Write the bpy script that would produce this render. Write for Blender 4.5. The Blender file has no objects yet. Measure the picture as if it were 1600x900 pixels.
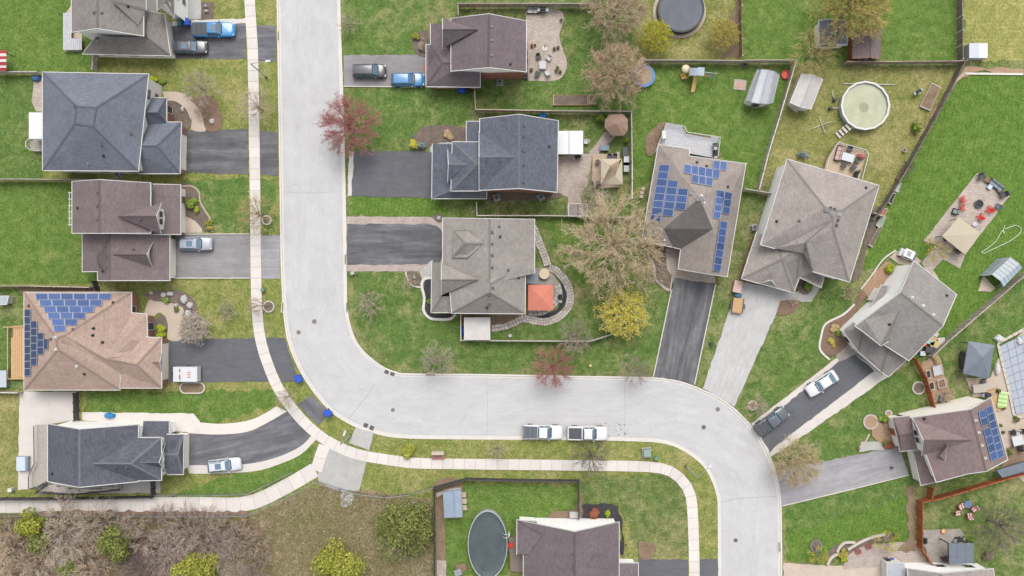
import bpy, bmesh, math, random
from mathutils import Vector, Matrix
C = bpy.context.scene.collection
scene = bpy.context.scene
# ------------------------------------------------------------------ camera, sky, sun, exposure
H = 125.0           # drone height in metres
S = 0.092           # metres per plan unit on the ground (plan = survey map, 1600 x 900 units)
def at(u, v, h=0.0):
    k = S * (1 - h / H)
    return Vector(((u - 800) * k, (450 - v) * k, h))
cam = bpy.data.objects.new('camera', bpy.data.cameras.new('camera'))
C.objects.link(cam); scene.camera = cam
cam.location = (0, 0, H); cam.rotation_euler = (0, 0, 0)
cam.data.sensor_width = 36; cam.data.angle = 2 * math.atan(800 * S / H)
cam.data.clip_start = 1; cam.data.clip_end = 3000
SUN_EL, SUN_AZ = math.radians(62), math.radians(8)      # azimuth clockwise from +Y (top of the photo)
w = bpy.data.worlds.new('World'); scene.world = w; w.use_nodes = True
nt = w.node_tree; bg = nt.nodes['Background']
sky = nt.nodes.new('ShaderNodeTexSky'); sky.sky_type = 'NISHITA'; sky.sun_disc = False
sky.sun_elevation = SUN_EL; sky.sun_rotation = SUN_AZ
sky.dust_density = 4.0; sky.air_density = 1.0; sky.ozone_density = 1.0; sky.altitude = 200
hs = nt.nodes.new('ShaderNodeHueSaturation'); hs.inputs['Saturation'].default_value = 0.22
nt.links.new(sky.outputs[0], hs.inputs['Color']); nt.links.new(hs.outputs[0], bg.inputs[0])
bg.inputs[1].default_value = 0.15
sun = bpy.data.objects.new('sun', bpy.data.lights.new('sun', 'SUN')); C.objects.link(sun)
sun.data.energy = 1.2; sun.data.angle = math.radians(32); sun.data.color = (1, 0.97, 0.92)
sd = Vector((math.sin(SUN_AZ) * math.cos(SUN_EL), math.cos(SUN_AZ) * math.cos(SUN_EL), math.sin(SUN_EL)))
sun.rotation_euler = sd.to_track_quat('Z', 'Y').to_euler(); sun.location = (0, 60, 150)
vs = scene.view_settings; vs.view_transform = 'Standard'; vs.look = 'None'; vs.exposure = 0.86; vs.gamma = 1
vs.use_curve_mapping = False
scene.cycles.max_bounces = 6; scene.cycles.transparent_max_bounces = 6
# ------------------------------------------------------------------ mesh + object helpers
OFF = {}
class MB:
    def __init__(s): s.v = []; s.f = []; s.uv = []; s.sm = False
    def poly(s, pts, uv=None):
        n = len(s.v); s.v += [tuple(p) for p in pts]; s.f.append(tuple(range(n, n + len(pts)))); s.uv.append(uv)
        return s
    def faces(s, verts, faces):
        n = len(s.v); s.v += [tuple(p) for p in verts]
        for f in faces: s.f.append(tuple(i + n for i in f)); s.uv.append(None)
        return s
    def hexa(s, b, t):      # bottom quad, top quad (ccw)
        return s.faces(list(b) + list(t), [(3,2,1,0),(4,5,6,7),(0,1,5,4),(1,2,6,5),(2,3,7,6),(3,0,4,7)])
    def box(s, c, d, rz=0.0, taper=1.0):   # centre of base, dims
        x, y, z = d[0]/2, d[1]/2, d[2]; cs, sn = math.cos(rz), math.sin(rz)
        def q(k, zz): return [(c[0]+a*k*cs-b*k*sn, c[1]+a*k*sn+b*k*cs, c[2]+zz) for a, b in ((-x,-y),(x,-y),(x,y),(-x,y))]
        return s.hexa(q(1, 0), q(taper, z))
    def prism(s, pts, z0, z1):
        n = len(pts); vs_ = [(p[0],p[1],z0) for p in pts] + [(p[0],p[1],z1) for p in pts]
        a = sum(pts[i][0]*pts[(i+1)%n][1]-pts[(i+1)%n][0]*pts[i][1] for i in range(n))
        idx = list(range(n)) if a > 0 else list(range(n))[::-1]
        fs = [tuple(i+n for i in idx), tuple(idx[::-1])]
        for k in range(n):
            i, j = idx[k], idx[(k+1)%n]; fs.append((i, j, j+n, i+n))
        return s.faces(vs_, fs)
    def tube(s, p0, p1, r0, r1=None, n=6, cap=True):
        p0, p1 = Vector(p0), Vector(p1); r1 = r0 if r1 is None else r1
        d = p1 - p0
        if d.length < 1e-6: return s
        d.normalize(); a = d.orthogonal().normalized(); b = d.cross(a)
        A = []; B = []
        for i in range(n):
            t = 2*math.pi*i/n; o = a*math.cos(t)+b*math.sin(t); A.append(p0+o*r0); B.append(p1+o*r1)
        fs = [(i, (i+1)%n, (i+1)%n+n, i+n) for i in range(n)]
        if cap: fs += [tuple(range(n))[::-1], tuple(range(n, 2*n))]
        return s.faces(A+B, fs)
    def disc(s, c, r, z, n=24):
        return s.poly([(c[0]+r*math.cos(2*math.pi*i/n), c[1]+r*math.sin(2*math.pi*i/n), z) for i in range(n)])
    def ring(s, c, r0, r1, z0, z1, n=32, sx=1, sy=1):   # annular prism
        V = []; F = []
        for i in range(n):
            t = 2*math.pi*i/n; cs, sn = math.cos(t)*sx, math.sin(t)*sy
            for r, z in ((r0,z0),(r1,z0),(r1,z1),(r0,z1)): V.append((c[0]+r*cs, c[1]+r*sn, z))
        for i in range(n):
            j = (i+1)%n
            for k in range(4): F.append((i*4+k, j*4+k, j*4+(k+1)%4, i*4+(k+1)%4))
        return s.faces(V, F)
    def lathe(s, c, prof, n=16, sx=1, sy=1, caps=True):      # prof: list of (r, z)
        V = []; F = []; m = len(prof)
        for i in range(n):
            t = 2*math.pi*i/n
            for r, z in prof: V.append((c[0]+r*math.cos(t)*sx, c[1]+r*math.sin(t)*sy, c[2]+z))
        for i in range(n):
            j = (i+1)%n
            for k in range(m-1): F.append((i*m+k, j*m+k, j*m+k+1, i*m+k+1))
        if caps: F.append(tuple(i*m for i in range(n))[::-1]); F.append(tuple(i*m+m-1 for i in range(n)))
        return s.faces(V, F)
    def path(s, pts, r, n=6):
        for a, b in zip(pts, pts[1:]): s.tube(a, b, r, r, n)
        return s
    def mesh(s, name, off=(0,0,0)):
        me = bpy.data.meshes.new(name)
        me.from_pydata([(a-off[0], b-off[1], c-off[2]) for a, b, c in s.v], [], s.f)
        if any(u is not None for u in s.uv):
            l = me.uv_layers.new(name='UVMap'); k = 0
            for f, u in zip(s.f, s.uv):
                for i in range(len(f)):
                    l.data[k].uv = u[i] if u is not None else (0, 0); k += 1
        if s.sm:
            for p in me.polygons: p.use_smooth = True
        return me
def tag(o, label=None, cat=None, group=None, kind=None):
    if label: o['label'] = label
    if cat: o['category'] = cat
    if group: o['group'] = group
    if kind: o['kind'] = kind
    return o
def thing(name, label, cat, loc=(0,0,0), rz=0.0, group=None, local=False):
    """Empty at the base; with local=True its parts are built round the origin, else in world coordinates."""
    o = bpy.data.objects.new(name, None); o.empty_display_size = 0.3; C.objects.link(o)
    o.location = loc; o.rotation_euler = (0, 0, rz)
    OFF[o.name] = (0,0,0) if local else tuple(loc)
    return tag(o, label, cat, group)
def part(name, mb, mat, parent, label=None, kind=None):
    off = OFF.get(parent.name, (0,0,0)) if parent else (0,0,0)
    o = bpy.data.objects.new(name, mb.mesh(name, off)); C.objects.link(o)
    if mat: o.data.materials.append(mat)
    if parent: o.parent = parent
    OFF[o.name] = off
    if label: o['label'] = label
    if kind: o['kind'] = kind
    return o
def single(name, mb, mat, label, cat, loc=(0,0,0), group=None):
    o = bpy.data.objects.new(name, mb.mesh(name, loc)); C.objects.link(o); o.location = loc
    if mat: o.data.materials.append(mat)
    OFF[o.name] = tuple(loc)
    return tag(o, label, cat, group)
def struct(name, mb, mat, parent=None):
    o = part(name, mb, mat, parent)
    o['kind'] = 'structure' if parent is None else 'structure'
    return o
def kids(o): return [c for c in bpy.data.objects if c.parent == o]
def copy_tree(o, parent=None, table=None):
    if table is None:
        table = {}
        for c in C.objects:
            if c.parent: table.setdefault(c.parent.name, []).append(c)
    c = o.copy(); C.objects.link(c)
    if parent: c.parent = parent
    OFF[c.name] = OFF.get(o.name, (0,0,0))
    for ch in table.get(o.name, []): copy_tree(ch, c, table)
    return c
def dup(o, loc, rz, label=None, group=None, scale=None):
    c = copy_tree(o); c.location = loc; c.rotation_euler = (0,0,rz)
    if label: c['label'] = label
    if group: c['group'] = group
    if scale: c.scale = scale
    return c
# ------------------------------------------------------------------ materials
K = 0.6
def lin(c):
    c /= 255.0
    return c/12.92 if c < 0.04045 else ((c+0.055)/1.055)**2.4
def col(r, g, b, k=None):
    k = K if k is None else k
    return (lin(r)*k, lin(g)*k, lin(b)*k, 1)
class NT:
    def __init__(s, name, rough=0.8, spec=0.3, metal=0.0):
        s.m = bpy.data.materials.new(name); s.m.use_nodes = True; s.t = s.m.node_tree
        s.b = s.t.nodes['Principled BSDF']; s.b.inputs['Roughness'].default_value = rough
        s.b.inputs['Specular IOR Level'].default_value = spec; s.b.inputs['Metallic'].default_value = metal
        s.tc = s.t.nodes.new('ShaderNodeTexCoord')
    def n(s, typ, **kw):
        nd = s.t.nodes.new('ShaderNode' + typ)
        for k, v in kw.items():
            if k in nd.inputs: s.set(nd.inputs[k], v)
            else: setattr(nd, k, v)
        return nd
    def set(s, sock, v):
        if isinstance(v, bpy.types.NodeSocket): s.t.links.new(v, sock)
        elif isinstance(v, bpy.types.Node): s.t.links.new(v.outputs[0], sock)
        else: sock.default_value = v
    def vec(s, coord='Object', scale=(1,1,1), rot=0.0):
        mp = s.n('Mapping'); s.set(mp.inputs['Vector'], s.tc.outputs[coord])
        mp.inputs['Scale'].default_value = scale; mp.inputs['Rotation'].default_value = (0,0,rot); return mp.outputs[0]
    def noise(s, v, scale, detail=4, rough=0.6, dist=0.0):
        nd = s.n('TexNoise'); s.set(nd.inputs['Vector'], v); nd.inputs['Scale'].default_value = scale
        nd.inputs['Detail'].default_value = detail; nd.inputs['Roughness'].default_value = rough; nd.inputs['Distortion'].default_value = dist
        return nd.outputs['Fac']
    def ramp(s, f, stops):
        r = s.n('ValToRGB'); s.set(r.inputs[0], f); e = r.color_ramp.elements
        while len(e) < len(stops): e.new(0.5)
        for i, (p, c) in enumerate(stops):
            e[i].position = p; e[i].color = c if len(c) == 4 else tuple(c)+(1,)
        return r.outputs[0]
    def mix(s, a, b, f, mode='MIX'):
        x = s.n('Mix', data_type='RGBA', blend_type=mode); s.set(x.inputs[0], f); s.set(x.inputs[6], a); s.set(x.inputs[7], b)
        return x.outputs[2]
    def math(s, op, a, b=0.0):
        x = s.n('Math', operation=op); s.set(x.inputs[0], a); s.set(x.inputs[1], b); return x.outputs[0]
    def bump(s, f, strength=0.3, dist=0.05):
        x = s.n('Bump'); x.inputs['Strength'].default_value = strength; x.inputs['Distance'].default_value = dist
        s.set(x.inputs['Height'], f); s.t.links.new(x.outputs[0], s.b.inputs['Normal'])
    def out(s, c): s.set(s.b.inputs['Base Color'], c); return s.m
def sc(c, k): return (min(1,c[0]*k), min(1,c[1]*k), min(1,c[2]*k), 1)
def g3(a): return (a, a, a, 1)
_cache = {}
def plain(r, g, b, rough=0.6, var=0.12, scale=2.5, spec=0.3, metal=0.0, name=None):
    key = (r,g,b,rough,var,scale,spec,metal)
    if key in _cache: return _cache[key]
    t = NT(name or 'paint', rough, spec, metal); c = col(r,g,b)
    v = t.vec('Object')
    f = t.mix(t.ramp(t.noise(v, scale, 5), [(0.3, g3(1-var*1.5)), (0.7, g3(1+var*0.6))]), t.ramp(t.noise(v, scale*6, 3), [(0.3, g3(1-var)), (0.7, g3(1.0))]), 0.5)
    _cache[key] = t.out(t.mix(c, f, 1.0, 'MULTIPLY')); return _cache[key]
def islands(name, cols, rough=0.8, spec=0.15, trans=0.0):
    """colour varies piece by piece (leaves, twigs, stones)"""
    t = NT(name, rough, spec); g = t.n('NewGeometry')
    n = len(cols); m = t.ramp(g.outputs['Random Per Island'], [(i/max(1,n-1), c) for i, c in enumerate(cols)])
    t.out(m)
    if trans:
        tr = t.n('BsdfTranslucent'); t.set(tr.inputs[0], m); mx = t.n('MixShader'); mx.inputs[0].default_value = trans
        o = t.t.nodes['Material Output']; t.t.links.new(t.b.outputs[0], mx.inputs[1]); t.t.links.new(tr.outputs[0], mx.inputs[2]); t.t.links.new(mx.outputs[0], o.inputs[0])
    return t.m
def grass(name, dark, light, dry, dryness=0.5, stripe=None):
    dull = lambda q: tuple(x*.91+y*.09 for x, y in zip(q, (168,166,124)))
    dark, light = dull(dark), dull(light)
    t = NT(name, 0.95, 0.1); v = t.vec('Object')
    big = t.noise(v, 0.16, 5, 0.62, 0.6); mid = t.noise(v, 0.75, 5, 0.7, 0.4); fine = t.noise(v, 4.5, 4, 0.75); vf = t.noise(v, 13, 2, 0.7)
    c = t.mix(col(*dark), col(*light), t.ramp(mid, [(0.34, g3(0)), (0.66, g3(1))]))
    dmask = t.math('ADD', t.math('MULTIPLY', big, 0.6), t.math('MULTIPLY', mid, 0.4))
    lo = 0.62 - 0.28*dryness
    c = t.mix(c, col(*dry), t.math('MULTIPLY', t.ramp(dmask, [(lo, g3(0)), (lo+0.2, g3(1))]), 0.85))
    c = t.mix(c, t.ramp(fine, [(0.28, g3(0.45)), (0.5, g3(0.95)), (0.72, g3(1.5))]), 1.0, 'MULTIPLY')
    c = t.mix(c, t.ramp(vf, [(0.3, g3(0.7)), (0.7, g3(1.28))]), 1.0, 'MULTIPLY')
    dd = t.noise(v, 2.1, 3, 0.8)
    c = t.mix(c, sc(col(*dry), 1.25), t.math('MULTIPLY', t.ramp(dd, [(0.6, g3(0)), (0.72, g3(1))]), 0.45*dryness+0.1))
    if stripe:
        wv = t.n('TexWave', wave_type='BANDS', bands_direction='X'); t.set(wv.inputs['Vector'], t.vec('Object', (1,1,1), stripe)); wv.inputs['Scale'].default_value = 0.55; wv.inputs['Distortion'].default_value = 1.5
        c = t.mix(c, t.ramp(wv.outputs[1], [(0.2, g3(0.96)), (0.8, g3(1.05))]), 1.0, 'MULTIPLY')
    t.bump(t.math('ADD', fine, t.math('MULTIPLY', vf, 0.6)), 0.6, 0.08)
    return t.out(c)
G_MID = grass('grass_mixed', (86,112,54), (120,138,76), (172,162,120), 0.58)
G_LUSH = grass('grass_lush', (84,118,46), (116,142,70), (156,158,100), 0.3)
G_VIVID = grass('grass_vivid', (84,120,44), (110,140,62), (138,152,84), 0.14, 0.2)
G_DEEP = grass('grass_deep', (80,112,50), (112,138,72), (168,162,114), 0.44)
G_DRY = grass('grass_dry', (122,130,68), (152,150,90), (182,170,120), 0.55)
G_YEL = grass('grass_yellow', (144,148,78), (170,168,100), (190,180,120), 0.45, 1.57)
G_VERGE = grass('grass_verge', (118,132,64), (150,154,86), (180,168,118), 0.5)
G_WILD = grass('grass_wild', (128,126,84), (156,144,110), (180,158,136), 0.68)
def rough_ground(name, a, b, c_, scale=2.0):
    t = NT(name, 0.95, 0.1); v = t.vec('Object')
    x = t.mix(col(*a), col(*b), t.ramp(t.noise(v, scale*0.4, 5, 0.7), [(0.35, g3(0)), (0.65, g3(1))]))
    x = t.mix(x, col(*c_), t.ramp(t.noise(v, scale*4, 4, 0.8), [(0.5, g3(0)), (0.7, g3(0.9))]))
    f = t.noise(v, scale*7, 3, 0.8); x = t.mix(x, t.ramp(f, [(0.3, g3(0.6)), (0.7, g3(1.3))]), 1.0, 'MULTIPLY')
    t.bump(f, 0.6, 0.08); return t.out(x)
M_MULCH = rough_ground('mulch', (112,100,92), (138,124,112), (160,144,132), 2.5)
M_DARKMULCH = rough_ground('black_mulch', (66,64,68), (80,77,80), (98,94,96), 2.5)
M_DIRT = rough_ground('bare_soil', (140,118,98), (164,144,122), (120,98,80), 1.6)
M_TANSTONE = rough_ground('tan_gravel', (182,150,122), (196,168,142), (160,128,104), 2.0)
M_LEAFLIT = rough_ground('leaf_litter', (150,122,104), (132,112,96), (178,150,130), 2.2)
def asphalt(name, a, b, worn, axis=0, amount=0.6, cracks=0.0, streak=1.0):
    """UV in metres: u along the lane, v across it"""
    t = NT(name, 0.85, 0.25); v = t.vec('UV'); st = t.vec('UV', (0.10, 0.9, 1)); st2 = t.vec('UV', (0.35, 1.8, 1))
    base = t.mix(col(*a), col(*b), t.ramp(t.noise(v, 0.5, 5, 0.65), [(0.3, g3(0)), (0.7, g3(1))]))
    m = t.math('MULTIPLY', t.ramp(t.noise(st, 1.0, 4, 0.6, 0.3), [(0.42, g3(0)), (0.68, g3(1))]), t.ramp(t.noise(v, 0.8, 6, 0.75), [(0.3, g3(0.25)), (0.65, g3(1))]))
    c = t.mix(base, col(*worn), t.math('MULTIPLY', m, amount))
    c = t.mix(c, t.ramp(t.noise(st2, 1.6, 5, 0.7), [(0.3, g3(1-0.14*streak)), (0.7, g3(1+0.1*streak))]), 1.0, 'MULTIPLY')
    c = t.mix(c, t.ramp(t.noise(v, 9, 3, 0.8), [(0.3, g3(0.86)), (0.7, g3(1.12))]), 1.0, 'MULTIPLY')
    c = t.mix(c, t.ramp(t.noise(v, 0.22, 5, 0.7, 0.8), [(0.35, g3(0.93)), (0.65, g3(1.03))]), 1.0, 'MULTIPLY')
    if cracks:
        vo = t.n('TexVoronoi', feature='DISTANCE_TO_EDGE'); t.set(vo.inputs['Vector'], t.vec('UV')); vo.inputs['Scale'].default_value = 0.28
        c = t.mix(c, sc(col(*a), 0.55), t.math('MULTIPLY', t.ramp(vo.outputs[0], [(0.0, g3(1)), (0.012, g3(0))]), cracks))
    t.bump(t.noise(v, 30, 2, 0.7), 0.15, 0.02); return t.out(c)
M_ROAD = asphalt('road_asphalt', (199,198,198), (206,205,205), (214,213,213), 0, 0.55, 0.2, 0.45)
M_DRIVE_DARK = asphalt('sealed_asphalt', (102,103,109), (110,111,115), (126,126,130), 0, 0.3)
M_DRIVE_WORN = asphalt('worn_asphalt', (92,92,96), (106,106,110), (168,168,168), 0, 0.55)
M_DRIVE_GREY = asphalt('grey_asphalt', (146,142,143), (156,152,153), (176,173,173), 0, 0.6)
M_DRIVE_PALE = asphalt('pale_asphalt', (156,154,158), (170,168,171), (202,200,202), 0, 0.6)
M_DRIVE_MIX = asphalt('patched_asphalt', (98,98,103), (114,114,119), (158,157,160), 0, 0.7)
M_DRIVE_CONC = asphalt('old_concrete_drive', (196,194,193), (203,201,200), (212,210,209), 0, 0.5)
def concrete(name, a, b, dirt=0.35, uv=False):
    t = NT(name, 0.9, 0.2); v = t.vec('Object'); g = t.n('ObjectInfo')
    c = t.mix(col(*a), col(*b), t.ramp(t.noise(v, 0.7, 5, 0.7), [(0.35, g3(0)), (0.65, g3(1))]))
    c = t.mix(c, t.ramp(t.noise(v, 6, 4, 0.8), [(0.3, g3(0.86)), (0.7, g3(1.08))]), 1.0, 'MULTIPLY')
    c = t.mix(c, sc(col(*a), 0.72), t.math('MULTIPLY', t.ramp(t.noise(v, 1.7, 5, 0.75, 0.5), [(0.56, g3(0)), (0.72, g3(1))]), dirt))
    c = t.mix(c, t.ramp(g.outputs['Random'], [(0, g3(0.93)), (1, g3(1.05))]), 1.0, 'MULTIPLY')
    return t.out(c)
M_CONC = concrete('concrete', (226,218,211), (232,225,218))
M_KERB = concrete('kerb_concrete', (224,218,211), (232,227,221), 0.25)
M_CONC_GREY = concrete('grey_concrete', (186,184,180), (200,198,194), 0.4)
M_CONC_TAN = concrete('tan_concrete', (204,186,168), (214,198,182), 0.4)
def pavers(name, a, b, mortar, bw=0.45, bh=0.25, rot=0.0):
    t = NT(name, 0.9, 0.2); br = t.n('TexBrick'); t.set(br.inputs['Vector'], t.vec('Object', (1,1,1), rot))
    br.inputs['Color1'].default_value = col(*a); br.inputs['Color2'].default_value = col(*b); br.inputs['Mortar'].default_value = col(*mortar)
    br.inputs['Scale'].default_value = 1.0; br.inputs['Mortar Size'].default_value = 0.02; br.inputs['Brick Width'].default_value = bw; br.inputs['Row Height'].default_value = bh
    v = t.vec('Object')
    c = t.mix(br.outputs[0], t.ramp(t.noise(v, 1.0, 5, 0.7), [(0.3, g3(0.84)), (0.7, g3(1.1))]), 1.0, 'MULTIPLY')
    c = t.mix(c, t.ramp(t.noise(v, 7, 3, 0.8), [(0.3, g3(0.85)), (0.7, g3(1.12))]), 1.0, 'MULTIPLY')
    return t.out(c)
M_PAVER_TAN = pavers('tan_pavers', (208,194,182), (190,176,165), (170,156,146))
M_PAVER_PINK = pavers('pinkish_pavers', (200,186,178), (188,172,162), (164,150,142))
M_PAVER_GREY = pavers('grey_pavers', (186,178,168), (170,162,152), (146,140,132))
def brickwork(name, a, b, mortar):
    t = NT(name, 0.9, 0.2); sp = t.n('SeparateXYZ'); t.set(sp.inputs[0], t.tc.outputs['Object']); cb = t.n('CombineXYZ')
    t.set(cb.inputs[0], t.math('ADD', sp.outputs[0], sp.outputs[1])); t.set(cb.inputs[1], sp.outputs[2]); br = t.n('TexBrick'); t.set(br.inputs['Vector'], cb)
    br.inputs['Color1'].default_value = col(*a); br.inputs['Color2'].default_value = col(*b); br.inputs['Mortar'].default_value = col(*mortar)
    br.inputs['Scale'].default_value = 1.0; br.inputs['Mortar Size'].default_value = 0.008; br.inputs['Brick Width'].default_value = 0.22; br.inputs['Row Height'].default_value = 0.075
    return t.out(t.mix(br.outputs[0], t.ramp(t.noise(t.vec('Object'), 2.0, 5, 0.7), [(0.3, g3(0.85)), (0.7, g3(1.1))]), 1.0, 'MULTIPLY'))
M_BRICK = brickwork('red_brick', (180,114,92), (160,98,80), (190,176,164))
def shingle(name, r, g, b, var=0.10):
    t = NT(name, 0.92, 0.15); c = col(r*.875,g*.875,b*.875); v = t.vec('UV')
    br = t.n('TexBrick'); t.set(br.inputs['Vector'], v)
    br.inputs['Color1'].default_value = sc(c, 1+var); br.inputs['Color2'].default_value = sc(c, 1-var); br.inputs['Mortar'].default_value = sc(c, 0.72)
    br.inputs['Scale'].default_value = 1.0; br.inputs['Mortar Size'].default_value = 0.012; br.inputs['Brick Width'].default_value = 0.42; br.inputs['Row Height'].default_value = 0.2
    x = t.mix(br.outputs[0], t.ramp(t.noise(t.vec('UV', (2.0,5.0,1)), 1.0, 4, 0.7), [(0.3, g3(1-var)), (0.7, g3(1+var))]), 1.0, 'MULTIPLY')
    x = t.mix(x, t.ramp(t.noise(t.vec('UV', (0.5,0.12,1)), 1.0, 4, 0.6), [(0.3, g3(0.92)), (0.7, g3(1.07))]), 1.0, 'MULTIPLY')
    x = t.mix(x, t.ramp(t.noise(t.vec('Object'), 0.45, 5, 0.7, 0.8), [(0.35, g3(0.9)), (0.6, g3(1.03))]), 1.0, 'MULTIPLY')
    t.bump(t.noise(v, 14, 2, 0.6), 0.3, 0.02); return t.out(x)
SH_TAN = shingle('taupe_shingles', 168,161,156); SH_SLATE = shingle('blue_grey_shingles', 140,145,158)
SH_BROWN = shingle('brown_shingles', 152,137,138); SH_SAND = shingle('sand_shingles', 212,185,169)
SH_NAVY = shingle('dark_slate_shingles', 116,118,129, 0.15); SH_PLUM = shingle('plum_brown_shingles', 145,132,136)
SH_CHAR = shingle('charcoal_shingles', 122,128,141, 0.15); SH_GREY = shingle('grey_shingles', 185,177,170)
SH_WARM = shingle('warm_taupe_shingles', 186,174,166); SH_DARKPATCH = shingle('darker_patch_shingles', 132,126,124)
SH_LIGHT = shingle('pale_taupe_shingles', 195,185,178); SH_STONE = shingle('stone_grey_shingles', 178,173,168)
SH_MAROON = shingle('reddish_brown_shingles', 168,148,146)
M_WHITE = plain(226,224,221, 0.6, 0.06, name='white_trim'); M_SIDING = None
def siding(name, r, g, b, k=None):
    t = NT(name, 0.7, 0.25); c = col(r,g,b,k); wv = t.n('TexWave', wave_type='BANDS', bands_direction='Z', wave_profile='SAW')
    t.set(wv.inputs['Vector'], t.vec('Object')); wv.inputs['Scale'].default_value = 1.6
    x = t.mix(c, t.ramp(wv.outputs[1], [(0.0, g3(0.8)), (0.15, g3(1)), (1, g3(1.03))]), 1.0, 'MULTIPLY')
    x = t.mix(x, t.ramp(t.noise(t.vec('Object'), 1.5, 5), [(0.3, g3(0.93)), (0.7, g3(1.04))]), 1.0, 'MULTIPLY')
    return t.out(x)
SD_WHITE = siding('white_siding', 232,230,228, .98); SD_CREAM = siding('cream_siding', 224,217,206, .95); SD_GREY = siding('grey_siding', 206,205,202, .95)
M_GLASS = plain(50,58,66, 0.06, 0.05, spec=0.6, name='window_glass')
M_BLACK = plain(48,48,52, 0.5, 0.15, name='black_metal'); M_DARK = plain(88,88,92, 0.6, 0.15, name='dark_grey'); M_VENT = plain(112,110,110, 0.6, 0.15, name='vent_grey')
M_RUBBER = plain(40,40,42, 0.8, 0.1, name='rubber')
M_GREYMETAL = plain(168,170,172, 0.45, 0.1, metal=0.3, name='grey_metal')
M_CHROME = plain(200,202,205, 0.2, 0.05, metal=0.8, name='bright_metal')
def wood(name, r, g, b):
    t = NT(name, 0.85, 0.2); c = col(r,g,b); gm = t.n('NewGeometry')
    x = t.mix(c, t.ramp(gm.outputs['Random Per Island'], [(0, g3(0.75)), (1, g3(1.15))]), 1.0, 'MULTIPLY')
    x = t.mix(x, t.ramp(t.noise(t.vec('Object'), 5, 4, 0.7), [(0.3, g3(0.8)), (0.7, g3(1.15))]), 1.0, 'MULTIPLY')
    return t.out(x)
W_GREY = wood('weathered_wood', 190,180,168); W_PALE = wood('pale_grey_wood', 214,206,196); W_DARK = wood('dark_stained_wood', 138,126,120)
W_RED = wood('red_brown_stained_wood', 182,104,68); W_NEW = wood('new_pine_wood', 216,178,134); W_BLACK = wood('black_stained_wood', 84,82,84); W_BROWN = wood('brown_wood', 150,122,98)
M_SOLAR = None
# ------------------------------------------------------------------ ground, road, kerbs, pavements
def poly2(pts, z): return [at(u, v, 0) + Vector((0,0,z)) for u, v in pts]
def smooth(pts, n=6):
    out = []
    for i in range(len(pts)-1):
        p0 = pts[max(0,i-1)]; p1 = pts[i]; p2 = pts[i+1]; p3 = pts[min(len(pts)-1,i+2)]
        for k in range(n):
            t = k/n
            out.append(tuple(0.5*((2*p1[j])+(-p0[j]+p2[j])*t+(2*p0[j]-5*p1[j]+4*p2[j]-p3[j])*t*t+(-p0[j]+3*p1[j]-3*p2[j]+p3[j])*t**3) for j in (0,1)))
    out.append(tuple(pts[-1])); return out
Z = [-0.098]; STEP = [0.0015]
def sheet(name, pts, mat, z=None, direction=None, parent=None):
    """flat ground covering; each one lies a few mm above the one before. direction = plan vector of its u axis"""
    if z is None:
        Z[0] += STEP[0]; z = Z[0]
    j_ = {'lawn':.22,'driveway':.05,'garden_bed':.14,'leaf_litter':.3,'bare_soil':.3,'path':.05,'patio':.04}.get(name, .03)
    jr = random.Random(int(abs(pts[0][0])*7+abs(pts[0][1])*3)); fine = []
    for i_ in range(len(pts)):
        a_, b_ = pts[i_], pts[(i_+1)%len(pts)]; l_ = math.hypot(b_[0]-a_[0], b_[1]-a_[1]) or 1; n_ = 1 if l_ > 900 else max(1, int(l_/7))
        for k_ in range(n_):
            o_ = jr.gauss(0, j_)/S if 0 < k_ and l_ > 16 and z > -0.0995 else 0; o_ = max(-2*j_/S, min(2*j_/S, o_))
            fine.append((a_[0]+(b_[0]-a_[0])*k_/n_-(b_[1]-a_[1])/l_*o_, a_[1]+(b_[1]-a_[1])*k_/n_+(b_[0]-a_[0])/l_*o_))
    pts = fine
    p = poly2(pts, z); mb = MB()
    a = sum(p[i].x*p[(i+1)%len(p)].y - p[(i+1)%len(p)].x*p[i].y for i in range(len(p)))
    if a < 0: p = p[::-1]
    uv = None
    if direction:
        d = Vector((direction[0], -direction[1])).normalized()
        uv = [(q.x*d.x+q.y*d.y, -q.x*d.y+q.y*d.x) for q in p]
    mb.poly(p, uv)
    return struct(name, mb, mat, parent)
def offset_line(pts, d):
    """plan polyline moved sideways by d plan units (positive: to its right on the map, seen walking)"""
    out = []
    for i, p in enumerate(pts):
        a = pts[max(0,i-1)]; b = pts[min(len(pts)-1,i+1)]
        dx, dy = b[0]-a[0], b[1]-a[1]; l = math.hypot(dx, dy) or 1
        out.append((p[0]-dy/l*d, p[1]+dx/l*d))
    return out
def ribbon(name, A, B, z, mat, h=0.0, parent=None):
    mb = MB(); L = 0; a = poly2(A, z); b = poly2(B, z)
    for i in range(len(a)-1):
        l = ((a[i+1]-a[i]).length + (b[i+1]-b[i]).length)/2; w_ = (a[i]-b[i]).length
        q = [a[i], b[i], b[i+1], a[i+1]]; u = [(L,0),(L,w_),(L+l,w_),(L+l,0)]
        n = (q[1]-q[0]).cross(q[2]-q[0])
        if n.z < 0: q = q[::-1]; u = u[::-1]
        mb.poly(q, u)
        if h:
            for s_, e_ in ((a[i],a[i+1]),(b[i],b[i+1])):
                mb.poly([s_, e_, e_-Vector((0,0,h)), s_-Vector((0,0,h))], [(0,0)]*4)
        L += l
    return struct(name, mb, mat, parent)
FAR = 5200
g = MB(); g.poly([(-1500,-1500,-0.28),(1500,-1500,-0.28),(1500,1500,-0.28),(-1500,1500,-0.28)]); struct('ground', g, G_MID)
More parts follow.
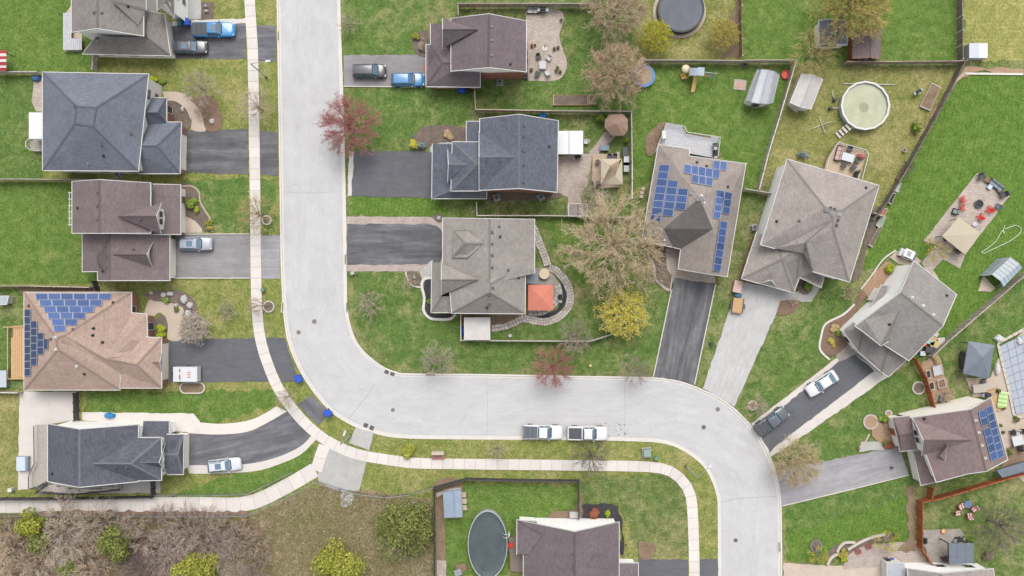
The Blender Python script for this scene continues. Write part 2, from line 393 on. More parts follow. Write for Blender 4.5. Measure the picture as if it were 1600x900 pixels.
Lk = [(432,-900),(432,0),(436,250),(438,400),(441,470),(444,505),(450,536),(460,563),(473,589),(492,616),(518,645),(550,665),(583,677),(624,684.5),(707,686.5),(920,688),(997,690),(1029,692),(1053,697.5),(1077,710.5),(1099,729),(1112,751),(1119,772),(1121.5,795),(1122,900),(1123,1900)]
Rk = [(532,-900),(531.5,0),(534,83),(536.5,160),(540,300),(542,460),(543.5,485),(548,509),(556,531),(569,549),(586,564),(602,574.5),(618,580.5),(640,583.5),(760,584.5),(880,587),(1013,589),(1042,591.5),(1068,597),(1096,607.5),(1122,620),(1148,638),(1172,662),(1189,684),(1203,711),(1213,737),(1219,767),(1221.5,795),(1222.5,900),(1224,1900)]
Lk = [Lk[0]]+smooth(Lk[1:-1], 4)+[Lk[-1]]; Rk = [Rk[0]]+smooth(Rk[1:-1], 4)+[Rk[-1]]
# the road surface lies one kerb below the lawns
def resample(pts, n):
    d = [0]
    for a, b in zip(pts, pts[1:]): d.append(d[-1]+math.hypot(b[0]-a[0], b[1]-a[1]))
    out = []; j = 0
    for i in range(n):
        t = d[-1]*i/(n-1)
        while j < len(d)-2 and d[j+1] < t: j += 1
        f = (t-d[j])/((d[j+1]-d[j]) or 1); f = min(1, f)
        out.append((pts[j][0]+(pts[j+1][0]-pts[j][0])*f, pts[j][1]+(pts[j+1][1]-pts[j][1])*f))
    return out
ribbon('road', resample(offset_line(Lk, 0), 220), resample(offset_line(Rk, 0), 220), -0.22, M_ROAD)
def kerb(pts, s):
    a = offset_line(pts, 0); b = offset_line(pts, 2.4*s); c = offset_line(pts, 5.5*s)
    o = ribbon('kerb', a, b, -0.045, M_KERB, 0.2); ribbon('gutter', b, c, -0.207, M_KERB)
kerb(Lk, -1); kerb(Rk, 1)
# the two lawns either side of the road
ne = [p for p in Rk] + [(4000,1900),(4000,-900)]
sw = [p for p in Lk] + [(-2400,1900),(-2400,-900)]
sheet('lawn', ne, G_MID, -0.1); sheet('lawn', sw, G_VERGE, -0.1)
Y = lambda pts, m: sheet('lawn', pts, m)
# yards on the far side
Y([(1158,-300),(1492,-300),(1496,98),(1160,98)], G_LUSH); Y([(1506,-300),(2100,-300),(2100,96),(1506,96)], G_YEL)
Y([(1000,-300),(1154,-300),(1157,95),(985,95)], G_DRY)
Y([(986,104),(1238,104),(1213,197),(1180,297),(1160,297),(1120,230),(986,300)], G_LUSH)
Y([(1245,104),(1496,104),(1462,175),(1412,262),(1375,325),(1230,250),(1183,300)], G_DRY)
Y([(1507,112),(2100,112),(2100,420),(1600,425),(1476,530),(1440,520),(1430,405),(1345,425),(1382,318)], G_VIVID)
Y([(1195,470),(1300,440),(1340,470),(1312,500),(1290,560),(1180,655),(1152,636)], G_DEEP)
Y([(1392,590),(1430,566),(1452,635),(1400,640),(1390,700),(1280,720),(1216,720),(1204,708),(1380,580)], G_DEEP)
Y([(1229,790),(1440,745),(1425,775),(1425,850),(1320,860),(1290,880),(1230,874)], G_VIVID)
Y([(1230,790),(1330,766),(1440,745),(1432,774),(1330,806),(1230,832)], G_DEEP)
Y([(1445,780),(1600,742),(1900,742),(1900,880),(1450,880)], G_MID)
Y([(1480,535),(1600,436),(2000,120),(2000,560),(1500,575),(1450,565)], G_DEEP)
Y([(748,140),(905,100),(940,172),(746,172)], G_DEEP); Y([(541,-200),(667,-200),(667,20),(650,86),(541,86)], G_DEEP)
Y([(546,137),(735,137),(735,190),(690,200),(560,235),(549,235)], G_DEEP); Y([(550,306),(680,308),(700,325),(700,340),(550,337)], G_VIVID)
Y([(554,425),(655,425),(672,495),(860,500),(1010,440),(1055,440),(1022,579),(645,575),(606,564),(560,515)], G_DEEP)
Y([(835,345),(1000,345),(1000,440),(905,450),(860,360)], G_LUSH)
Y([(916,20),(990,20),(985,172),(935,172),(890,70)], G_DEEP)
# yards on the near side
Y([(-900,286),(150,286),(150,443),(-900,443)], G_LUSH); Y([(-900,118),(66,118),(66,280),(-900,280)], G_DEEP)
Y([(-900,-200),(152,-200),(152,112),(-900,112)], G_LUSH); Y([(-900,452),(37,452),(37,610),(-900,610)], G_DEEP)
Y([(285,282),(387,278),(392,362),(285,362)], G_DEEP); Y([(405,278),(429,278),(431,364),(407,364)], G_DEEP)
Y([(133,612),(262,612),(432,610),(437,630),(330,662),(133,655)], G_LUSH)
Y([(700,755),(903,758),(905,815),(808,815),(800,900),(684,900),(684,770)], G_LUSH)
Y([(910,745),(1040,740),(1070,760),(1078,870),(1000,872),(970,800),(908,790)], G_MID)
Y([(280,770),(480,700),(495,695),(480,735),(380,775),(250,778)], G_LUSH)
Y([(-900,805),(390,805),(500,757),(676,778),(680,1500),(-900,1500)], G_WILD)
Y([(-900,618),(40,618),(30,770),(-900,770)], G_DRY)
for q in ([(1062,0),(1152,0),(1157,92),(1140,92),(1120,30),(1100,10)], [(980,240),(1003,240),(1005,300),(985,300)]): pass
sheet('bare_soil', [(1148,-5),(1153,-5),(1157,92),(1128,92),(1142,60)], M_DIRT)
Z[0] = -0.052; STEP[0] = 0.002
# driveways (each lies over lawn; direction runs along the lane)
def drive(pts, m, d, name='driveway'): return sheet(name, pts, m, None, d)
drive([(268,38),(384,36),(385,92),(268,91)], M_DRIVE_MIX, (1,0)); drive([(400,40),(431,40),(432,95),(402,95)], M_DRIVE_MIX, (1,0))
drive([(291,203),(386,202),(388,272),(291,270)], M_DRIVE_WORN, (1,0)); drive([(402,205),(433,206),(435,274),(404,273)], M_DRIVE_WORN, (1,0))
drive([(275,366),(390,366),(392,434),(275,434)], M_DRIVE_GREY, (1,0)); drive([(407,368),(437,368),(438,435),(408,435)], M_DRIVE_PALE, (1,0))
drive([(264,530),(398,528),(407,560),(421,596),(264,598)], M_DRIVE_DARK, (1,0)); drive([(416,528),(445,528),(452,552),(468,596),(440,597),(424,560)], M_DRIVE_DARK, (1,0.1))
drive(smooth([(297,676),(340,678),(385,674),(415,661),(448,642)],5)+smooth([(485,680),(470,697),(440,712),(405,722),(370,726),(297,727)],5), M_DRIVE_MIX, (1,-0.25))
drive([(465,632),(487,616),(515,647),(496,664)], M_DRIVE_MIX, (1,1))
drive([(537,86),(668,85),(666,135),(537,134)], M_DRIVE_GREY, (1,0))
drive([(545,236),(690,236),(676,310),(543,306)], M_DRIVE_DARK, (1,0))
sheet('driveway_border', [(541,338),(672,339),(694,345),(694,412),(674,424),(541,424)], M_PAVER_PINK)
drive([(542,350)]+smooth([(670,350),(684,354),(691,364),(692,382),(691,400),(686,413)],4)+[(542,414)], M_DRIVE_WORN, (1,0))
drive([(1053,434),(1118,444),(1084,601),(1052,593),(1021,589)], M_DRIVE_WORN, (-0.2,1))
drive([(1155,440),(1245,456),(1224,470),(1213,490),(1147,636),(1118,618),(1098,607)], M_DRIVE_CONC, (-0.35,1))
sheet('driveway_border', [(1306,560),(1327,545),(1378,585),(1370,592),(1205,714),(1198,700),(1174,662)], M_CONC)
drive([(1183,668),(1310,565),(1330,547),(1366,580),(1216,694),(1203,708),(1189,681)], M_DRIVE_DARK, (1,-0.8))
drive([(1214,735),(1285,721),(1405,698),(1420,742),(1330,764),(1222,790)], M_DRIVE_PALE, (1,-0.22))
drive([(1224,880),(1320,884),(1420,880),(1430,1000),(1224,1000)], M_CONC_TAN, (1,0))
drive([(997,874),(1075,874),(1077,1000),(997,1000)], M_DRIVE_DARK, (1,0)); drive([(1093,874),(1122,874),(1122.5,1000),(1094,1000)], M_DRIVE_DARK, (1,0))
sheet('concrete_pad', [(513,698),(573,721),(561,767),(545,767),(532,768),(497,753),(497,728)], M_CONC_GREY)
sheet('concrete_pad', [(556,668),(584,676),(577,704),(545,692)], M_CONC_GREY); sheet('concrete_pad', [(532,768),(552,772),(550,790),(534,794)], M_CONC_GREY)
Z[0] = -0.04; STEP[0] = 0.0015
# walks and patios
def walk(pts, m, name='path'): return sheet(name, pts, m)
walk(smooth([(253,143),(280,144),(302,155),(317,175),(323,203),(300,203),(299,186),(292,170),(276,159),(258,156)],4), M_CONC_TAN)
walk([(275,0),(314,0),(314,29),(283,33),(268,30)], M_CONC_GREY); walk([(314,2),(334,2),(334,29),(314,29)], M_MULCH)
walk([(384,28),(384,36),(268,40),(270,33)], M_CONC)
walk([(110,10),(128,10),(128,80),(101,80),(101,22)], M_CONC_TAN, 'patio'); walk([(52,124),(68,120),(68,174),(56,174),(50,160)], M_PAVER_TAN, 'patio')
walk([(283,318),(314,340),(316,364),(280,364)], M_CONC_TAN)
walk(smooth([(225,490),(232,470),(245,467),(262,474),(280,472),(287,482),(285,500),(284,530),(262,530),(262,506),(250,488),(236,500)],3), M_CONC_TAN)
walk([(30,612),(122,612),(122,655),(75,664),(70,760),(28,766)], M_CONC, 'patio'); walk([(60,750),(250,740),(250,770),(60,772)], M_CONC_GREY, 'patio')
walk([(128,644),(302,646),(312,658)]+smooth([(312,660),(350,662),(395,655),(432,635)],4)+[(447,642)]+smooth([(448,643),(415,662),(385,675),(340,679),(297,677)],4)+[(262,672),(128,656)], M_CONC)
walk([(292,727)]+smooth([(297,727),(370,726),(405,722),(440,712),(470,697),(487,680)],4)+[(494,687)]+smooth([(493,688),(470,710),(440,724),(400,736),(340,740),(296,740)],4), M_CONC)
walk(smooth([(822,30),(825,14),(872,15),(881,28),(874,55),(879,75),(886,98),(880,118),(865,126),(826,126)],4), M_PAVER_TAN, 'patio')
walk([(870,245),(922,240),(945,205),(960,212),(925,250),(918,290),(906,305),(916,340),(884,338),(888,308),(872,302)], M_PAVER_TAN, 'patio')
walk([(920,238),(954,204),(963,212),(930,245)], M_PAVER_PINK)
walk([(672,222),(707,222),(707,236),(690,239),(672,238)], M_CONC_GREY, 'porch'); walk([(545,236),(553,237),(549,306),(543,306)], M_CONC)
walk([(655,424),(676,405),(676,424),(670,442),(660,440)], M_CONC_GREY)
walk([(826,420),(858,418),(872,440),(880,462),(870,480),(850,490),(826,490)], M_PAVER_GREY, 'patio')
walk([(1040,388),(1063,388),(1061,420),(1118,430),(1118,443),(1053,434),(1036,418)], M_PAVER_TAN)
walk([(1268,425),(1290,436),(1268,472),(1222,470),(1245,456)], M_CONC_GREY)
walk([(1345,455),(1382,410),(1402,392),(1424,395),(1440,408),(1425,420),(1404,412),(1390,402),(1360,440),(1358,455)], M_CONC_TAN)
walk([(1440,410),(1478,366),(1508,400),(1500,420),(1474,405),(1458,422),(1468,438),(1450,430)], M_PAVER_TAN, 'patio')
walk([(1443,376),(1527,270),(1578,306),(1508,398)], M_PAVER_TAN, 'patio')
walk([(1528,455),(1536,430),(1556,450),(1548,456)], M_CONC_TAN, 'patio')
walk([(1300,548),(1325,520),(1340,530),(1345,548),(1325,560),(1312,565)], M_PAVER_GREY)
walk([(1370,590),(1391,577),(1396,583),(1220,705),(1206,712)], M_CONC)
walk([(1380,690),(1405,675),(1410,696),(1380,703),(1342,706),(1346,690)], M_CONC_GREY)
walk([(1508,590),(1548,590),(1560,560),(1605,510),(1605,760),(1570,720),(1548,620),(1520,620)], M_CONC_TAN, 'patio')
walk([(1572,700),(1605,690),(1605,735),(1562,745)], M_DIRT, 'patio')
walk([(1440,828),(1500,826),(1510,840),(1508,885),(1452,885)], M_PAVER_GREY, 'patio'); walk([(1320,865),(1345,852),(1432,845),(1450,880),(1318,890)], M_PAVER_PINK, 'patio')
walk([(1415,762),(1430,757),(1430,862),(1395,862),(1420,840)], M_DIRT, 'garden_bed')
walk([(681,752),(700,745),(722,750),(725,800),(695,800),(696,870),(698,905),(682,905)], M_DIRT, 'path'); walk([(682,875),(697,876),(697,910),(683,910)], M_PAVER_PINK, 'path')
walk([(1440,565),(1468,556),(1475,580),(1488,620),(1455,632)], M_TANSTONE, 'garden_bed')
Z[0] = 0.026
# beds
def bed(pts, m=M_MULCH, s_=3): return sheet('garden_bed', smooth(pts+[pts[0]], s_)[:-1] if s_ else pts, m)
bed([(262,155),(285,165),(299,190),(292,202),(272,192)]); bed([(283,285),(300,290),(313,302),(315,320),(330,345),(322,362),(305,345),(284,330)])
bed([(222,460),(270,452),(300,465),(310,490),(300,505),(285,480),(262,472),(240,470)]); bed([(240,500),(256,492),(262,508),(258,528),(240,526)])
bed([(296,155),(330,150),(346,180),(344,203),(322,203),(315,175)], M_LEAFLIT); bed([(643,55),(668,48),(672,85),(650,84)]); bed([(645,212),(672,195),(728,200),(730,220),(690,222),(650,236)])
bed([(674,338),(686,334),(696,340),(686,348)]); bed([(634,425),(648,424),(660,440),(656,449),(642,446)], M_MULCH)
bed([(664,438),(674,436),(674,488),(706,490),(708,494),(685,499),(668,492),(662,465)], M_DARKMULCH); bed([(825,488),(860,489),(878,472),(878,448),(866,424),(872,424),(888,448),(889,470),(880,487),(858,499),(828,497)], M_DARKMULCH)
bed([(1008,215),(1030,192),(1042,196),(1022,240),(1010,240)], M_DIRT); bed([(1016,390),(1038,388),(1042,420),(1050,432),(1044,452),(1028,445),(1020,420)])
bed([(720,487),(830,490),(815,500),(765,520),(720,510)], M_DIRT); bed([(762,297),(870,300),(862,312),(762,313)], M_MULCH)
bed([(1248,436),(1262,440),(1268,446),(1262,460),(1246,455)]); bed([(1220,470),(1250,470),(1240,488),(1214,492)], M_LEAFLIT)
bed([(1288,505),(1330,482),(1345,455),(1358,455),(1330,500),(1330,530),(1305,555),(1284,550),(1280,535)], M_LEAFLIT)
bed([(1348,450),(1382,410),(1395,420),(1365,470)], M_TANSTONE); bed([(1372,322),(1358,340),(1345,395),(1330,440),(1345,430),(1352,395),(1378,330)], M_MULCH)
bed([(1368,648),(1375,660),(1388,660),(1395,650),(1405,690),(1385,695),(1362,680)], M_TANSTONE)
bed([(1292,868),(1300,855),(1318,848),(1330,846),(1310,866),(1296,880)], M_MULCH); bed([(1312,862),(1345,842),(1398,832),(1405,840),(1345,855),(1318,872)], M_MULCH)
bed([(1507,105),(1600,108),(1600,118),(1520,113),(1480,150),(1462,182),(1455,178)], M_TANSTONE); bed([(908,790),(966,792),(975,860),(968,862),(966,815),(908,812)], M_DARKMULCH)
bed([(902,770),(908,770),(908,812),(860,816),(862,800),(898,795)], M_DIRT); bed([(60,800),(96,798),(390,800),(388,806),(60,808)], M_LEAFLIT,0)
bed([(998,845),(1022,850),(1018,872),(1000,872)], M_DIRT); 
bed([(110,470),(150,458),(150,448),(30,447),(30,458)], M_DIRT,0)
# pavement slabs: each slab is its own piece
def slabs(name, centre, width, length, mat, gap=0.35, z0=-0.1, h=0.105):
    par = bpy.data.objects.new(name, None); C.objects.link(par); par['kind'] = 'structure'; par.location = at(*centre[0]); OFF[par.name] = tuple(par.location)
    pts = resample(smooth(centre, 6), max(2, int(sum(math.hypot(b[0]-a[0], b[1]-a[1]) for a, b in zip(centre, centre[1:]))/length)+1))
    A = offset_line(pts, -width/2); B = offset_line(pts, width/2)
    base = ribbon(name+'_base', A, B, z0+h*0.7, M_DIRT, 0, par)
    for i in range(len(pts)-1):
        def lerp(p, q, t): return (p[0]+(q[0]-p[0])*t, p[1]+(q[1]-p[1])*t)
        t = gap/length/2
        q = [lerp(A[i],A[i+1],t), lerp(B[i],B[i+1],t), lerp(B[i],B[i+1],1-t), lerp(A[i],A[i+1],1-t)]
        mb = MB(); mb.prism([tuple(x) for x in poly2(q, 0)], z0, z0+h+0.006*random.random()); part('slab', mb, mat, par)
    return par
random.seed(4)
slabs('sidewalk', [(389,-60),(390,0),(393.5,56),(395,87),(397,200),(398.5,300),(400,440),(402,490),(405,520),(411,547),(420,573),(431,600),(448,627),(467,651),(487,671),(511,689),(540,703.5),(567,712),(620,720.5),(655,724),(760,725.5),(880,727),(987,728.5),(1029,731),(1051,738),(1067,752),(1077,768),(1081.5,790),(1084,847),(1085,900),(1086,980)], 16.5, 17, M_CONC)
slabs('walkway', [(-120,790),(0,790),(100,789),(300,788),(386,787),(449,759),(492,734)], 23, 21, M_CONC); slabs('walkway', [(494,736),(500,715),(507,696)], 18, 16, M_CONC)
def strip(pts, width, mat, z, name='edging', h=0.05): return ribbon(name, offset_line(pts,-width/2), offset_line(pts,width/2), z, mat, h)
for p, wd, m in (([(299,186),(292,170),(276,158),(262,156)],2.5,M_CONC_TAN), ([(285,291),(300,291),(311,300),(314,318),(330,345),(331,363)],2,M_CONC_TAN),
    ([(634,425),(637,436),(644,446),(658,449)],2,M_KERB), ([(674,434),(663,436),(659,446),(663,465),(662,485),(672,497),(688,499),(704,498),(712,491)],4,M_KERB),
    ([(1006,400),(1015,403),(1022,418),(1024,435),(1034,446),(1047,453),(1051,432)],4,M_PAVER_TAN), ([(1335,475),(1318,491),(1290,506),(1283,525),(1281,546),(1296,562)],3,M_KERB),
    ([(1508,115),(1598,116)],3,M_KERB), ([(1508,114),(1490,130),(1478,150),(1462,182)],3.5,M_CONC_TAN), ([(1345,452),(1362,430),(1380,405),(1400,391)],2,M_KERB),
    ([(1342,700),(1352,690),(1358,678)],2,M_NEW if False else M_CONC_TAN), ([(275,434.5),(391,434.5)],1.4,M_KERB), ([(275,366),(390,365.5)],1.4,M_KERB), ([(1021,588),(1053,434)],1.5,M_KERB), ([(1085,601),(1118,444)],1.5,M_KERB), ([(537,135),(660,136)],1.3,M_KERB), ([(1222,790.5),(1330,764.5),(1420,742)],1.3,M_KERB)):
    strip(smooth(p,4) if len(p)>2 else p, wd, m, 0.10, h=0.2)
# flagstones: irregular stones laid on a bed, joined because each is only a few pixels
M_FLAG = islands('flagstone', [col(186,178,168), col(206,200,192), col(170,164,156), col(216,212,206)], 0.9)
def flagstones(centre, width, size=5.0):
    pts = resample(smooth(centre, 6), int(sum(math.hypot(b[0]-a[0], b[1]-a[1]) for a, b in zip(centre, centre[1:]))/size)+1)
    bedo = ribbon('stone_path', offset_line(pts,-width/2), offset_line(pts,width/2), 0.085, M_DIRT, 0.18)
    nl = max(2, round(width/size)); mb = MB()
    L = [offset_line(pts, -width/2+width*k/nl) for k in range(nl+1)]
    rnd = random.Random(9)
    J = [[(p[0]+rnd.uniform(-.9,.9), p[1]+rnd.uniform(-.9,.9)) for p in l] for l in L]
    for k in range(nl):
        for i in range(len(pts)-1):
            q = [J[k][i], J[k+1][i], J[k+1][i+1], J[k][i+1]]; cx = sum(a for a,_ in q)/4; cy = sum(b for _,b in q)/4
            q = [(cx+(a-cx)*.84, cy+(b-cy)*.84) for a, b in q]
            mb.prism([tuple(x) for x in poly2(q, 0)], 0.088, 0.125+rnd.random()*0.02)
    o = part('flagstone', mb, M_FLAG, bedo, None, 'stuff')
flagstones([(825,346),(834,358),(841,375),(848,392),(853,405),(856,415)], 12, 4.6)
flagstones([(857,417),(870,424),(884,440),(891,457),(890,474),(880,490),(864,500),(848,503),(832,500),(818,497)], 12, 4.4)
flagstones([(820,497),(806,503),(790,510),(768,513)], 11, 4.6)
flagstones([(826,488),(840,489),(856,484),(868,472),(874,458),(870,444)], 10, 7)
# stains and wear on the road: storm drains, manholes
M_IRON = plain(138,130,126, 0.7, 0.2, name='cast_iron')
M_IRON2 = plain(120,110,104, 0.8, 0.2, name='rusty_iron')
def manhole(u, v, r, label, mat=M_IRON):
    p = at(u, v); p.z = -0.22
    t = thing('manhole_cover', label, 'manhole cover', p)
    mb = MB(); mb.ring(p, r*S*0.86, r*S, -0.221, -0.208, 24); part('rim', mb, M_CONC_GREY, t)
    mb = MB(); mb.lathe(p, [(r*S*0.84,0),(r*S*0.84,0.012),(0.01,0.016)], 24); part('lid', mb, mat, t)
manhole(490.5,502.5,4.2,'pinkish manhole lid in middle of road near inside bend'); manhole(466,519.5,4,'grey manhole lid beside kerb near sealed driveway mouth')
manhole(613.5,641,3.6,'pale round manhole lid just past the first bend of road'); manhole(1122,640,4,'round manhole lid in road below the pale concrete driveway'); manhole(1100,668,4,'darker manhole lid in second bend below the pickup driveway', M_IRON2)
manhole(1150,845,3.8,'brownish manhole lid in road beside the vivid striped lawn', M_IRON2)
def drain(u, v, rz, label):
    p = at(u, v); p.z = -0.21
    t = thing('storm_drain', label, 'storm drain', p, rz, 'storm drain grates along the kerbs', True)
    mb = MB(); mb.box((0,0,-0.005),(0.62,0.62,0.02)); part('pit_cover', mb, M_DARK, t)
    for k in range(5):
        mb = MB(); mb.box((-0.24+0.12*k,0,0.016),(0.06,0.6,0.03)); part('bar', mb, M_IRON2, t)
drain(604,581,-0.4,'inner bend drain grate nearer the corner lawn apex'); drain(613,584,-0.3,'inner bend drain grate nearer the small grey bare tree')
drain(571,665,-0.35,'outer bend drain grate nearer the blue bin'); drain(580.5,669,-0.35,'outer bend drain grate nearer the mailbox cabinet')
def slot(u, v, rz, label):
    p = at(u, v); p.z = -0.045
    t = thing('kerb_inlet', label, 'kerb inlet', p, rz, None, True)
    mb = MB(); mb.box((0,0,0.0),(1.5,0.26,0.05)); part('hood', mb, M_KERB, t); mb = MB(); mb.box((0,-0.05,0.05),(1.3,0.14,0.01)); part('opening', mb, M_DARK, t)
slot(434,56,1.57,'kerb inlet slot by driveway of the blue pickup'); slot(441,480,1.5,'kerb inlet slot near mulch ring on outer kerb'); slot(539,405,1.57,'kerb inlet slot beside paver edged driveway'); slot(541.5,480,1.57,'kerb inlet slot at start of inner bend'); slot(672,585,0,'kerb inlet slot under the small grey bare tree'); slot(1218,855,1.57,'kerb inlet slot beside vivid green front lawn')

# oil specks and tar on the road behind the parked pickups, and tar seams across it
def tar(pts, w_, name='tar_seam'): o = ribbon(name, offset_line(pts,-w_/2), offset_line(pts,w_/2), -0.213, TAR)
TAR = plain(176,174,174, .8, .1, name='worn_tar')
tar([(541,659),(556,640),(572,620),(586,600)], .8); tar([(1126,786),(1150,780),(1176,778),(1216,776)], .8); tar([(437,300),(480,301),(539,299)], .5); tar([(760,585),(762,640),(761,686)], .5); tar([(976,590),(977,640),(975,689)], .6)
TAR2 = plain(168,166,166, .8, .2, name='oil_stain'); rnd_ = random.Random(5); mb = MB()
for i in range(60):
    u, v = rnd_.gauss(966, 16), rnd_.choice([664, 672, 678, 684])+rnd_.gauss(0, 1.6); c = at(u, v); r0 = rnd_.uniform(.03,.11)
    mb.poly([(c.x+r0*1.8*rnd_.uniform(.6,1.3)*math.cos(k*1.047), c.y+r0*rnd_.uniform(.6,1.3)*math.sin(k*1.047), -0.2145) for k in range(6)])
o_ = part('oil_stain', mb, TAR2, None); o_['kind'] = 'stuff'
# ------------------------------------------------------------------ houses
from mathutils.geometry import tessellate_polygon
def solar_mat():
    t = NT('solar_cells', 0.18, 0.5); v = t.vec('UV')
    br = t.n('TexBrick'); t.set(br.inputs['Vector'], v); br.offset = 0.0
    br.inputs['Color1'].default_value = col(66,92,144); br.inputs['Color2'].default_value = col(56,80,132); br.inputs['Mortar'].default_value = col(92,116,168)
    br.inputs['Scale'].default_value = 1; br.inputs['Mortar Size'].default_value = 0.012; br.inputs['Brick Width'].default_value = 0.1667; br.inputs['Row Height'].default_value = 0.25
    g = t.n('ObjectInfo')
    return t.out(t.mix(br.outputs[0], t.ramp(g.outputs['Random'], [(0, g3(0.82)), (1, g3(1.2))]), 1.0, 'MULTIPLY'))
M_SOLAR = solar_mat(); M_FRAME = plain(190,198,212, 0.4, 0.05, metal=0.2, name='aluminium_frame')
M_SOLARDARK = plain(52,66,104, 0.2, 0.1, spec=0.5, name='dark_solar_cells')
M_VALLEY = plain(92,90,90, 0.8, 0.1, name='valley_flashing')
def inpoly(x, y, P):
    c = False; n = len(P)
    for i in range(n):
        a = P[i]; b = P[(i+1) % n]
        if (a[1] > y) != (b[1] > y) and x < (b[0]-a[0])*(y-a[1])/(b[1]-a[1])+a[0]: c = not c
    return c
def ray_plane(u, v, P):
    """point of the roof plane P (3+ points) that plan position (u, v) shows from above"""
    n = (P[1]-P[0]).cross(P[2]-P[0])
    if len(P) > 3: n = n + (P[2]-P[0]).cross(P[3]-P[0])
    d = at(u, v, 0) - Vector((0,0,H)); o = Vector((0,0,H)); t = (P[0]-o).dot(n)/d.dot(n)
    return o + d*t
class House:
    def __init__(s, label, cu, cv, group=None):
        s.t = thing('house', label, 'house', at(cu, cv), 0, group); s.F = []; s.blocks = []; s.todo = []; s.first_roof = None
    def block(s, V, faces, roof, wall, skip='', overhang=0.35, walls=True, trim=M_WHITE, cap=None, windows=True, doors=(), thick=0.16, base=-0.1, band=None):
        P = {k: at(*x) for k, x in V.items()}
        fs = []
        for f in faces:
            a = sum(P[f[i]].x*P[f[(i+1)%len(f)]].y - P[f[(i+1)%len(f)]].x*P[f[i]].y for i in range(len(f)))
            fs.append(f if a > 0 else f[::-1])
        mb = MB(); edges = {}
        for f in fs:
            q = [P[c] for c in f]; n = Vector((0,0,0))
            for i in range(1, len(q)-1): n += (q[i]-q[0]).cross(q[i+1]-q[0])
            n.normalize(); g_ = Vector((n.x, n.y, 0))
            ud = Vector((-n.y, n.x, 0)).normalized() if g_.length > 0.02 else Vector((1,0,0)); vd = n.cross(ud)
            tris = [tuple(range(len(f)))] if len(f) == 3 else tessellate_polygon([[Vector((p.x, p.y, 0)) for p in q]])
            for tr in tris:
                tq = [q[i] for i in tr]; tp = [(V[f[i]][0], V[f[i]][1]) for i in tr]
                if (tq[1]-tq[0]).cross(tq[2]-tq[0]).z < 0: tq = tq[::-1]; tp = tp[::-1]
                mb.poly(tq, [(p.dot(ud), p.dot(vd)) for p in tq]); s.F.append((tq, tp))
            for i in range(len(f)): edges.setdefault((f[i], f[(i+1)%len(f)]), (n, f))
        bnd = [e for e in edges if (e[1], e[0]) not in edges]
        dn = Vector((0,0,-thick))
        for f in fs: mb.poly([P[c]+dn for c in f][::-1])
        for a, b in bnd: mb.poly([P[a], P[a]+dn, P[b]+dn, P[b]])
        ro = part('roof', mb, roof, s.t)
        if s.first_roof is None: s.first_roof = ro
        sk = set(skip.split())
        skipf = lambda e: e[0]+e[1] in sk or e[1]+e[0] in sk
        # ridge caps and valley flashing
        cm = MB(); vm = MB()
        for (a, b), (n1, f1) in edges.items():
            if (b, a) in edges and a < b:
                n2, f2 = edges[(b, a)]
                m1 = sum((P[c] for c in f1), Vector())/len(f1); m2 = sum((P[c] for c in f2), Vector())/len(f2)
                mid = (P[a]+P[b])/2; conv = (m1-mid).dot(n2) < 0
                if abs(n1.dot(n2)) > 0.9995: continue
                up = (n1+n2).normalized(); d = (P[b]-P[a]).normalized()
                wv = 0.17 if conv else 0.13; t = cm if conv else vm; lift = 0.04 if conv else 0.03
                s1 = n1.cross(d).normalized(); s1 = s1 if s1.dot(m1-mid) > 0 else -s1
                s2 = n2.cross(d).normalized(); s2 = s2 if s2.dot(m2-mid) > 0 else -s2
                A, B = P[a]+up*lift, P[b]+up*lift
                n0 = 1 if not conv else max(1, int((B-A).length/0.4))
                for k in range(n0):
                    p, q = A+(B-A)*(k/n0), A+(B-A)*((k+1)/n0); li = up*(0.02 if conv else 0)
                    t.poly([p+s1*wv+n1*0.0, p+li, q, q+s1*wv]); t.poly([p+li, p+s2*wv, q+s2*wv, q])
        if cm.f: part('ridge_cap', cm, cap or (SH_CAP if roof in (SH_NAVY, SH_CHAR) else roof), ro)
        if vm.f: part('valley_flashing', vm, M_VALLEY, ro)
        # eaves trim and walls
        nxt = {a: (a, b) for a, b in bnd}; prv = {b: (a, b) for a, b in bnd}
        def nrm(e):
            d = P[e[1]]-P[e[0]]; d.z = 0; d.normalize(); return Vector((-d.y, d.x, 0))
        def inset(v_, dist):
            e1, e2 = prv.get(v_), nxt.get(v_)
            if e1 is None or e2 is None: return P[v_].copy()
            n1, n2 = nrm(e1), nrm(e2); m = n1+n2
            k = dist*2/max(0.35, m.length_squared) if m.length > 0.3 else 0
            q = P[v_]+m*k; q.z = P[v_].z; return q
        fa = MB(); wl = MB(); bd = MB(); segs = []
        for e in bnd:
            if skipf(e): continue
            a, b = P[e[0]], P[e[1]]; o1, o2 = inset(e[0], -0.09), inset(e[1], -0.09)
            t0, t1 = Vector((0,0,0.03)), Vector((0,0,-0.2))
            fa.hexa([a+t1, o1+t1, o2+t1, b+t1], [a+t0, o1+t0, o2+t0, b+t0])
            i1, i2 = inset(e[0], overhang), inset(e[1], overhang)
            if walls:
                z0 = Vector((i1.x, i1.y, base)); z1 = Vector((i2.x, i2.y, base))
                wl.poly([z0, z1, i2-Vector((0,0,0.14)), i1-Vector((0,0,0.14))])
                if band:
                    o_ = -nrm(e)*0.03; hb = Vector((0,0,min(band, i1.z-.3, i2.z-.3)-base)); bd.poly([z0+o_, z1+o_, z1+o_+hb, z0+o_+hb]); bd.poly([z0+o_+hb, z1+o_+hb, z1+hb, z0+hb])
                segs.append((e, i1, i2, -nrm(e)))
        if fa.f: part('fascia', fa, trim, ro)
        if wl.f: part('wall', wl, wall, s.t)
        if bd.f: part('brick_base', bd, M_BRICK, s.t)
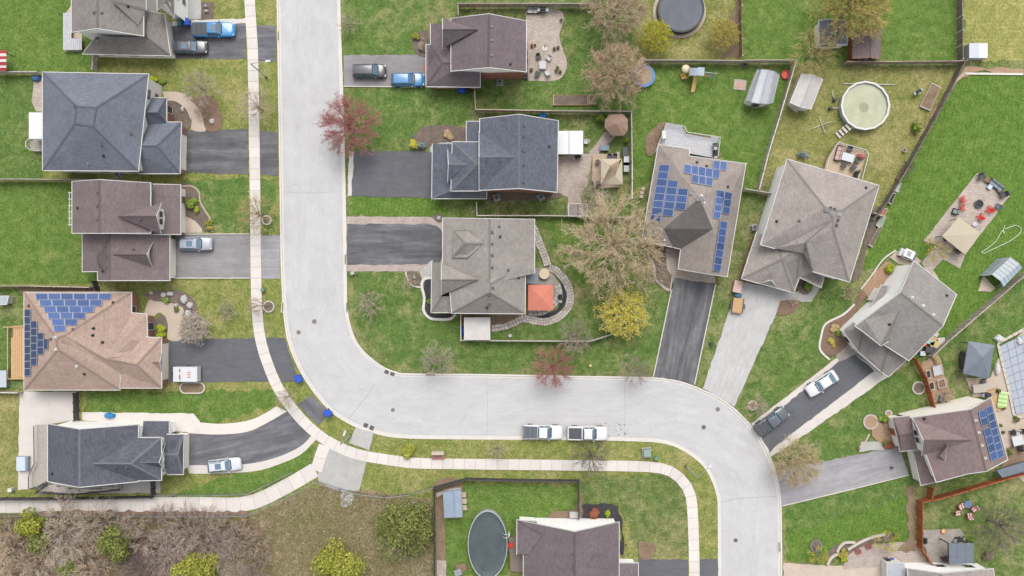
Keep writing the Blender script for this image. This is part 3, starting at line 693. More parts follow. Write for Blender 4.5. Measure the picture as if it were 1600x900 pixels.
        s.blocks.append(([ (P[a].x, P[a].y) for a in s.loop(bnd)], max(p.z for p in P.values())))
        s.todo.append((segs, windows, doors))
        if walls:
            for v_ in P:
                if v_ in prv and v_ in nxt and not skipf(prv[v_]) and not skipf(nxt[v_]):
                    A_, B_ = P[prv[v_][0]], P[nxt[v_][1]]
                    if P[v_].z-max(A_.z, B_.z) > .9 and abs(A_.z-B_.z) < 1.2:
                        i0 = inset(v_, overhang); d_ = (B_-A_); d_.z = 0; wd_ = d_.length; d_.normalize(); n_ = -(nrm(prv[v_])+nrm(nxt[v_])).normalized()
                        if wd_ > 6.5:
                            for sg in (-.28, .28): s.opening('gable_vent', Vector((i0.x+d_.x*sg, i0.y+d_.y*sg, 0)), d_, n_, .34, P[v_].z-1.25, P[v_].z-.85, M_WHITE, M_DARK, 'louvre')
                        elif wd_ > 2.6:
                            for sg in (-.5, .5): s.opening('window', Vector((i0.x+d_.x*sg, i0.y+d_.y*sg, 0)), d_, n_, .75, min(A_.z,B_.z)-1.0, min(A_.z,B_.z)+.15, M_WHITE, M_GLASS)
        return ro
    def loop(s, bnd):
        nx = dict(bnd); st = bnd[0][0]; out = [st]; c = nx[st]
        while c != st and len(out) < 60: out.append(c); c = nx[c]
        return out
    def opening(s, name, p, d, n, w_, z0, z1, fm, gm, inner='pane', bars=1):
        up = Vector((0,0,1)); c = p
        def slab(mb, x0, x1, a, b, y0, y1):
            B = [c+d*x0+n*y0+up*a, c+d*x1+n*y0+up*a, c+d*x1+n*y1+up*a, c+d*x0+n*y1+up*a]
            mb.hexa(B, [q+up*(b-a) for q in B])
        f = MB(); h_ = w_/2
        slab(f, -h_-.09, h_+.09, z0-.09, z0, -0.02, .07); slab(f, -h_-.09, h_+.09, z1, z1+.09, -0.02, .06); slab(f, -h_-.09, -h_, z0, z1, -.02, .06); slab(f, h_, h_+.09, z0, z1, -.02, .06)
        o = part(name, f, fm, s.t)
        g_ = MB()
        if bars <= 1: slab(g_, -h_, h_, z0, z1, -.01, .025); part(inner, g_, gm, o)
        else:
            for k in range(bars):
                g_ = MB(); a = z0+(z1-z0)*k/bars; b = z0+(z1-z0)*(k+1)/bars-0.03; slab(g_, -h_, h_, a, b, -.01, .025); part(inner, g_, gm, o)
    def finish(s, seed=1):
        rnd = random.Random(seed)
        for bi, (segs, windows, doors) in enumerate(s.todo):
            for e, a, b, n in segs:
                L = (b-a); L.z = 0; l = L.length; d = L.normalized() if l else L
                used = []
                for spec in doors:
                    if spec[0] in (e[0]+e[1], e[1]+e[0]):
                        t = spec[1] if spec[0] == e[0]+e[1] else 1-spec[1]
                        p = a+d*l*t; p = Vector((p.x, p.y, 0))
                        if spec[2] == 'garage': s.opening('garage_door', p, d, n, spec[3], 0.02, 2.25, M_WHITE, spec[4] if len(spec) > 4 else SD_CREAM, 'door_panel', 4); used.append((t*l, spec[3]/2+.6))
                        else: s.opening('door', p, d, n, 0.95, 0.05, 2.1, M_WHITE, spec[3] if len(spec) > 3 else M_DARK, 'door_leaf'); used.append((t*l, 1.2))
                if not windows: continue
                flat = abs(a.z-b.z) < 0.25
                zt = min(a.z, b.z)
                fl = [0.95] if zt < 4.4 else [0.95, 3.55]
                n_w = int(l//3.4)
                for k in range(n_w):
                    t = (k+0.5)/n_w*l
                    for z0 in fl:
                        if z0+1.35 > zt-0.3: continue
                        if z0 < 2 and any(abs(t-c) < r+.7 for c, r in used): continue
                        p = a+d*t; q = p+n*0.5; hid = False
                        for bj, (lp, top) in enumerate(s.blocks):
                            if bj != bi and inpoly(q.x, q.y, lp) and top > z0+.6: hid = True
                        if hid: continue
                        s.opening('window', Vector((p.x, p.y, 0)), d, n, 1.25, z0, z0+1.25, M_WHITE, M_GLASS)
    def roof_at(s, u, v):
        best = None
        for q, px in s.F:
            if inpoly(u, v, px):
                p = ray_plane(u, v, q)
                if best is None or p.z > best[0].z:
                    n = (q[1]-q[0]).cross(q[2]-q[0]).normalized(); best = (p, n)
        return best
    def vents(s, pts, mat=M_VENT, size=0.34):
        mat = M_VENT if mat is M_BLACK or mat is M_DARK else mat
        for u, v in pts:
            r = s.roof_at(u, v)
            if r is None: continue
            p, n = r; mb = MB(); x = n.cross(Vector((0,1,0))).normalized(); y = n.cross(x)
            a = size/2
            B = [p+x*i*a+y*j*a-n*0.05 for i, j in ((-1,-1),(1,-1),(1,1),(-1,1))]
            mb.hexa(B, [q+n*0.13 for q in B]); B2 = [p+x*i*a*.62+y*j*a*.62+n*0.08 for i, j in ((-1,-1),(1,-1),(1,1),(-1,1))]; mb.hexa(B2, [q+n*0.16 for q in B2])
            part('roof_vent', mb, mat, s.t)
    def pipes(s, pts, mat=M_BLACK, r0=0.11):
        for u, v in pts:
            r = s.roof_at(u, v)
            if r is None: continue
            p = r[0]; mb = MB(); mb.tube(p-Vector((0,0,.1)), p+Vector((0,0,.35)), r0, r0, 8); mb.tube(p-Vector((0,0,.02)), p+Vector((0,0,.06)), r0*2.2, r0*1.2, 8); part('vent_pipe', mb, mat, s.t)
    def solar(s, q, nx, ny, face=None, cells=None, gap=0.035):
        """q: four plan corners in order; nx panels along the first side, ny along the second"""
        cx = sum(a for a, _ in q)/4; cy = sum(b for _, b in q)/4
        best = None
        for F, px in s.F:
            if inpoly(cx, cy, px):
                p = ray_plane(cx, cy, F)
                if best is None or p.z > best[0]: best = (p.z, F)
        F = best[1]; A = []
        for u, v in q:
            r_ = s.roof_at(cx+(u-cx)*.97, cy+(v-cy)*.97); f_ = ray_plane(u, v, F)
            A.append(f_+Vector((0,0,max(0, r_[0].z-f_.z) if r_ else 0)))
        n = (A[1]-A[0]).cross(A[2]-A[0]).normalized(); n = n if n.z > 0 else -n
        A = [a+n*0.14 for a in A]
        def P(i, j): return (A[0]*(1-i)+A[1]*i)*(1-j)+(A[3]*(1-i)+A[2]*i)*j
        for i in range(nx):
            for j in range(ny):
                c = P((i+.5)/nx, (j+.5)/ny)
                B = [P((i+a)/nx, (j+b)/ny) for a, b in ((0,0),(1,0),(1,1),(0,1))]
                def shrink(m): return [x+(c-x).normalized()*m for x in B]
                o1 = shrink(gap*.5); 
                if (o1[1]-o1[0]).cross(o1[2]-o1[0]).dot(n) < 0: o1 = o1[::-1]
                mb = MB(); mb.hexa(o1, [x+n*0.045 for x in o1]); po = part('solar_panel', mb, M_FRAME, s.t)
                i1 = [x+(c-x).normalized()*0.06+n*0.047 for x in o1]
                w_, h_ = (i1[1]-i1[0]).length, (i1[3]-i1[0]).length
                uv = [(0,0),(1,0),(1,1),(0,1)] if w_ < h_ else [(0,0),(0,1),(1,1),(1,0)]
                mb = MB(); mb.poly(i1, uv); part('cells', mb, cells or M_SOLAR, po)
E2, R2 = 5.6, 8.4
SH_CAP = shingle('pale_ridge_shingles', 158,162,172)
def gable_v(s, x0, x1, xr, y0, y1, e, r, roof, wall, y0r=None, y1r=None, **kw):
    """gable whose ridge runs up/down the map at xr; eaves x0, x1"""
    return s.block({'a':(x0,y0,e),'b':(x0,y1,e),'c':(xr,y1 if y1r is None else y1r,r),'d':(x1,y1,e),'e':(x1,y0,e),'f':(xr,y0 if y0r is None else y0r,r)}, ['abcf','fcde'], roof, wall, **kw)
# --- taupe house, top edge by the blue pickup
h = House('taupe gabled house behind the bright blue pickup and black hatchback', 180, 30)
h.block({'a':(112,-90,E2),'b':(112,50,E2),'c':(152,44,8.3),'d':(224,56,E2),'e':(224,-90,E2),'f':(152,-90,8.3)}, ['abcf','fcde'], SH_TAN, SD_WHITE, windows=False)
h.block({'a':(216,40,6.0),'b':(228,16,E2),'c':(228,-40,E2),'d':(176,2,8.1),'e':(176,-40,8.1)}, ['adb','dbce'], SH_TAN, SD_WHITE, skip='ad da ab ce de', walls=False)
h.block({'a':(130,84,2.9),'b':(266,87,2.9),'c':(257,22,2.9),'d':(229,17,4.4),'e':(229,58,4.6),'f':(150,57,4.6)}, ['abef','bcde'], SH_TAN, SD_WHITE, skip='ef de', doors=[('bc',.55,'garage',4.6)])
h.block({'a':(246,-60,E2),'b':(246,16,E2),'c':(259,6,7.4),'d':(272,26,E2),'e':(272,-60,E2),'f':(259,-60,7.4)}, ['abcf','fcde'], SH_TAN, SD_WHITE, skip='ef af')
h.vents([(148,20),(159,20),(152,60)]); h.pipes([(200,10)]); h.finish()
# --- blue-grey hipped house
h = House('large blue grey hipped roof house beside the curved tan walkway', 165, 195)
h.block({'a':(67,113,E2),'b':(67,266,E2),'c':(216,267,E2),'d':(232,116,E2),'p':(119,166,9.45),'q':(151,168,9.45),'r':(146,198,8.95),'s':(117,193,8.95)}, ['abps'[0:2]+'sp','bcrs','cdqr','daqp'.replace('daqp','dapq'),'pqrs'], SH_SLATE, SD_GREY)
h.block({'a':(186,191,3.0),'b':(283,191,3.0),'c':(281,271,3.0),'d':(217,271,3.0),'m':(185,228,5.8),'n':(245,228,5.4)}, ['abnm','bcn','cdmn'], SH_SLATE, M_BRICK, skip='am dm', doors=[('bc',.55,'garage',4.8)])
h.block({'a':(228,153,3.0),'b':(260,153,3.0),'c':(260,192,3.0),'d':(228,200,3.0),'m':(226,176,4.8),'n':(246,176,4.8)}, ['abnm','bcn','cdmn'], SH_SLATE, M_BRICK, skip='am dm', doors=[('bc',.3,'door')])
h.vents([(118,166),(159,227),(205,209)]); h.vents([(138,256)],M_GREYMETAL); h.pipes([(162,243)]); h.finish(2)
# --- brown pair of gables
h = House('brown twin gabled house with silver car on its grey driveway', 195, 360)
h.block({'a':(113,284,E2),'b':(113,364,E2),'c':(155,364,8.6),'d':(235,364,E2),'e':(235,286,E2),'f':(155,281,8.6)}, ['abcf','fcde'], SH_BROWN, SD_WHITE)
h.block({'a':(252,317,E2),'b':(252,366,E2),'p':(244,338,8.0),'q':(184,338,8.0)}, ['apq','pbq'], SH_BROWN, SD_CREAM, skip='aq bq', overhang=0.5)
h.block({'a':(239,288,4.4),'b':(239,366,4.4),'c':(282,366,2.9),'d':(282,289,2.9)}, ['abcd'], SH_BROWN, SD_CREAM, skip='ab', doors=[('cd',.75,'door',W_BROWN)])
h.block({'a':(129,365,3.0),'b':(129,424,3.0),'g':(153,424,3.95),'h':(153,438,3.95),'c':(171,438,6.3),'d':(265,438,3.0),'e':(265,368,3.0),'f':(171,365,6.3)}, ['abghcf','fcde'], SH_BROWN, SD_WHITE, doors=[('de',.52,'garage',5.0)])
h.block({'a':(238,379,4.0),'b':(238,418,4.0),'p':(229,398,6.1),'q':(177,398,6.15)}, ['apq','pbq'], SH_BROWN, SD_WHITE, skip='aq bq', overhang=0.45)
h.vents([(153,301),(153,322),(153,343),(218,343),(168,379),(168,401),(168,418),(209,391)], M_BLACK); h.pipes([(122,325),(161,424)]); h.finish(3)
# --- sand roof with two solar arrays
h = House('sand coloured hipped bungalow with two stepped dark solar arrays', 145, 535)
h.block({'a':(38,457,3.2),'b':(38,609,3.2),'c':(187,609,3.2),'d':(205,457,3.2),'g':(205,513,3.2),'p':(88,528,6.6),'q':(101,524,6.6),'r':(90,546,6.45),'y':(188,583,3.75),'z':(166,561,5.1)}, ['abrp','apqd','bcr','rcyqp','dqzg'], SH_SAND, M_BRICK, skip='yq qz zg')
h.block({'q':(101,524,6.63),'z':(166,561,5.13),'n':(214,570,5.1),'f':(252,606,3.2),'e':(189,606,3.2),'y':(188,583,3.8),'h':(252,528,3.2),'i':(229,527,3.3),'v':(204,556,4.6)}, ['qyefnz','fhn','nhivz'], SH_SAND, M_BRICK, skip='qy qz zv vi ye', doors=[('fh',.5,'garage',5.0)])
h.block({'a':(166,560,5.05),'b':(206,489,3.2),'e':(229,491,3.2),'c':(230,528,3.25),'d':(204,556,4.62)}, ['abecd'], SH_SAND, M_BRICK, skip='ab ad cd', doors=[('ec',.5,'door')])
h.block({'a':(236,566,3.9),'b':(252,554,3.25),'c':(252,580,3.25),'p':(249,566,4.5)}, ['apb','acp'], SH_SAND, M_WHITE, skip='ab ac', walls=False)
for i, (x0, x1, n_) in enumerate(((56,175,6),(62,161,5),(69,148.5,4),(75,135,3),(81,122.5,2),(84,104,1))):
    y = 459.5+10*i; h.solar([(x0,y),(x1,y),(x1-1,y+9.6),(x0+1,y+9.6)], n_, 1)
for x0, x1, y0, y1, n_ in ((39.8,49.4,483,587.5,9),(50,59.5,501,571,6),(60,69.8,519.5,554,3),(70.6,76.8,528.5,546.5,1)): h.solar([(x0,y0),(x1,y0+.5),(x1,y1-.5),(x0,y1)], 1, n_, cells=M_SOLARDARK)
h.vents([(114,514.5),(80,530)], M_BLACK); h.vents([(87,527),(88,546),(104,611),(120,572)], M_WHITE, .4); h.pipes([(146,513),(145,524),(160,535),(132,584),(46,478),(177,473)]); h.finish(4)
# --- dark slate house, bottom left
h = House('dark slate gabled house by the curving driveway with silver wagon', 175, 705)
h.block({'a':(75,663,E2),'b':(75,752,E2),'c':(124,761,8.4),'d':(216,752,E2),'e':(216,664,E2),'f':(124,671,8.4)}, ['abcf','fcde'], SH_NAVY, SD_WHITE, windows=False)
h.block({'a':(214,684,E2),'b':(252,684,E2),'c':(252,750,E2),'d':(208,751,E2),'m':(146,724.5,8.0),'n':(204,725,7.7)}, ['abnm','bcn','cdmn'], SH_NAVY, SD_WHITE, skip='am dm')
h.block({'a':(258,694,4.3),'b':(258,738,4.3),'p':(248,723,7.0),'q':(219,723,7.0)}, ['apq','pbq'], SH_NAVY, SD_WHITE, skip='aq bq', overhang=.3)
h.block({'a':(261,679,3.9),'b':(287,679,2.9),'c':(286,741,2.9),'d':(261,741,3.9),'m':(256,710,4.4),'n':(278,710,4.0)}, ['abnm','bcn','cdmn'], SH_NAVY, SD_WHITE, skip='am dm', doors=[('bc',.5,'garage',4.6)])
h.block({'a':(224,658,3.0),'b':(264,658,3.0),'c':(264,684,3.6),'d':(222,684,3.6)}, ['abcd'], SH_NAVY, SD_WHITE, skip='cd')
h.vents([(118,686),(118,700),(118,715),(118,729),(118,744),(180,729),(198,729)], M_BLACK, .3); h.pipes([(82,740)]); h.finish(5)
# --- plum roofed house at the top with stamped patio
h = House('plum brown gabled house with curved stone patio and blue hatchback', 745, 80)
h.block({'a':(705,29,E2),'b':(705,111,E2),'c':(763,105,8.5),'d':(822,112,E2),'e':(822,33,E2),'f':(764,22,8.5)}, ['abcf','fcde'], SH_PLUM, SD_WHITE, windows=False, band=4.2)
h.block({'a':(692,29,E2),'b':(692,75,E2),'p':(692,46,7.7),'q':(746,46,7.9)}, ['apq','pbq'], SH_PLUM, SD_CREAM, skip='aq bq')
h.block({'a':(673,37,3.0),'b':(673,70,3.0),'g':(666,70,2.9),'h':(666,135,2.9),'c':(750,136,2.9),'d':(750,112,4.4),'e':(706,112,4.4),'m':(704,99,4.7),'n':(691,99,4.5),'k':(706,37,4.4)}, ['abnmk','bghn','hcdemn'.replace('em','em')], SH_PLUM, M_BRICK, skip='ak km me ed', doors=[('gh',.5,'garage',4.8)])
h.vents([(768,42),(768,63),(768,86)], M_GREYMETAL, .3); h.pipes([(797,100)]); h.finish(6)
# --- charcoal blue house with white pergola
h = House('charcoal blue shingled house with white awning over its back patio', 775, 245)
h.block({'a':(750,186,E2),'b':(750,297,E2),'c':(811,294,8.4),'d':(870,300,E2),'e':(872,189,E2),'f':(811,179,8.4)}, ['abcf','fcde'], SH_CHAR, SD_CREAM, windows=False, band=5.0)
h.block({'a':(749,206,E2),'b':(749,297,E2),'p':(749,245,7.9),'q':(804,245,8.1)}, ['apq','pbq'], SH_CHAR, SD_CREAM, skip='aq bq')
h.block({'a':(707,222,5.0),'b':(751,222,5.0),'c':(751,298,5.0),'d':(705,298,5.0),'m':(745,257,7.2),'n':(752,257,7.2)}, ['abnm','adm','dcnm'], SH_CHAR, SD_CREAM, skip='bn cn')
h.block({'a':(700,235,4.9),'b':(700,284,4.9),'p':(701,257,6.2),'q':(729,257,6.3)}, ['apq','pbq'], SH_CHAR, SD_CREAM, skip='aq bq')
h.block({'a':(676,225,2.9),'b':(675,310,2.9),'c':(760,310,2.9),'d':(760,297,4.0),'e':(706,297,4.0),'f':(706,225,4.0)}, ['abef','bcde'], SH_CHAR, SD_CREAM, skip='af fe ed', doors=[('ab',.5,'garage',5.0)])
h.block({'a':(729,190,3.0),'b':(729,221,3.0),'c':(751,221,3.6),'d':(751,190,3.6)}, ['abcd'], SH_CHAR, SD_CREAM, skip='cd')
h.vents([(818,196),(818,213),(818,236),(818,258),(818,285),(760,250),(782,250)], M_DARK, .32); h.pipes([(858,229)]); h.finish(7)
# --- grey house in the middle with flagstone ring path
h = House('grey multi gabled house ringed by a curving flagstone path', 755, 415)
h.block({'a':(692,341,4.6),'b':(692,452,4.6),'k':(765,444,7.0),'d':(835,427,4.6),'e':(835,343,4.6),'f':(765,342,7.0)}, ['abkf','fkde'], SH_GREY, SD_CREAM, skip='bk kd')
h.block({'a':(709,361,5.3),'b':(707,402,5.3),'c':(731,402,6.2),'d':(731,361,6.2),'m':(727,380,6.6),'n':(756,380,6.75)}, ['abm','bcnm','damn'], SH_GREY, SD_CREAM, skip='cn dn', overhang=.2, windows=False, trim=SH_GREY)
h.block({'a':(797,414,5.6),'t':(821,413,4.6),'b':(820,490,4.6),'c':(706,489,4.6),'e':(702,440,4.7),'m':(765,457,7.2),'n':(767,444,7.2),'k':(762,436,7.05)}, ['atnk','tbmn','bcm','ceknm'], SH_GREY, SD_CREAM, skip='ak ke')
h.block({'a':(690,411,4.6),'b':(690,461,4.6),'p':(690,437,6.6),'q':(747,437,6.8)}, ['apq','pbq'], SH_GREY, SD_CREAM, skip='aq bq')
h.block({'a':(675,410,2.9),'b':(674,488,2.9),'c':(705,488,2.9),'d':(705,463,4.1),'e':(690,463,4.2),'f':(690,410,4.2)}, ['abdef'.replace('d','')[0:2]+'ef','bcde'], SH_GREY, SD_CREAM, skip='fe ed af', doors=[('ab',.25,'door',W_BROWN)])
h.vents([(780,354),(769,363),(769,381),(769,399),(769,418),(794,422),(770,450),(764,461),(765,475)], M_DARK, .34); h.pipes([(781,370),(810,434),(761,480)]); h.finish(8)
# --- solar bungalow, rotated
h = House('taupe bungalow with blue solar panels and a dark roof patch', 1085, 330)
h.block({'a':(1029,226,3.0),'b':(1003,376,3.0),'v':(1037,357,4.8),'p':(1093,309,6.6)}, ['abvp'], SH_WARM, SD_CREAM, skip='bv vp pa')
h.block({'b':(1003,376,3.0),'c':(1051,386,3.0),'v':(1037,357,4.8)}, ['bcv'], SH_LIGHT, SD_CREAM, skip='cv bv')
h.block({'p':(1093,309,6.6),'v':(1037,357,4.8),'c':(1051,386,3.0),'d':(1064,389,3.0),'r':(1114,358,6.2)}, ['pvcdr'], SH_DARKPATCH, SD_CREAM, skip='pv vc dr rp')  # one roof face in a darker shingle colour than its neighbours
h.block({'r':(1114,358,6.2),'d':(1064,389,3.0),'e':(1060,420,3.0),'f':(1107,428,6.0)}, ['rdef'], SH_WARM, SD_CREAM, skip='dr rf', doors=[])
h.block({'p':(1093,309,6.6),'r':(1114,358,6.2),'f':(1107,428,6.0),'g':(1136,432,3.0),'h':(1165,256,3.0)}, ['prfgh'], SH_WARM, SD_CREAM, skip='pr rf ph')
h.block({'a':(1029,226,3.0),'k':(1077,233,3.0),'l':(1076,244,3.35),'h':(1165,256,3.0),'p':(1093,309,6.6)}, ['aklhp'], SH_WARM, SD_CREAM, skip='ap ph')
for q, a, b in (([(1030.7,257.3),(1047.5,258),(1032.5,348),(1016,346.7)],1,8),([(1044.3,281),(1060.8,283),(1052,338.7),(1035.5,337.3)],1,5),([(1060.5,294),(1076.5,295.5),(1071.5,328.8),(1054.7,327)],1,3),
    ([(1068.8,257.3),(1124.8,266.7),(1123.2,280.5),(1068,271.2)],5,1),([(1080.5,273.3),(1113.6,279.2),(1112.8,292),(1080,286.7)],3,1),([(1114,251.5),(1135.5,254),(1134.7,268),(1113.3,264)],2,1),
    ([(1119,296.5),(1130.7,298.7),(1124,343),(1112.5,340.5)],1,4),([(1131.2,299.2),(1142.7,301.3),(1137.9,335.2),(1127,333)],1,3),([(1124,344.8),(1135.5,347),(1123.7,424.8),(1112,422.7)],1,7)): h.solar(q, a, b)
h.vents([(1090,312),(1099,312),(1080,303)], M_GREYMETAL, .45); h.pipes([(1089,254),(1104,260),(1137,292)]); h.pipes([(1096,306),(1100,317),(1038,375)], M_WHITE); h.finish(9)
# --- big taupe hipped house
h = House('big pale taupe hipped house with small deck behind it', 1270, 350)
h.block({'a':(1230,249,E2),'b':(1189,382,E2),'c':(1211,388,E2),'k':(1303,342,8.9),'p':(1290,325,9.2),'q':(1314,330,9.2),'r':(1302,357,8.8),'d':(1327,440,E2),'e':(1270,424,E2),'f':(1256,396,5.9),'x':(1259,379,7.3),'g':(1373,290,E2)}, ['abckp','krdex','ckxf','fxe','rqgd','gapq','pkrq'], SH_LIGHT, SD_WHITE, skip='ef fc', windows=False)
h.block({'a':(1183,362,3.0),'b':(1159,435,3.0),'c':(1240,457,3.0),'d':(1249,433,3.0),'e':(1276,402,4.2),'n':(1252,384,5.6),'m':(1222,405,5.2),'k':(1215,379,4.6)}, ['abmk','bcm','cdenm','mnk'], SH_LIGHT, M_BRICK, skip='ak kn ne', doors=[('bc',.5,'garage',5.0,M_WHITE)])
h.block({'a':(1187,443,3.3),'b':(1215,450,3.3),'p':(1205,437,4.2),'q':(1206,432,4.3)}, ['apq','pbq'], SH_LIGHT, M_WHITE, skip='aq bq', walls=False)
h.block({'a':(1249,433,3.1),'b':(1283,449,3.1),'c':(1287,432,3.1),'d':(1270,424,4.0),'e':(1256,394,4.6)}, ['abcde'], SH_LIGHT, SD_WHITE, skip='ae cd de', doors=[('ab',.5,'door')])
h.vents([(1291,328),(1311,335)], M_GREYMETAL, .6); h.vents([(1298,325),(1304,327),(1309,344),(1307,352),(1249,345)], M_DARK, .35); h.pipes([(1353,294),(1214,346)]); h.finish(10)
# --- diagonal gabled house with white side wall
h = House('diagonal stone grey gabled house with tall white siding wall', 1410, 500)
h.block({'a':(1428,408,E2),'b':(1494,460,E2),'c':(1473,509,8.4),'d':(1420,563,E2),'e':(1337,510,E2),'f':(1407,457,8.4)}, ['abcf','fcde'], SH_STONE, SD_WHITE, windows=False)
h.block({'a':(1352,500,6.2),'b':(1345,515,E2),'p':(1377,540,7.4),'q':(1406,485,7.6),'c':(1390,532,E2)}, ['abpq','pcq'], SH_STONE, SD_WHITE, skip='aq cq ab', walls=False)
h.block({'a':(1333,503,3.4),'b':(1317,517,2.9),'c':(1341,549,2.9),'d':(1377,581,2.9),'e':(1388,588,2.9),'f':(1421,558,4.6),'g':(1388,543,4.7),'k':(1350,512,4.4)}, ['abck','ckgd'[0:1]+'dgk','degf'[0:2]+'fg'], SH_STONE, SD_WHITE, skip='ak kg gf', doors=[('cd',.55,'garage',4.4,M_WHITE),('bc',.5,'door')])
h.block({'a':(1391,532,5.0),'b':(1410,529,5.1),'c':(1406,548,4.2)}, ['abc'], SH_STONE, SD_WHITE, walls=False)
h.block({'a':(1377,446,3.0),'b':(1388,446,3.3),'c':(1381,463,3.3),'d':(1362,477,3.0)}, ['abcd'], SH_STONE, SD_WHITE, skip='bc')
h.vents([(1425,465),(1442,478),(1458,492)], M_WHITE, .4); h.pipes([(1479,462),(1390,507)]); h.finish(11)
# --- reddish brown house with solar column
h = House('reddish brown gabled house with blue solar columns by red brown fences', 1480, 690)
h.block({'a':(1426,653,E2),'b':(1463,753,E2),'g':(1512,740,7.5),'c':(1541,736,8.6),'d':(1574,718,E2),'e':(1548,622,E2),'f':(1516,640,8.6)}, ['abgcf','fcde'], SH_MAROON, SD_CREAM, windows=False)
h.block({'a':(1428,655,E2),'b':(1441,711,E2),'p':(1443,688,7.9),'q':(1520,688,8.3)}, ['apq','pbq'], SH_MAROON, SD_CREAM, skip='aq bq')
h.block({'a':(1467,680,7.2),'b':(1476,720,6.4),'c':(1468,712,7.4),'d':(1480,698,7.8)}, ['abd','bcd'], SH_MAROON, SD_CREAM, walls=False, skip='ab bc cd da')
h.block({'a':(1395,653,2.9),'b':(1421,650,3.9),'c':(1433,702,3.9),'d':(1407,705,2.9),'m':(1406,681,3.7),'n':(1426,677,4.6)}, ['abnm','adm','dcnm'], SH_MAROON, SD_CREAM, skip='bn cn', doors=[('ad',.5,'door',W_RED)])
h.block({'a':(1427,705,2.9),'b':(1439,758,2.9),'c':(1465,752,4.2),'d':(1455,705,4.2)}, ['abcd'], SH_MAROON, SD_CREAM, skip='cd', doors=[('ab',.5,'garage',4.4)])
for q, a, b in (([(1527,643.5),(1537,639),(1542.5,662.5),(1532.5,667)],1,2),([(1534.6,671.5),(1544,667),(1557,716),(1547,721)],1,4),([(1538,637.5),(1547.6,633),(1567,712),(1557.5,717)],1,7)): h.solar(q, a, b)
h.vents([(1524,657),(1529,676),(1534,696),(1539,716)], M_WHITE, .35); h.pipes([(1444,654)]); h.finish(12)
# --- brown house, bottom centre
h = House('mid brown gabled house beside the covered oval pool', 900, 870)
h.block({'a':(818,815,3.4),'b':(818,1010,3.4),'c':(898,1010,8.2),'d':(967,1010,3.4),'e':(967,816,3.4),'f':(898,831,8.2)}, ['abcf','fcde'], SH_PLUM, SD_WHITE, windows=False)
h.block({'a':(808,813,3.4),'b':(808,866,3.4),'c':(826,866,4.05),'e':(838,815,3.5),'n':(848,836,5.35)}, ['abcn','ane'], SH_PLUM, SD_WHITE, skip='bc cn ne')
h.block({'a':(953,902,3.6),'b':(968,880,3.1),'c':(997,880,2.9),'d':(997,1010,2.9),'e':(953,1010,3.8)}, ['abcde'], SH_PLUM, SD_WHITE, skip='ae ab', doors=[('cd',.5,'garage',4.8)])
h.block({'a':(918,885,6.98),'b':(927,869,6.36),'c':(951,871,4.68),'d':(951,888,4.68)}, ['abcd'], SH_PLUM, SD_WHITE, walls=False, skip='ab bc cd da')
h.vents([(895,866),(895,889)], M_DARK, .35); h.finish(13)
# --- grey house cut by the bottom edge
h = House('grey house with white gable wall at the very bottom edge', 1490, 895)
h.block({'a':(1418,889,3.6),'b':(1430,1010,3.6),'c':(1490,1010,6.0),'d':(1560,1000,3.6),'e':(1552,889,3.6),'f':(1470,896,6.0)}, ['abcf','fcde'], SH_LIGHT, SD_WHITE)
h.finish(14)
# visible side windows of brick and gable walls, vents in the gable peaks
# ------------------------------------------------------------------ fences, sheds, shelters, pools
def fence(label, pts, h=1.9, mat=None, kind='board', bay=2.4, post_mat=None, group=None):
    mat = mat or W_GREY; post_mat = post_mat or mat
    base = at(*pts[0]); t = thing('wood_fence' if kind == 'board' else 'chain_link_fence' if kind == 'chain' else 'gate', label, 'fence' if kind != 'gate' else 'gate', base, 0, group)
    rnd = random.Random(len(label)+int(pts[0][0]))
    pm = MB()
    if kind == 'chain': pm.tube((0,0,-.05), (0,0,h+.05), .045, .045, 8); pm.lathe((0,0,h+.05), [(.05,0),(.04,.05),(.005,.07)], 8)
    else: pm.box((0,0,-.05),(.13,.13,h+.2)); pm.box((0,0,h+.15),(.17,.17,.05), 0, .5)
    pmesh = pm.mesh('post'); pmesh.materials.append(post_mat)
    def put(name, me, p, rz):
        o = bpy.data.objects.new(name, me); C.objects.link(o); o.parent = t; o.location = p - base; o.rotation_euler = (0,0,rz); return o
    for a, b in zip(pts, pts[1:]):
        A, B = at(*a), at(*b); d = B-A; n = max(1, round(d.length/bay)); L = d.length/n; rz = math.atan2(d.y, d.x)
        vars_ = []
        for vi in range(min(2, n)):
            mb = MB()
            if kind == 'chain':
                k = int(L/.22)
                for i in range(k+1):
                    x = L*i/k
                    for sgn in (1,-1):
                        x2 = x+sgn*h*.5; z1 = h
                        if x2 < 0: z1 = h*(x/(h*.5)); x2 = 0
                        if x2 > L: z1 = h*((L-x)/(h*.5)); x2 = L
                        if z1 > .05: mb.tube((x,0,.03),(x2,0,z1+.0), .008, .008, 3, False)
                mb.tube((0,0,h),(L,0,h),.03,.03,6); mb.tube((0,0,.06),(L,0,.06),.012,.012,4)
                me = mb.mesh('mesh_panel')
            else:
                k = max(2, int(L/.15)); wdt = L/k
                for i in range(k):
                    mb.box((wdt*(i+.5), (.025 if i%2 else -.025)+rnd.uniform(-.006,.006), .05), (wdt-.012, .022, h-.08+rnd.uniform(-.02,.02)), rnd.uniform(-.02,.02))
                for z in (.35, h-.4): mb.box((L/2,0,z),(L-.06,.05,.09))
                mb.box((L/2,0,h-.02),(L-.1,.13,.035))
                me = mb.mesh('fence_panel')
            me.materials.append(mat); vars_.append(me)
        for i in range(n):
            o = put('mesh_panel' if kind == 'chain' else 'fence_panel', vars_[i % len(vars_)], A+d*(i/n), rz); o['kind'] = 'stuff'
            put('post', pmesh, A+d*(i/n), rz)
    put('post', pmesh, at(*pts[-1]), 0)
    return t
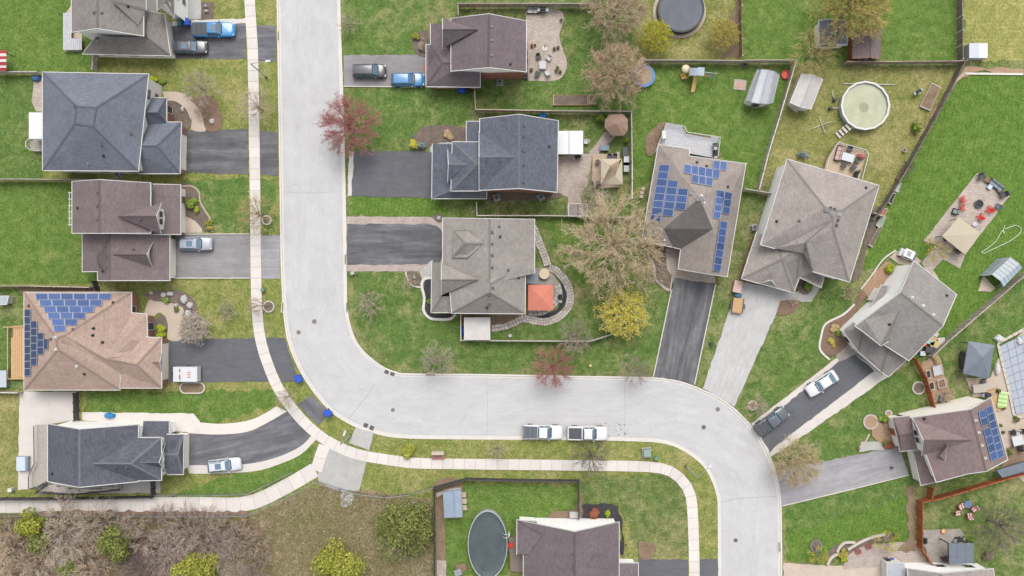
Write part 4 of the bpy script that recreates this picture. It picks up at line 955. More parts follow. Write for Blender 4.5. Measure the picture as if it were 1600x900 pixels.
fence('weathered board fence along top of patio behind plum house', [(717,30),(717,12),(812,12),(915,12),(935,12)], mat=W_GREY)
fence('long weathered board fence between plum house and charcoal house', [(742,138),(744,175),(860,177),(984,178)], mat=W_GREY)
fence('pale fence running down beside the solar bungalow yard', [(984,178),(985,255),(985,312)], mat=W_PALE)
fence('pale low fence between charcoal house and grey house', [(745,318),(746,338),(860,338),(985,341)], 1.4, W_PALE)
fence('pale fence around white shed and front lawn below grey house', [(721,492),(721,531),(845,532),(922,532),(957,521)], 1.5, W_PALE)
fence('weathered fence behind play set and trampoline yard', [(1003,99),(1080,99),(1157,100)], 1.9, W_GREY)
fence('weathered fence continuing behind the barrel roof shed', [(1159,99),(1238,99)], 1.9, W_GREY)
fence('reddish weathered fence behind the round murky pool', [(1316,101),(1400,101),(1500,100)], 1.8, wood('pinkish_weathered_wood', 176,154,142))
fence('dark board fence beside pool with navy cover', [(1154,-60),(1154,40),(1155,92)], 1.8, W_BROWN, post_mat=W_PALE)
fence('diagonal pale fence between solar bungalow and big hipped house yards', [(1238,100),(1213,185),(1196,240),(1181,298)], 1.8, W_PALE)
fence('short pale fence with gate joining solar bungalow and big hipped house', [(1159,297),(1182,301),(1204,304)], 1.8, W_PALE)
fence('dark weathered fence between far yards above storage box', [(1493,-60),(1494,30),(1495,97)], 1.8, W_DARK, post_mat=W_PALE)
fence('dark diagonal fence beside the vivid back lawn', [(1500,98),(1476,146),(1452,190),(1412,262),(1380,316),(1357,345)], 1.8, W_DARK)
fence('long grey fence by greenhouse behind diagonal house', [(1640,388),(1598,424),(1540,474),(1476,529),(1448,556)], 1.8, W_GREY)
fence('rust brown fence beside square planter boxes', [(1424,560),(1439,588),(1446,612),(1453,636)], 1.8, W_RED)
fence('rust brown fence along side of vivid front lawn', [(1449,760),(1447,776),(1432,781),(1432,850)], 1.9, W_RED)
fence('rust brown fence below the reddish brown house', [(1449,778),(1505,762),(1562,745),(1620,730)], 1.8, W_RED)
fence('short rust brown fence by patio at bottom edge', [(1432,852),(1442,866),(1452,880)], 1.6, W_RED)
fence('weathered fence above brown twin gabled house lawn', [(-60,282),(40,282),(150,283)], 1.7, W_GREY)
fence('weathered fence below back lawn of brown twin gabled house', [(-60,446),(60,447),(148,449)], 1.6, W_GREY)
fence('dark gate between twin gabled house and sand roofed bungalow', [(152,440),(158,458)], 1.7, W_BLACK, 'gate', 1.0)
fence('pale fence at top of blue grey house back yard', [(-60,116),(66,116)], 1.5, W_PALE)
fence('short pale fence between taupe and blue grey houses', [(153,86),(152,112)], 1.6, W_PALE)
fence('black fence along the walkway behind dark slate house', [(-60,777),(60,777),(160,776),(243,774)], 1.5, W_BLACK)
fence('black gate at side of dark slate house', [(243,750),(243,774)], 1.6, W_BLACK, 'gate', 1.0)
fence('black gate between sand bungalow and concrete court', [(123,613),(124,655)], 1.6, W_BLACK, 'gate', 1.4)
fence('short pale wooden fence beside sand bungalow', [(-50,611),(36,612)], 1.4, W_PALE)
fence('chain link fence between walkway and brushy wild ground', [(-60,803),(100,803),(250,804),(389,803),(450,776),(497,751)], 1.3, M_GREYMETAL, 'chain', 3.0)
fence('chain link fence along upper edge of walkway', [(245,772),(330,772),(389,770),(425,753),(459,736)], 1.1, M_GREYMETAL, 'chain', 3.0)
fence('curving chain link fence behind the concrete pad', [(497,751),(532,763),(567,770),(605,774),(642,770),(678,759)], 1.4, M_GREYMETAL, 'chain', 2.6)
fence('black board fence around yard with oval pool', [(680,960),(680,860),(679,760),(729,746),(815,748),(904,749),(903,806)], 1.7, W_BLACK)
fence('thin pale fence with gate behind big hipped house', [(1361,334),(1375,339)], 1.3, W_PALE, bay=1.4)
class Hut(House):
    def __init__(s, name, label, cat, cu, cv, group=None):
        s.t = thing(name, label, cat, at(cu, cv), 0, group); s.F = []; s.blocks = []; s.todo = []; s.first_roof = None
def ribbed(name, r, g, b, scale=5.0, rot=0.0, axis='X'):
    t = NT(name, 0.5, 0.4, 0.15); c = col(r,g,b); wv = t.n('TexWave', wave_type='BANDS', bands_direction=axis); t.set(wv.inputs['Vector'], t.vec('UV', (1,1,1), rot)); wv.inputs['Scale'].default_value = scale
    x = t.mix(c, t.ramp(wv.outputs[1], [(0.1, g3(.84)), (.5, g3(1.03)), (.9, g3(1))]), 1.0, 'MULTIPLY')
    x = t.mix(x, t.ramp(t.noise(t.vec('Object'), 1.2, 5, .7), [(.3, g3(.85)), (.7, g3(1.06))]), 1.0, 'MULTIPLY'); return t.out(x)
RB_GREY = ribbed('ribbed_grey_roof', 192,196,202); RB_WHITE = ribbed('dirty_white_roof', 216,210,206); RB_BLUE = ribbed('blue_grey_metal_roof', 168,184,204); RB_SLATE = ribbed('slate_metal_roof', 138,146,158, 6.0)
s = Hut('garden_shed', 'grey barrel roof metal shed with dark front door', 'shed', 1190, 140)
s.block({'a':(1184,109,2.0),'b':(1167,157,2.0),'c':(1174,159,2.75),'d':(1187,161,3.05),'e':(1200,162,2.75),'f':(1207,160,2.0),'g':(1217,117,2.0),'h':(1210,112,2.75),'i':(1200,110,3.05),'j':(1190,109,2.75)}, ['abcj','jcdi','idehi'[0:4].replace('ide','ide'),'hefg'], RB_GREY, SD_GREY, overhang=.1, windows=False, thick=.06, trim=M_GREYMETAL, doors=[('cd',.9,'door',M_DARK)]); s.finish()
s = Hut('garden_shed', 'dirty white gabled shed with rusty streaked roof', 'shed', 1258, 145)
s.block({'a':(1253,116,2.1),'b':(1235,160,2.1),'c':(1251,167,2.9),'d':(1267,170,2.1),'e':(1285,124,2.1),'f':(1270,118,2.9)}, ['abcf','fcde'], RB_WHITE, SD_GREY, overhang=.1, windows=False, trim=M_WHITE, doors=[('bc',.9,'door',M_WHITE)]); s.finish()
s = Hut('garden_shed', 'dark slate gabled shed partly under yellowish tree', 'shed', 1300, 52)
s.block({'a':(1280,32,2.2),'b':(1280,69,2.2),'c':(1301,68,3.2),'d':(1323,70,2.2),'e':(1323,33,2.2),'f':(1302,30,3.2)}, ['abcf','fcde'], SH_SLATE, SD_CREAM, overhang=.15, windows=False); s.finish()
s = Hut('garden_shed', 'brown shingled shed with reddish wall', 'shed', 1355, 70)
s.block({'a':(1333,52,2.2),'b':(1333,91,2.2),'c':(1360,89,3.2),'d':(1375,92,2.2),'e':(1377,45,2.2),'f':(1361,44,3.2)}, ['abcf','fcde'], SH_BROWN, wood('red_cladding', 170,108,86), overhang=.15, windows=False, trim=W_BROWN); s.finish()
s = Hut('garden_shed', 'small blue grey metal shed near the oval pool', 'shed', 708, 787)
s.block({'a':(693,769,1.9),'b':(695,808,1.9),'c':(711,808,2.4),'d':(722,807,1.9),'e':(720,766,1.9),'f':(709,767,2.4)}, ['abcf','fcde'], RB_BLUE, SD_GREY, overhang=.05, windows=False, trim=M_GREYMETAL); s.finish()
s = Hut('garden_shed', 'low white flat roofed shed in fenced corner below grey house', 'shed', 745, 513)
s.block({'a':(726,497,2.3),'b':(726,530,2.3),'c':(765,530,2.1),'d':(765,497,2.1)}, ['abcd'], RB_WHITE, SD_CREAM, overhang=.1, windows=False); s.finish()
s = Hut('garden_shed', 'tiny tan two tone roof shed at end of stamped path', 'shed', 903, 328)
s.block({'a':(889,319,1.8),'b':(889,337,1.8),'c':(903,337,2.2),'d':(917,337,1.8),'e':(917,319,1.8),'f':(903,319,2.2)}, ['abcf','fcde'], SH_WARM, SD_CREAM, overhang=.05, windows=False); s.finish()
s = Hut('play_house', 'small pale roofed playhouse at edge of sand bungalow lawn', 'playhouse', 4, 470)
s.block({'a':(-6,463,1.5),'b':(-6,476,1.5),'c':(10,475,1.5),'d':(13,463,1.5)}, ['abcd'], RB_GREY, SD_GREY, overhang=.05, windows=False); s.finish()
s = Hut('side_shelter', 'dark slate lean to roof beside the reddish brown house', 'shelter', 1580, 740)
s.block({'a':(1557,735,2.6),'b':(1566,746,2.3),'c':(1606,735,2.3),'d':(1606,720,2.6)}, ['abcd'], RB_SLATE, W_DARK, overhang=.1, windows=False, walls=False, trim=M_DARK)
for u, v in ((1560,741),(1600,733)): 
    mb = MB(); p = at(u, v, 1.2); mb.box((p.x,p.y,0),(.1,.1,2.3)); part('post', mb, M_DARK, s.t)
s = Hut('garden_shed', 'ribbed grey side shed at bottom edge by blue bins', 'shed', 1400, 892)
s.block({'a':(1386,880,2.2),'b':(1388,960,2.2),'c':(1414,960,2.5),'d':(1413,880,2.5)}, ['abcd'], RB_GREY, SD_GREY, overhang=.1, windows=False); s.finish()
def canopy(name, label, cat, P, apex, h0, h1, mat, post_mat=M_DARK, group=None, valance=.18, posts=True):
    """posts + a hipped cover; P plan corners of the cover (at height h0), apex one or two plan points"""
    cx = sum(a for a, _ in P)/len(P); cy = sum(b for _, b in P)/len(P)
    t = thing(name, label, cat, at(cx, cy), 0, group); Q = [at(u, v, h0) for u, v in P]; A = [at(u, v, h1) for u, v in apex]
    n = len(Q)
    for i in range(n):
        mb = MB(); a, b = Q[i], Q[(i+1)%n]; m = (a+b)/2
        ks = sorted(A, key=lambda q: (q-m).length)
        if len(A) == 2 and i % 2 == 0 and n == 4: ka = min(A, key=lambda q: (q-a).length); kb = min(A, key=lambda q: (q-b).length); tp = [kb, ka] if ka != kb else [ka]
        else: tp = [ks[0]]
        pts = [a, b]+tp
        nn = (pts[1]-pts[0]).cross(pts[2]-pts[0])
        if nn.z < 0: pts = pts[::-1]
        ud = (b-a).normalized(); mb.poly(pts, [(p.dot(ud), (p-a).length) for p in pts]); mb.poly([p-Vector((0,0,.03)) for p in pts][::-1])
        dz = Vector((0,0,valance)); mb.poly([a-dz, b-dz, b, a], [(0,0),(1,0),(1,1),(0,1)])
        part('roof_panel', mb, mat, t)
    if posts:
        for q in Q:
            c = at(cx, cy, h0); p = q+(c-q)*.1; mb = MB(); mb.box((p.x,p.y,0),(.1,.1,h0-.02)); part('post', mb, post_mat, t)
    return t
CV_BEIGE = plain(200,188,166, .85, .06, name='beige_canvas'); CV_RED = plain(222,138,118, .85, .08, name='coral_canvas'); CV_TAN = shingle('tan_pink_shingles', 190,160,142)
canopy('gazebo','small octagonal tan roofed gazebo in fenced corner','gazebo',[(952,179),(973,178),(981,186),(981,204),(974,212),(956,212),(945,200),(945,188)],[(963.5,194)],2.5,3.7,CV_TAN, W_BROWN)
canopy('gazebo','beige canvas gazebo standing over a small wooden deck','gazebo',[(939,248),(972,248),(973,288),(939,289)],[(954,258),(961,275)],2.3,2.9,CV_BEIGE)
canopy('gazebo','coral red canvas gazebo beside the grey house','gazebo',[(825,445),(864,445),(864,485),(825,485)],[(844.5,464)],2.4,3.1,CV_RED, W_BROWN)
canopy('gazebo','beige square canvas gazebo on patio with red chairs','gazebo',[(1498,339),(1532,365),(1508,398),(1472,369)],[(1503,367)],2.4,2.75,CV_BEIGE)
canopy('gazebo','slate blue metal roofed gazebo by the covered pool','gazebo',[(1513,533),(1554,539),(1545,592),(1505,584)],[(1536,558)],2.5,3.7,RB_SLATE)
t = thing('patio_awning','white two panel awning behind charcoal blue house','awning',at(891,222)); A_W = plain(236,236,236,.5,.03,name='white_panel')
for u0, u1 in ((871.5,888.6),(889.4,911)):
    mb = MB(); b = [at(u,v,2.6+(u-871)*-.004) for u, v in ((u0,241),(u1,241),(u1,204.5),(u0,204.5))]; mb.hexa(b,[q+Vector((0,0,.06)) for q in b]); part('roof_panel', mb, A_W, t)
for u, v in ((910,206),(910,240),(873,206),(873,240)): mb = MB(); p = at(u,v,2.5); mb.box((p.x,p.y,0),(.09,.09,2.45)); part('post', mb, M_WHITE, t)
t = thing('patio_awning','small slate awning by the coral gazebo','awning',at(832,433)); mb = MB(); b = [at(u,v,2.5) for u, v in ((823,443),(841,443),(841,424),(823,424))]; mb.hexa(b,[q+Vector((0,0,.06)) for q in b]); part('roof_panel', mb, RB_SLATE, t)
for u, v in ((840,425),(840,442)): mb = MB(); p = at(u,v,2.4); mb.box((p.x,p.y,0),(.08,.08,2.45)); part('post', mb, M_DARK, t)
t = thing('pergola','dark framed pergola with slate roof panels at bottom edge','pergola',at(1503,860)); SLP = plain(122,130,142,.35,.08,name='slate_panel')
for i in range(3):
    for j in range(3):
        q = lambda a, b: (1482+(1521-1482)*a+1.0*b, 849+(881-849)*b-1*a)
        c = [at(*q((i+x)/3,(j+y)/3),2.7) for x, y in ((.02,.98),(.98,.98),(.98,.02),(.02,.02))]; mb = MB(); mb.hexa(c,[p+Vector((0,0,.04)) for p in c]); part('roof_panel', mb, SLP, t)
for u, v in ((1483,850),(1520,849),(1522,880),(1484,880)): mb = MB(); p = at(u,v,2.7); mb.box((p.x,p.y,0),(.14,.14,2.68)); part('post', mb, M_DARK, t)
mb = MB(); a, b = at(1482,849,2.6), at(1483,881,2.6); mb.hexa([a+Vector((-.08,0,-.15)),b+Vector((-.08,0,-.15)),b+Vector((.05,0,-.15)),a+Vector((.05,0,-.15))],[a+Vector((-.08,0,.04)),b+Vector((-.08,0,.04)),b+Vector((.05,0,.04)),a+Vector((.05,0,.04))]); part('beam', mb, M_DARK, t)
# greenhouse
t = thing('greenhouse','glazed greenhouse with white lit roof panes beside long fence','greenhouse',at(1566,425))
def glazing():
    t_ = NT('polycarbonate', .15, .5); b = t_.b; b.inputs['Transmission Weight'].default_value = .35; return t_.out(col(226,234,240))
PC = glazing(); PCD = plain(150,160,165,.12,.1,spec=.5,name='see_through_dark_glazing'); PCB = plain(186,200,216,.2,.05,spec=.5,name='bluish_glazing')  # light painted into pane colours: white-lit top, dark see-through and bluish sides
G = {'e1':((1540,431,1.7),(1568,403,1.7)),'k1':((1550,429,2.3),(1579,402,2.3)),'k2':((1563,439,2.3),(1593,412,2.3)),'e2':((1568,448,1.7),(1597,418,1.7))}
GP = {k:[at(*a), at(*b)] for k, (a, b) in G.items()}
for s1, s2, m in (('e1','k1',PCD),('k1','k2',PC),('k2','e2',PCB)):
    for i in range(6):
        f = lambda k, x: GP[k][0]*(1-x)+GP[k][1]*x
        q = [f(s1,(i+.06)/6), f(s1,(i+.94)/6), f(s2,(i+.94)/6), f(s2,(i+.06)/6)]; n = (q[1]-q[0]).cross(q[2]-q[0]).normalized(); n = n if n.z > 0 else -n
        mb = MB(); mb.hexa(q, [p+n*.015 for p in q]); part('pane', mb, m, t)
for i in range(7):
    mb = MB(); pts = [GP[k][0]*(1-i/6)+GP[k][1]*(i/6) for k in ('e1','k1','k2','e2')]
    g0 = Vector((pts[0].x,pts[0].y,0)); g1 = Vector((pts[3].x,pts[3].y,0)); mb.path([g0]+pts+[g1], .035, 4); part('rib', mb, M_GREYMETAL, t)
for k in GP: mb = MB(); mb.tube(GP[k][0], GP[k][1], .04, .04, 4); part('bar', mb, M_GREYMETAL, t)
for k in ('e1','e2'):
    for i in range(6):
        a = GP[k][0]*(1-(i+.05)/6)+GP[k][1]*((i+.05)/6); b = GP[k][0]*(1-(i+.95)/6)+GP[k][1]*((i+.95)/6); mb = MB(); mb.poly([(a.x,a.y,.05),(b.x,b.y,.05),b,a]); part('side_pane', mb, PCB, t)
# pools
def water(name, a, b, rough=.08):
    t_ = NT(name, rough, .5); v = t_.vec('Object'); c = t_.mix(col(*a), col(*b), t_.ramp(t_.noise(v, .35, 5, .6, .6), [(.35, g3(0)), (.65, g3(1))])); c = t_.mix(c, t_.ramp(t_.noise(v, 2.2, 5, .75), [(.55, g3(1)), (.75, g3(1.18))]), 1.0, 'MULTIPLY'); t_.bump(t_.noise(v, 1.2, 3), .1, .05); return t_.out(c)
W_MURKY = water('murky_water', (176,180,150), (196,196,168), .12); CV_NAVY = water('navy_pool_cover', (84,88,100), (96,101,112), .65); CV_GREEN = water('grey_green_pool_cover', (62,75,78), (78,90,92), .55)
t = thing('round_pool','round pool with slack navy cover and black rim','pool',at(1064,14,1.2)-Vector((0,0,1.2))); c = at(1064,14,1.2); r = 36*S*.985
mb = MB(); mb.lathe((c.x,c.y,0), [(r,0),(r,1.22),(r-.06,1.22)], 40, 1, 1, False); part('wall', mb, M_DARK, t); mb = MB(); mb.ring((c.x,c.y), r-.16, r+.08, 1.18, 1.27, 40); part('rim', mb, M_BLACK, t); mb = MB(); mb.lathe((c.x,c.y,0), [(r-.1,1.14),(r*.8,1.11),(r*.4,1.08),(.02,1.07)][::-1], 40, 1, 1, False); part('cover', mb, CV_NAVY, t)
mb = MB(); mb.ring((c.x,c.y), r+.1, r+.55, .0, .06, 40); part('surround', mb, M_CONC_TAN, t)
t = thing('round_pool','round pool of murky pale water with white rim','pool',at(1352,165,1.2)-Vector((0,0,1.2))); c = at(1352,165,1.2); r = 37*S*.985
mb = MB(); mb.lathe((c.x,c.y,0), [(r,0),(r,1.28),(r-.05,1.28),(r-.05,.85)], 16, 1, 1, False); part('wall', mb, plain(206,214,228,.4,.05,name='pale_blue_liner'), t); mb = MB(); mb.ring((c.x,c.y), r-.1, r+.16, 1.26, 1.32, 16); part('rim', mb, M_WHITE, t)
mb = MB(); mb.disc((c.x,c.y), r-.05, .95, 16); part('water', mb, W_MURKY, t)
mb = MB(); mb.disc((c.x-.1,c.y-.2), .7, .956, 20); part('debris_patch', mb, plain(160,164,132,.4,.2,scale=4), t)
mb = MB()
st = thing('pool_steps','weathered wooden steps leaning on the round murky pool','steps',at(1320,204))
for i in range(5):
    a = at(1326-4.2*i, 197+3.6*i); z = 1.05-.24*i; mb = MB(); mb.box((a.x,a.y,z),(.34,1.0,.05), math.radians(41)); part('tread', mb, W_PALE, st)
for o_ in (-.48,.48):
    p0 = at(1329,194)+Vector((o_*.65,-o_*.75,1.05)); p1 = at(1308,213)+Vector((o_*.65,-o_*.75,.04)); mb = MB(); mb.tube(p0,p1,.05,.05,4); part('stringer', mb, W_GREY, st)
t = thing('oval_pool','oval pool with sagging grey green cover and pale rim','pool',at(762,850)); c = at(762,851,1.2); rx, ry = 30.5*S*.985, 53*S*.985; k = ry/rx
mb = MB(); mb.lathe((c.x,c.y,0), [(rx,0),(rx,1.22),(rx-.05,1.22)], 40, 1, k, False); part('wall', mb, plain(186,192,198,.5,.08), t); mb = MB(); mb.ring((c.x,c.y), rx-.06, rx+.07, 1.2, 1.27, 40, 1, k); part('rim', mb, plain(176,180,184,.5,.14,name='pale_rim'), t)
mb = MB(); mb.lathe((c.x,c.y,0), [(rx-.1,1.16),(rx*.9,1.1),(rx*.82,1.05),(rx*.4,1.02),(.02,1.02)][::-1], 40, 1, k, False); part('cover', mb, CV_GREEN, t)
t = thing('pool_ladder','white ladder hooked over rim of the oval pool','ladder',at(791,836)); 
for dy in (-.25,.25):
    a = at(786,836,1.2)+Vector((0,dy,0)); mb = MB(); mb.path([a+Vector((0,0,-.1)), a+Vector((.1,0,.6)), a+Vector((.75,0,.6)), a+Vector((.95,0,-1.15))], .035, 6); part('rail', mb, M_WHITE, t)
for z in (.35,.75,1.1): a = at(786,836,1.2); mb = MB(); mb.box((a.x+.9-.05*(z), a.y, z),(.22,.5,.04)); part('step', mb, M_WHITE, t)
def deck(label, P, z, mat, rail=None, name='deck', cat='deck', ang=0.0, board=.3, skip=(), rail_mat=M_WHITE):
    cx = sum(a for a, _ in P)/len(P); cy = sum(b for _, b in P)/len(P); t_ = thing(name, label, cat, at(cx,cy)); Q = [at(u,v,z) for u, v in P]
    mb = MB(); mb.prism([(q.x,q.y) for q in Q], z-.22, z-.04); part('frame', mb, W_BROWN, t_)
    d = Vector((math.cos(ang), math.sin(ang), 0)); nrm = Vector((-d.y, d.x, 0)); lo = min(q.dot(nrm) for q in Q); hi = max(q.dot(nrm) for q in Q)
    y = lo+.02
    while y < hi-.02:
        xs = []
        m = min(y+board/2, hi-.01)
        for i in range(len(Q)):
            a, b = Q[i], Q[(i+1)%len(Q)]; ya, yb = a.dot(nrm), b.dot(nrm)
            if (ya-m)*(yb-m) < 0: xs.append(a.dot(d)+(b.dot(d)-a.dot(d))*(m-ya)/(yb-ya))
        xs.sort()
        for x0, x1 in zip(xs[::2], xs[1::2]):
            mb = MB(); q = [d*x0+nrm*y, d*x1+nrm*y, d*x1+nrm*(y+board-.025), d*x0+nrm*(y+board-.025)]
            mb.prism([(p.x,p.y) for p in q], z-.04, z+random.uniform(0,.006)); part('plank', mb, mat, t_)
        y += board
    if rail:
        for i in range(len(Q)):
            if i in skip: continue
            a, b = Q[i], Q[(i+1)%len(Q)]; mb = MB(); L = (b-a).length; n = max(1, int(L/.16))
            mb.tube(a+Vector((0,0,rail)), b+Vector((0,0,rail)), .05, .05, 4)
            for k_ in range(n+1): q = a+(b-a)*(k_/n); mb.box((q.x,q.y,q.z),(.035,.035,rail)) 
            part('railing', mb, rail_mat, t_)
    return t_
random.seed(5)
DK_GREY = wood('grey_deck_boards', 206,206,210); DK_TAN = wood('tan_deck_boards', 206,184,160); DK_PALE = wood('worn_deck_boards', 190,182,174)
deck('pale grey board deck with cut corner behind solar bungalow', [(1023,240),(1027,228),(1040,194),(1067,199),(1072,208),(1123,216),(1120,246),(1077,240),(1076,232),(1030,226)], .7, DK_GREY, .9, skip=(0,6,7,8,9), ang=-.18)
deck('raised deck with white railing behind big hipped house', [(1306,224),(1350,236),(1353,244),(1343,281),(1288,264),(1291,250)], 1.0, DK_TAN, .95, skip=(3,), ang=-.28)
deck('tan wooden deck under beige canvas gazebo', [(926,241),(968,240),(968,293),(928,293),(928,285),(925,284)], .3, DK_TAN, ang=0)
deck('fresh pine deck against the sand bungalow', [(19,509),(37,508),(37,592),(18,592)], .5, W_NEW, ang=1.5708)
deck('worn grey deck with black railing beside dark slate house', [(58,664),(75,664),(75,752),(60,760),(50,762),(50,742),(59,722)], 1.1, DK_PALE, .95, skip=(0,1), rail_mat=M_BLACK, ang=0)
deck('white rail corner deck with steps behind blue grey house', [(52,218),(67,218),(67,237),(53,236),(46,231),(46,223)], .8, DK_PALE, .95, skip=(0,1))
deck('long narrow deck with black railing behind dark slate house', [(76,757),(124,766),(165,762),(190,757),(190,764),(120,771),(60,768)], .9, DK_PALE, .9, skip=(0,1,2), rail_mat=M_BLACK)
deck('white deck beside taupe house with pale steps', [(112,20),(112,60),(128,60),(128,78),(101,78),(101,20)], .7, DK_GREY, None, ang=1.5708)
deck('tan plank platform between pool patio and reddish brown house', [(1541,612),(1558,606),(1566,640),(1550,646)], .25, W_NEW, None, ang=-.3)
deck('narrow slate deck between oval pool and brown house', [(796,840),(810,838),(818,875),(816,895),(797,892)], .9, W_DARK, None, ang=1.5708)
t = thing('balcony_block','white flat roofed sunroom beside blue grey house','sunroom',at(56,196)); mb = MB(); b = [at(u,v,3.0) for u, v in ((46,217),(67,217),(67,176),(46,176))]; mb.hexa(b,[q+Vector((0,0,.15)) for q in b]); part('roof', mb, A_W, t); mb = MB(); mb.prism([(q.x,q.y) for q in [at(u,v,3.0) for u, v in ((47,216),(67,216),(67,177),(47,177))]], 0, 2.98); part('wall', mb, SD_WHITE, t)
# winter cover over the sunken pool, laid as square panels between straps
COV = plain(178,184,196,.6,.06,name='blue_grey_pool_cover')
t = thing('pool_cover','gridded blue grey winter cover over sunken pool','pool cover',at(1590,590)); A0, B0, C0, D0 = (1561,541),(1606,519),(1622,640),(1587,648)
for i in range(4):
    for j in range(9):
        f = lambda a, b: ((A0[0]*(1-a)+B0[0]*a)*(1-b)+(D0[0]*(1-a)+C0[0]*a)*b, (A0[1]*(1-a)+B0[1]*a)*(1-b)+(D0[1]*(1-a)+C0[1]*a)*b)
        q = [at(*f((i+x)/4,(j+y)/9)) for x, y in ((.03,.97),(.97,.97),(.97,.03),(.03,.03))]
        mb = MB(); mb.prism([(p.x,p.y) for p in q], .1, .125); part('panel', mb, COV, t)
mb = MB(); mb.prism([(p.x,p.y) for p in [at(*q) for q in (A0,D0,C0,B0)]], .09, .1); part('strap_base', mb, plain(120,128,142,.7), t)
ST = islands('coping_stone', [col(222,212,198), col(206,196,184), col(232,224,212)], .9)
cp = resample([(1606,510),(1578,526),(1558,536),(1564,562),(1575,606),(1584,652),(1606,650)], 22)
t = thing('pool_coping','row of pale coping stones edging the covered pool','coping',at(1570,590))
a_ = offset_line(cp,-2.2); b_ = offset_line(cp,2.2)
for i in range(len(cp)-1):
    q = [a_[i],b_[i],b_[i+1],a_[i+1]]; cx = sum(p[0] for p in q)/4; cy = sum(p[1] for p in q)/4; mb = MB(); mb.prism([tuple(at(cx+(p[0]-cx)*.92, cy+(p[1]-cy)*.92))[:2] for p in q], .08, .17+random.random()*.02); part('stone', mb, ST, t)
